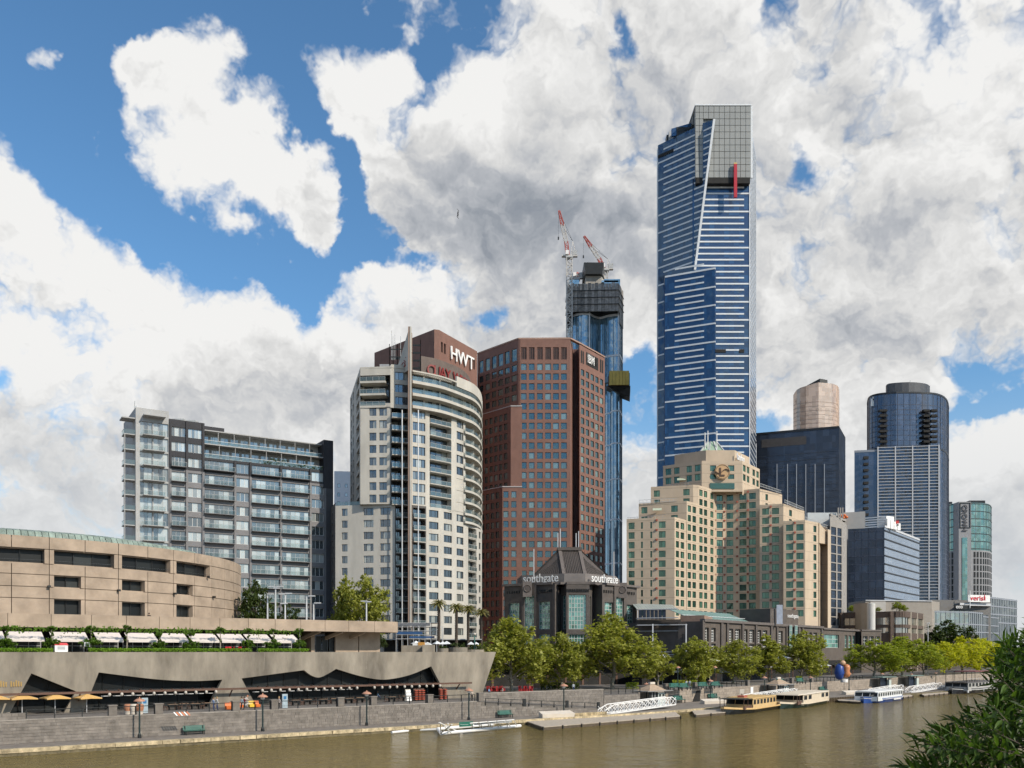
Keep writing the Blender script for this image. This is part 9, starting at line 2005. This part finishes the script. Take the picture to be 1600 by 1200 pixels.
def litter_trap():
 def W(px, py, z=0): D = (H-z)*F/(py-HY); q = P(px, D); return Vector((q.x, q.y, z))
 o = W(690, 1143, .3); t = T('litter_trap', 'floating white tubular litter trap with a green board', 'litter trap', (o.x, o.y, 0)); mb = MB(); b = m_white
 for pts in (((689, 1146, .35), (813, 1134, .35)), ((684, 1139, .35), (800, 1129, .35)), ((689, 1146, .35), (684, 1139, .35))): MB().bar(W(*pts[0]), W(*pts[1]), .45, n=8).build('float_tube', b, t)
 for a_, c_ in (((687, 1147, .4), (706, 1132, 2.2)), ((706, 1146, .4), (688, 1129, 2.2)), ((686, 1129, 2.3), (714, 1142, .4)), ((688, 1131, 2.0), (689, 1147, .3)), ((700, 1146, .4), (700, 1130, 1.8))): MB().bar(W(*a_), W(*c_), .14, n=6).build('brace', b, t)
 p, q = W(717.5, 1138, .6), W(739, 1136.5, .6); zt = zp(p.y, 1128.5); zb = zp(p.y, 1136); d = (q-p).normalized()
 MB().hexa([(p.x, p.y, zb), (q.x, q.y, zb), (q.x, q.y+.15, zb), (p.x, p.y+.15, zb)], [(p.x, p.y, zt), (q.x, q.y, zt), (q.x, q.y+.15, zt), (p.x, p.y+.15, zt)]).build('board', mat('board_green', (.02, .13, .09), .5, .08), t)
 ln = MB(); ln.bar((p.x+.15, p.y-.04, zt-.3), (p.x+1.25, p.y-.0, zt-.3), .10, .02)
 ln.build('board_lettering', m_white, t)
 MB().bar(p+Vector((0, 0, -.5)), q+Vector((0, 0, -.5)), .3).build('board_foot', b, t)
 for k in range(5):
  x = 741+k*14; a_, c_ = W(x, 1139-k*1.1, .5), W(x-6, 1130-k*1.1, 1.5); MB().bar(a_, c_, .16, n=6).build('hoop', b, t); MB().bar(c_, W(x+6, 1129-k*1.1, 1.5), .14, n=6).build('hoop', b, t); MB().bar(W(x+6, 1129-k*1.1, 1.5), W(x+10, 1138-k*1.1, .5), .14, n=6).build('hoop', b, t)
 ca = W(742, 1131, 1.3); MB().bar(ca, W(798, 1127, 1.3), .5, .3).build('basket_cover', mat('grey_mesh', (.33, .34, .34), .6, .2, 4), t)
 t2 = T('boom', 'thin floating boom of white and grey tubes left of the litter trap', 'boom', tuple(W(612, 1144, 0)))
 for x0, x1, y0, y1, m in ((612, 640, 1144.5, 1141.5, b), (641, 646, 1141.5, 1141, m_steel), (647, 684, 1141, 1139.5, m_frameg)): MB().bar(W(x0, y0, .15), W(x1, y1, .15), .35, n=8).build('tube', m, t2)
litter_trap()
# ================================================================ sculpture (plain stand-in), masts, planters, terrace furniture
p = P(1319, 224); t = T('sculpture', 'rounded blue and orange abstract sculpture on the right promenade', 'sculpture', (p.x, p.y, PZ));
for nm, c, pr in (('blue_lobe', (.02, .06, .25), ((-1.2, 0), [(.01, .6), (.9, 1.0), (1.2, 2.4), (1.0, 3.9), (.5, 4.6), (.01, 4.8)])), ('orange_lobe', (.50, .20, .08), ((.6, 0), [(.01, 1.2), (.7, 1.4), (1.0, 2.1), (.7, 2.9), (.9, 3.6), (.7, 4.3), (.01, 4.6)])), ('head_lobe', (.55, .34, .20), ((-.5, -.4), [(.01, 4.2), (.6, 4.4), (.75, 4.9), (.45, 5.4), (.01, 5.5)])), ('plinth', (.6, .58, .55), ((0, 0), [(.9, 0), (.9, .8), (.01, .8)]))):
 put(bpy.data.objects.new(nm, MB().lathe(pr[1], 14, pr[0]).mesh(nm, [mat('sculpt_'+nm, c, .4, .1, 2)], smooth=True)), t)
def mast(px, ty, by, D, lab, heads, z0=None):
 z0 = zp(D, by) if z0 is None else z0; p = P(px, D); zt = zp(D, ty); t = T('light_mast', lab, 'light mast', (p.x, p.y, z0)); kid('pole', MB().cone((0, 0), .17, .11, 0, zt-z0, 8), t, [m_steel])
 for dx, dz in heads: kid('lamp_head', MB().box(dx-.55, -.25, zt-z0+dz, dx+.55, .25, zt-z0+dz+.18), t, [m_steel]); kid('arm', MB().bar((0, 0, zt-z0+dz-.1), (dx, 0, zt-z0+dz+.05), .1), t, [m_steel])
mast(430.5, 917, 968, 150, 'tall mast with a pair of spotlights on top, left of the group on the terrace', ((-.6, 0), (.7, 0), (.2, -.3)), 15); mast(418, 929, 968, 152, 'short mast with one flat lamp, leftmost of the terrace group', ((.5, 0),), 15); mast(445.5, 929, 968, 151, 'thick mast with three lamp heads in the middle of the terrace group', ((-.5, 0), (.6, .1), (-.2, -1.6)), 15)
mast(479, 932, 970, 153, 'thin mast with a flat lamp reaching right', ((.9, 0),), 15); mast(490, 943, 970, 154, 'lower mast with a slanting lamp head beside the dark tower pier', ((.7, 0),), 15); mast(572.5, 941, 975, 157, 'mast with a flat lamp in front of the feathery trees', ((.3, 0), (-.4, .1)), 15)
mast(1450, 974, 1050, 300, 'tall white light mast among the right-hand trees', ((0, 0),), PZ)
def terrace_bits():
 lw = [(627, 660, 1008.5, 160, 'low concrete wall left, on the plaza behind the concrete hall'), (660, 678, 1007.5, 158, 'shorter low concrete wall next to the diners on the plaza')]
 for x0, x1, ty, D, lab in lw: a, b = P(x0, D), P(x1, D); tagged(MB().prism([(0, 0), (b.x-a.x, 0), (b.x-a.x, 2), (0, 2)], 0, zp(D, ty)-10.87), 'low_wall', [m_conc], lab, 'wall', (a.x, a.y, 10.87), 0, 'low plaza walls')
 for px, D, ty, r, lab in ((693, 163, 1013, .9, 'small round concrete planter, left, behind the wall top'), (716, 164, 1011.5, 1.7, 'large round concrete planter in front of the palms'), (740, 166, 1015, 2.0, 'round concrete planter near the wall end')):
  p = P(px, D); t = T('round_planter', lab, 'planter', (p.x, p.y, 10.87), 'round plaza planters'); h = zp(D, ty)-10.87; kid('tub', MB().lathe([(r, 0), (r, h), (r*.85, h), (.01, h-.1)], 18), t, [m_conc])
  me = leaf_cloud([(0, 0, h+.3, r*.9, .4)], 260, .3, int(px)); me.materials.append(m_leafd); c = put(bpy.data.objects.new('planting', me), t); c['kind'] = 'stuff'
 def wu(px, D, ty, lab, lp_=[None]):
  if lp_[0] is None:
   r = put(bpy.data.objects.new('parasol', None))
   for k in range(4):
    a0, a1 = k*pi/2, (k+1)*pi/2; kid('canopy_panel', MB().face([(1.5*cos(a0), 1.5*sin(a0), 2.1), (1.5*cos(a1), 1.5*sin(a1), 2.1), (0, 0, 2.9)]), r, [mat('white_canvas', (.66, .68, .70), .8, .04)])
   kid('pole', MB().cone((0, 0), .05, .05, 0, 2.9, 6), r, [m_steel]); lp_[0] = r
  p = P(px, D); s = (zp(D, ty)-10.9)/2.9; take(lp_[0], None, 'parasol', lab, 'parasol', (p.x, p.y, 10.9), px, s, 'white parasols on the plaza')
 for px, D, ty, lab in ((650, 186, 1001, 'white parasol left of the orange kiosk on the plaza'), (668, 188, 1003, 'white parasol right of the orange kiosk on the plaza'), (683, 186, 1001.5, 'white parasol behind the leftmost palm trunk'), (692, 186, 1002, 'white parasol just right of the leftmost palm trunk'), (698, 187, 1001.5, 'white parasol between the first two palms'), (736, 188, 1002.5, 'white parasol left of the green plaza lamp'), (744, 188, 1003, 'white parasol right of the green plaza lamp')): wu(px, D, ty, lab)
 p = P(659, 184); t = T('kiosk', 'small orange kiosk with white sides on the plaza', 'kiosk', (p.x, p.y, 10.9)); kid('door', MB().box(-.7, -.8, 0, .7, -.7, 2.0), t, [mat('orange_door', (.55, .27, .06), .6, .05)]); kid('body', MB().box(-1.8, -.7, 0, 1.6, .8, 1.9), t, [m_white])
 p = P(741.5, 176); t = T('globe_lamp', 'green post with a round globe lamp at the right end of the plaza', 'lamp', (p.x, p.y, 10.9)); h = zp(176, 991)-10.9; kid('post', MB().cone((0, 0), .14, .09, 0, h-.3, 8), t, [mat('teal_paint', (.06, .20, .17), .5, .05)]); kid('globe', MB().lathe([(.01, -.3), (.25, -.2), (.33, 0), (.25, .22), (.01, .3)], 10), t, [MATS['lamp_globe']], smooth=True).location = (0, 0, h)
 a, b = P(600, 214), P(753, 214); t = T('shopfront', 'dark glazed shopfront strip at the foot of the curved hotel', 'shopfront', (a.x, a.y, 10.5)); MB().prism([tuple(a), tuple(b), tuple(b+Vector((0, 10))), tuple(a+Vector((0, 10)))], 4, zp(214, 999)).build('front', m_dkint, t)
 MB().prism([tuple(a-Vector((0, 2))), tuple(b-Vector((0, 2))), tuple(b), tuple(a)], zp(214, 1000), zp(214, 998.5)).build('canopy', m_frameg, t)
 t = T('scaffold', 'scaffolding tower with blue sheeting at the foot of the curved hotel', 'scaffold', (*P(620, 207), 10.9)); D = 207; sb = mat('blue_sheet', (.03, .09, .22), .7, .1)
 for i in range(9):
  x = P(619+i*9, D).x
  for y in (D, D+2.5): MB().bar((x, y, 10.9), (x, y, zp(D, 973+(i > 6)*6)), .12).build('standard', m_steel, t)
 for k in range(5): z = zp(D, 998-k*6.2); MB().bar((P(619, D).x, D, z), (P(691, D).x, D, z), .1).build('ledger', m_steel, t); MB().box(P(619, D).x, D, z-.12, P(683, D).x, D+2.5, z-.02).build('platform', m_timber if k != 2 else m_frameg, t)
 MB().box(P(620, D).x, D-.12, zp(D, 991), P(660, D).x, D-.08, zp(D, 987)).build('sheet', sb, t); MB().box(P(640, D).x, D-.12, zp(D, 997), P(679, D).x, D-.08, zp(D, 994)).build('sheet', sb, t); MB().box(P(617, D).x, D-.14, zp(D, 978), P(672, D).x, D-.1, zp(D, 974)).build('sheet', mat('grey_sheet', (.16, .17, .19), .8, .2, 2), t)
 p = RP(95, 18.9); t = T('drinks_fridge', 'red topped white kiosk fridge on the awning terrace', 'kiosk', (p.x, p.y, 10.95), None, wang); kid('body', MB().box(-.75, -.4, 0, .75, .4, .85), t, [m_white]); kid('top', MB().hexa([(-.8, -.45, .85), (.8, -.45, .85), (.8, .45, .85), (-.8, .45, .85)], [(-.65, -.3, 1.15), (.65, -.3, 1.15), (.65, .3, 1.15), (-.65, .3, 1.15)]), t, [mat('bright_red', (.5, .02, .03), .5, .05)]); kid('front_panel', MB().box(-.45, -.42, .3, .45, -.401, .7), t, [m_frameg])
 p = RP(136, 19); t = T('notice_stand', 'small grey notice stand under the big vine bush', 'sign', (p.x, p.y, 10.95), None, wang); kid('board', MB().box(-.35, -.05, .7, .35, .05, 1.25), t, [m_steel]); kid('post', MB().box(-.05, -.04, 0, .05, .04, .7), t, [m_black])
 cr = MB().box(-.25, -.25, .3, .25, .25, .4).box(-.25, .2, .4, .25, .27, .75).mesh('red_chair', [MATS['bright_red']])
 for i, px in enumerate((354, 361, 368, 376, 384)): p = RP(px, 19.6); o = put(bpy.data.objects.new('red_chair', cr)); o.location = (p.x, p.y, 10.95); o.rotation_euler = (0, 0, i); tag(o, 'red chair in the short row behind the hedge on the awning terrace', 'chair', 'red chairs behind the hedge')
 rt_ = MB().box(-.45, -.45, .70, .45, .45, .76).box(-.05, -.05, 0, .05, .05, .7).mesh('red_table', [mat('dark_red', (.28, .02, .02), .5, .1)]); rc_ = MB().box(-.25, -.25, .42, .25, .25, .48).box(-.25, .2, .48, .25, .26, .95).box(-.2, -.2, 0, .2, .2, .42).mesh('red_chair', [MATS['dark_red']])
 for i in range(9):
  px = 762+i*3.2; p = P(px, 161+(i % 3)*1.2); o = put(bpy.data.objects.new('red_chair', rc_)); o.location = (p.x, p.y, PZ+.5); o.rotation_euler = (0, 0, i); tag(o, 'dark red chair in the cluster above the ramp wall', 'chair', 'red chairs above the ramp wall')
 for i in range(4): px = 766+i*6; p = P(px, 160.5); o = put(bpy.data.objects.new('red_table', rt_)); o.location = (p.x, p.y, PZ+.5); tag(o, 'dark red table in the cluster above the ramp wall', 'table', 'red tables above the ramp wall')
 for i in range(7): px = 812+i*3; p = P(px, 160); o = put(bpy.data.objects.new('red_chair', rc_)); o.location = (p.x, p.y, PZ+.6); o.rotation_euler = (0, 0, i*2); tag(o, 'bright red chair in the small row right of the left plane tree trunk', 'chair', 'red chairs right of the tree trunk')
 for x0, x1, D, lab in ((845, 905, 182, 'dark clipped hedge under the plane trees by the ramp'), (978, 998, 184, 'bright clipped hedge block left of the left shelter'), (1052, 1075, 200, 'clipped hedge behind the left promenade benches'), (1079, 1090, 200, 'short clipped hedge by the paired trees'), (1095, 1104, 203, 'small yellow-green hedge by the walkway lamp'), (1244, 1254, 232, 'small pale hedge right of the darker plane tree')):
  a, b = P(x0, D), P(x1, D); V = []; Fc = []; rnd = random.Random(x0); d = b-a
  for _ in range(int(d.length*110)):
   q = a+d*rnd.random()+Vector((0, rnd.random()*1.2)); z = PZ+rnd.random()**.7*1.3; s = rnd.uniform(.1, .2); an = rnd.random()*6.3; i = len(V); V += [(q.x-s*cos(an), q.y-s*sin(an), z), (q.x, q.y, z+s), (q.x+s*cos(an), q.y+s*sin(an), z), (q.x, q.y, z-s)]; Fc.append((i, i+1, i+2, i+3))
  me = bpy.data.meshes.new('hedge'); me.from_pydata(V, [], Fc); me.materials.append(m_leafd if x0 < 900 else m_leafm); stuff(tag(put(bpy.data.objects.new('hedge', me)), lab, 'hedge'))
 for px, D, w, lab in ((875, 190, 1.1, 'brown stone pier in the shade below the second plane tree'), (839, 190, .7, 'slim brown pier in the shade right of the left plane tree')): p = P(px, D); tagged(MB().box(-w, -.5, 0, w, .5, 5.0), 'stone_pier', [mat('warm_stone', (.33, .20, .14), .8, .1)], lab, 'pier', (p.x, p.y, PZ))
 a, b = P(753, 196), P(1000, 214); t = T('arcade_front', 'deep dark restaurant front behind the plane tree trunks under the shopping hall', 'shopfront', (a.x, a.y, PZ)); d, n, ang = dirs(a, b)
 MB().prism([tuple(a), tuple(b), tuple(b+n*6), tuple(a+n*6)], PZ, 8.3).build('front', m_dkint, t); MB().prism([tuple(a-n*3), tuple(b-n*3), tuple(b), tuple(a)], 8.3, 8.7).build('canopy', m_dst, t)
 for k in range(9): p = a+d*((b-a).length*(k+.5)/9)-n*.1; MB().prism([tuple(p), tuple(p+d*.5), tuple(p+d*.5+n*.1), tuple(p+n*.1)], PZ, 8.3).build('pier', m_brown, t)
 a, b = P(1003, 214)+Vector((0, 0)), P(1350, 312); a = P(1003, 205)
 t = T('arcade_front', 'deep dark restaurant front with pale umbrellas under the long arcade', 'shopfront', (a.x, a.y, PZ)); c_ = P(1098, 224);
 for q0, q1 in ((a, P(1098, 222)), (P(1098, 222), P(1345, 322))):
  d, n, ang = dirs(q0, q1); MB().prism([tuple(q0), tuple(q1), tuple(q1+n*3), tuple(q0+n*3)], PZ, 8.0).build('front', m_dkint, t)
 for i, (px, D, ty, lab) in enumerate(((1035, 205, 1022, 'left of the young plane tree'), (1109, 208, 1028, 'between the left two arcade plane trees'), (1064, 208, 1046, 'under the left arcade canopy'), (1128, 214, 1046, 'right of the left arcade plane tree'), (1222, 234, 1024, 'high between the two right arcade plane trees'), (1165, 226, 1044, 'low behind the gridded-window plane tree'))):
  D += 3; p = P(px, D); t = T('parasol', 'square pale parasol '+lab, 'parasol', (p.x, p.y, PZ), 'pale parasols along the arcade'); h = zp(D, ty)-PZ; kid('canopy', MB().hexa([(-2, -2, h-.7), (2, -2, h-.7), (2, 2, h-.7), (-2, 2, h-.7)], [(-.1, -.1, h), (.1, -.1, h), (.1, .1, h), (-.1, .1, h)]), t, [MATS['white_canvas']]); kid('pole', MB().cone((0, 0), .06, .06, 0, h-.2, 6), t, [m_steel])
 tagged(MB().box(-.55, -.05, 0, .55, .05, 1.5), 'notice_board', [m_white], 'white notice board on the wall left of the hipped shelter with posters', 'notice board', (*(onW(1175)-Vector((.1, .2))), 1.6), radians(45))
 p = Wt(1036, 1099);
 c = onW(1089); tagged(MB().hexa([(-1.4, 0, 0), (1.4, 0, 0), (1.4, .4, 0), (-1.4, .4, 0)], [(.2, 0, 2.3), (1.4, 0, 2.3), (1.4, .4, 2.3), (.2, .4, 2.3)]), 'stair_recess', [m_dkint], 'dark sloping stair recess in the river wall below the walkway rail', 'recess', (c.x-.2, c.y-.3, WZ), radians(45))
 p = Wt(936.5, 1103); t = T('wharf_signpost', 'small signpost with a pale board at the left end of the long gangway', 'sign', (p.x, p.y, WZ)); kid('post', MB().cone((0, 0), .08, .08, 0, 2, 6), t, [m_black]); kid('board', MB().box(-.5, -.05, 1.5, .5, .05, 2.3), t, [MATS['pale_mint']])
 p = Wt(1159, 1096); t = T('wharf_signpost', 'small signpost with a pale cube head left of the tan boat roof', 'sign', (p.x, p.y, WZ)); kid('post', MB().cone((0, 0), .08, .08, 0, 2, 6), t, [m_black]); kid('board', MB().box(-.45, -.1, 1.6, .45, .1, 2.5), t, [pw_])
 g0, g1 = RP(943, 12), RP(1000, 12)
 railing(g0, g1, PZ+.05, 'glass and steel fence above the wall left of the left shelter', 1.1, 2.0, group='rails along the right promenade')
terrace_bits()
t = T('gull', 'dark gull gliding in front of the grey cloud', 'bird', (*P(715.5, 120), zp(120, 334))); bm_ = mat('gull_grey', (.10, .10, .11), .8, .1)
b = MB(); b.tapered([(-.02, .35, -.25), (0, .1, -.05), (0, -.1, .05), (.02, -.3, .2)], [.02, .09, .08, .03], 6)
kid('body', b, t, [bm_], smooth=True)
for s in (-1, 1):
 w = MB(); w.hexa([(0, -.12, 0), (0, .12, 0), (.05, .12, .03), (.05, -.12, .03)], [(s*.12, -.1, s*.38), (s*.12, .1, s*.38), (s*.14, .1, s*.38), (s*.14, -.1, s*.38)]); w.hexa([(s*.12, -.1, s*.38), (s*.12, .1, s*.38), (s*.14, .1, s*.38), (s*.14, -.1, s*.38)], [(s*-.15, -.02, s*.68), (s*-.15, .04, s*.68), (s*-.13, .04, s*.68), (s*-.13, -.02, s*.68)])
 kid('wing', w, t, [bm_])
print('objects', len(bpy.data.objects), 'tris', sum(len(p.vertices)-2 for me in bpy.data.meshes for p in me.polygons))
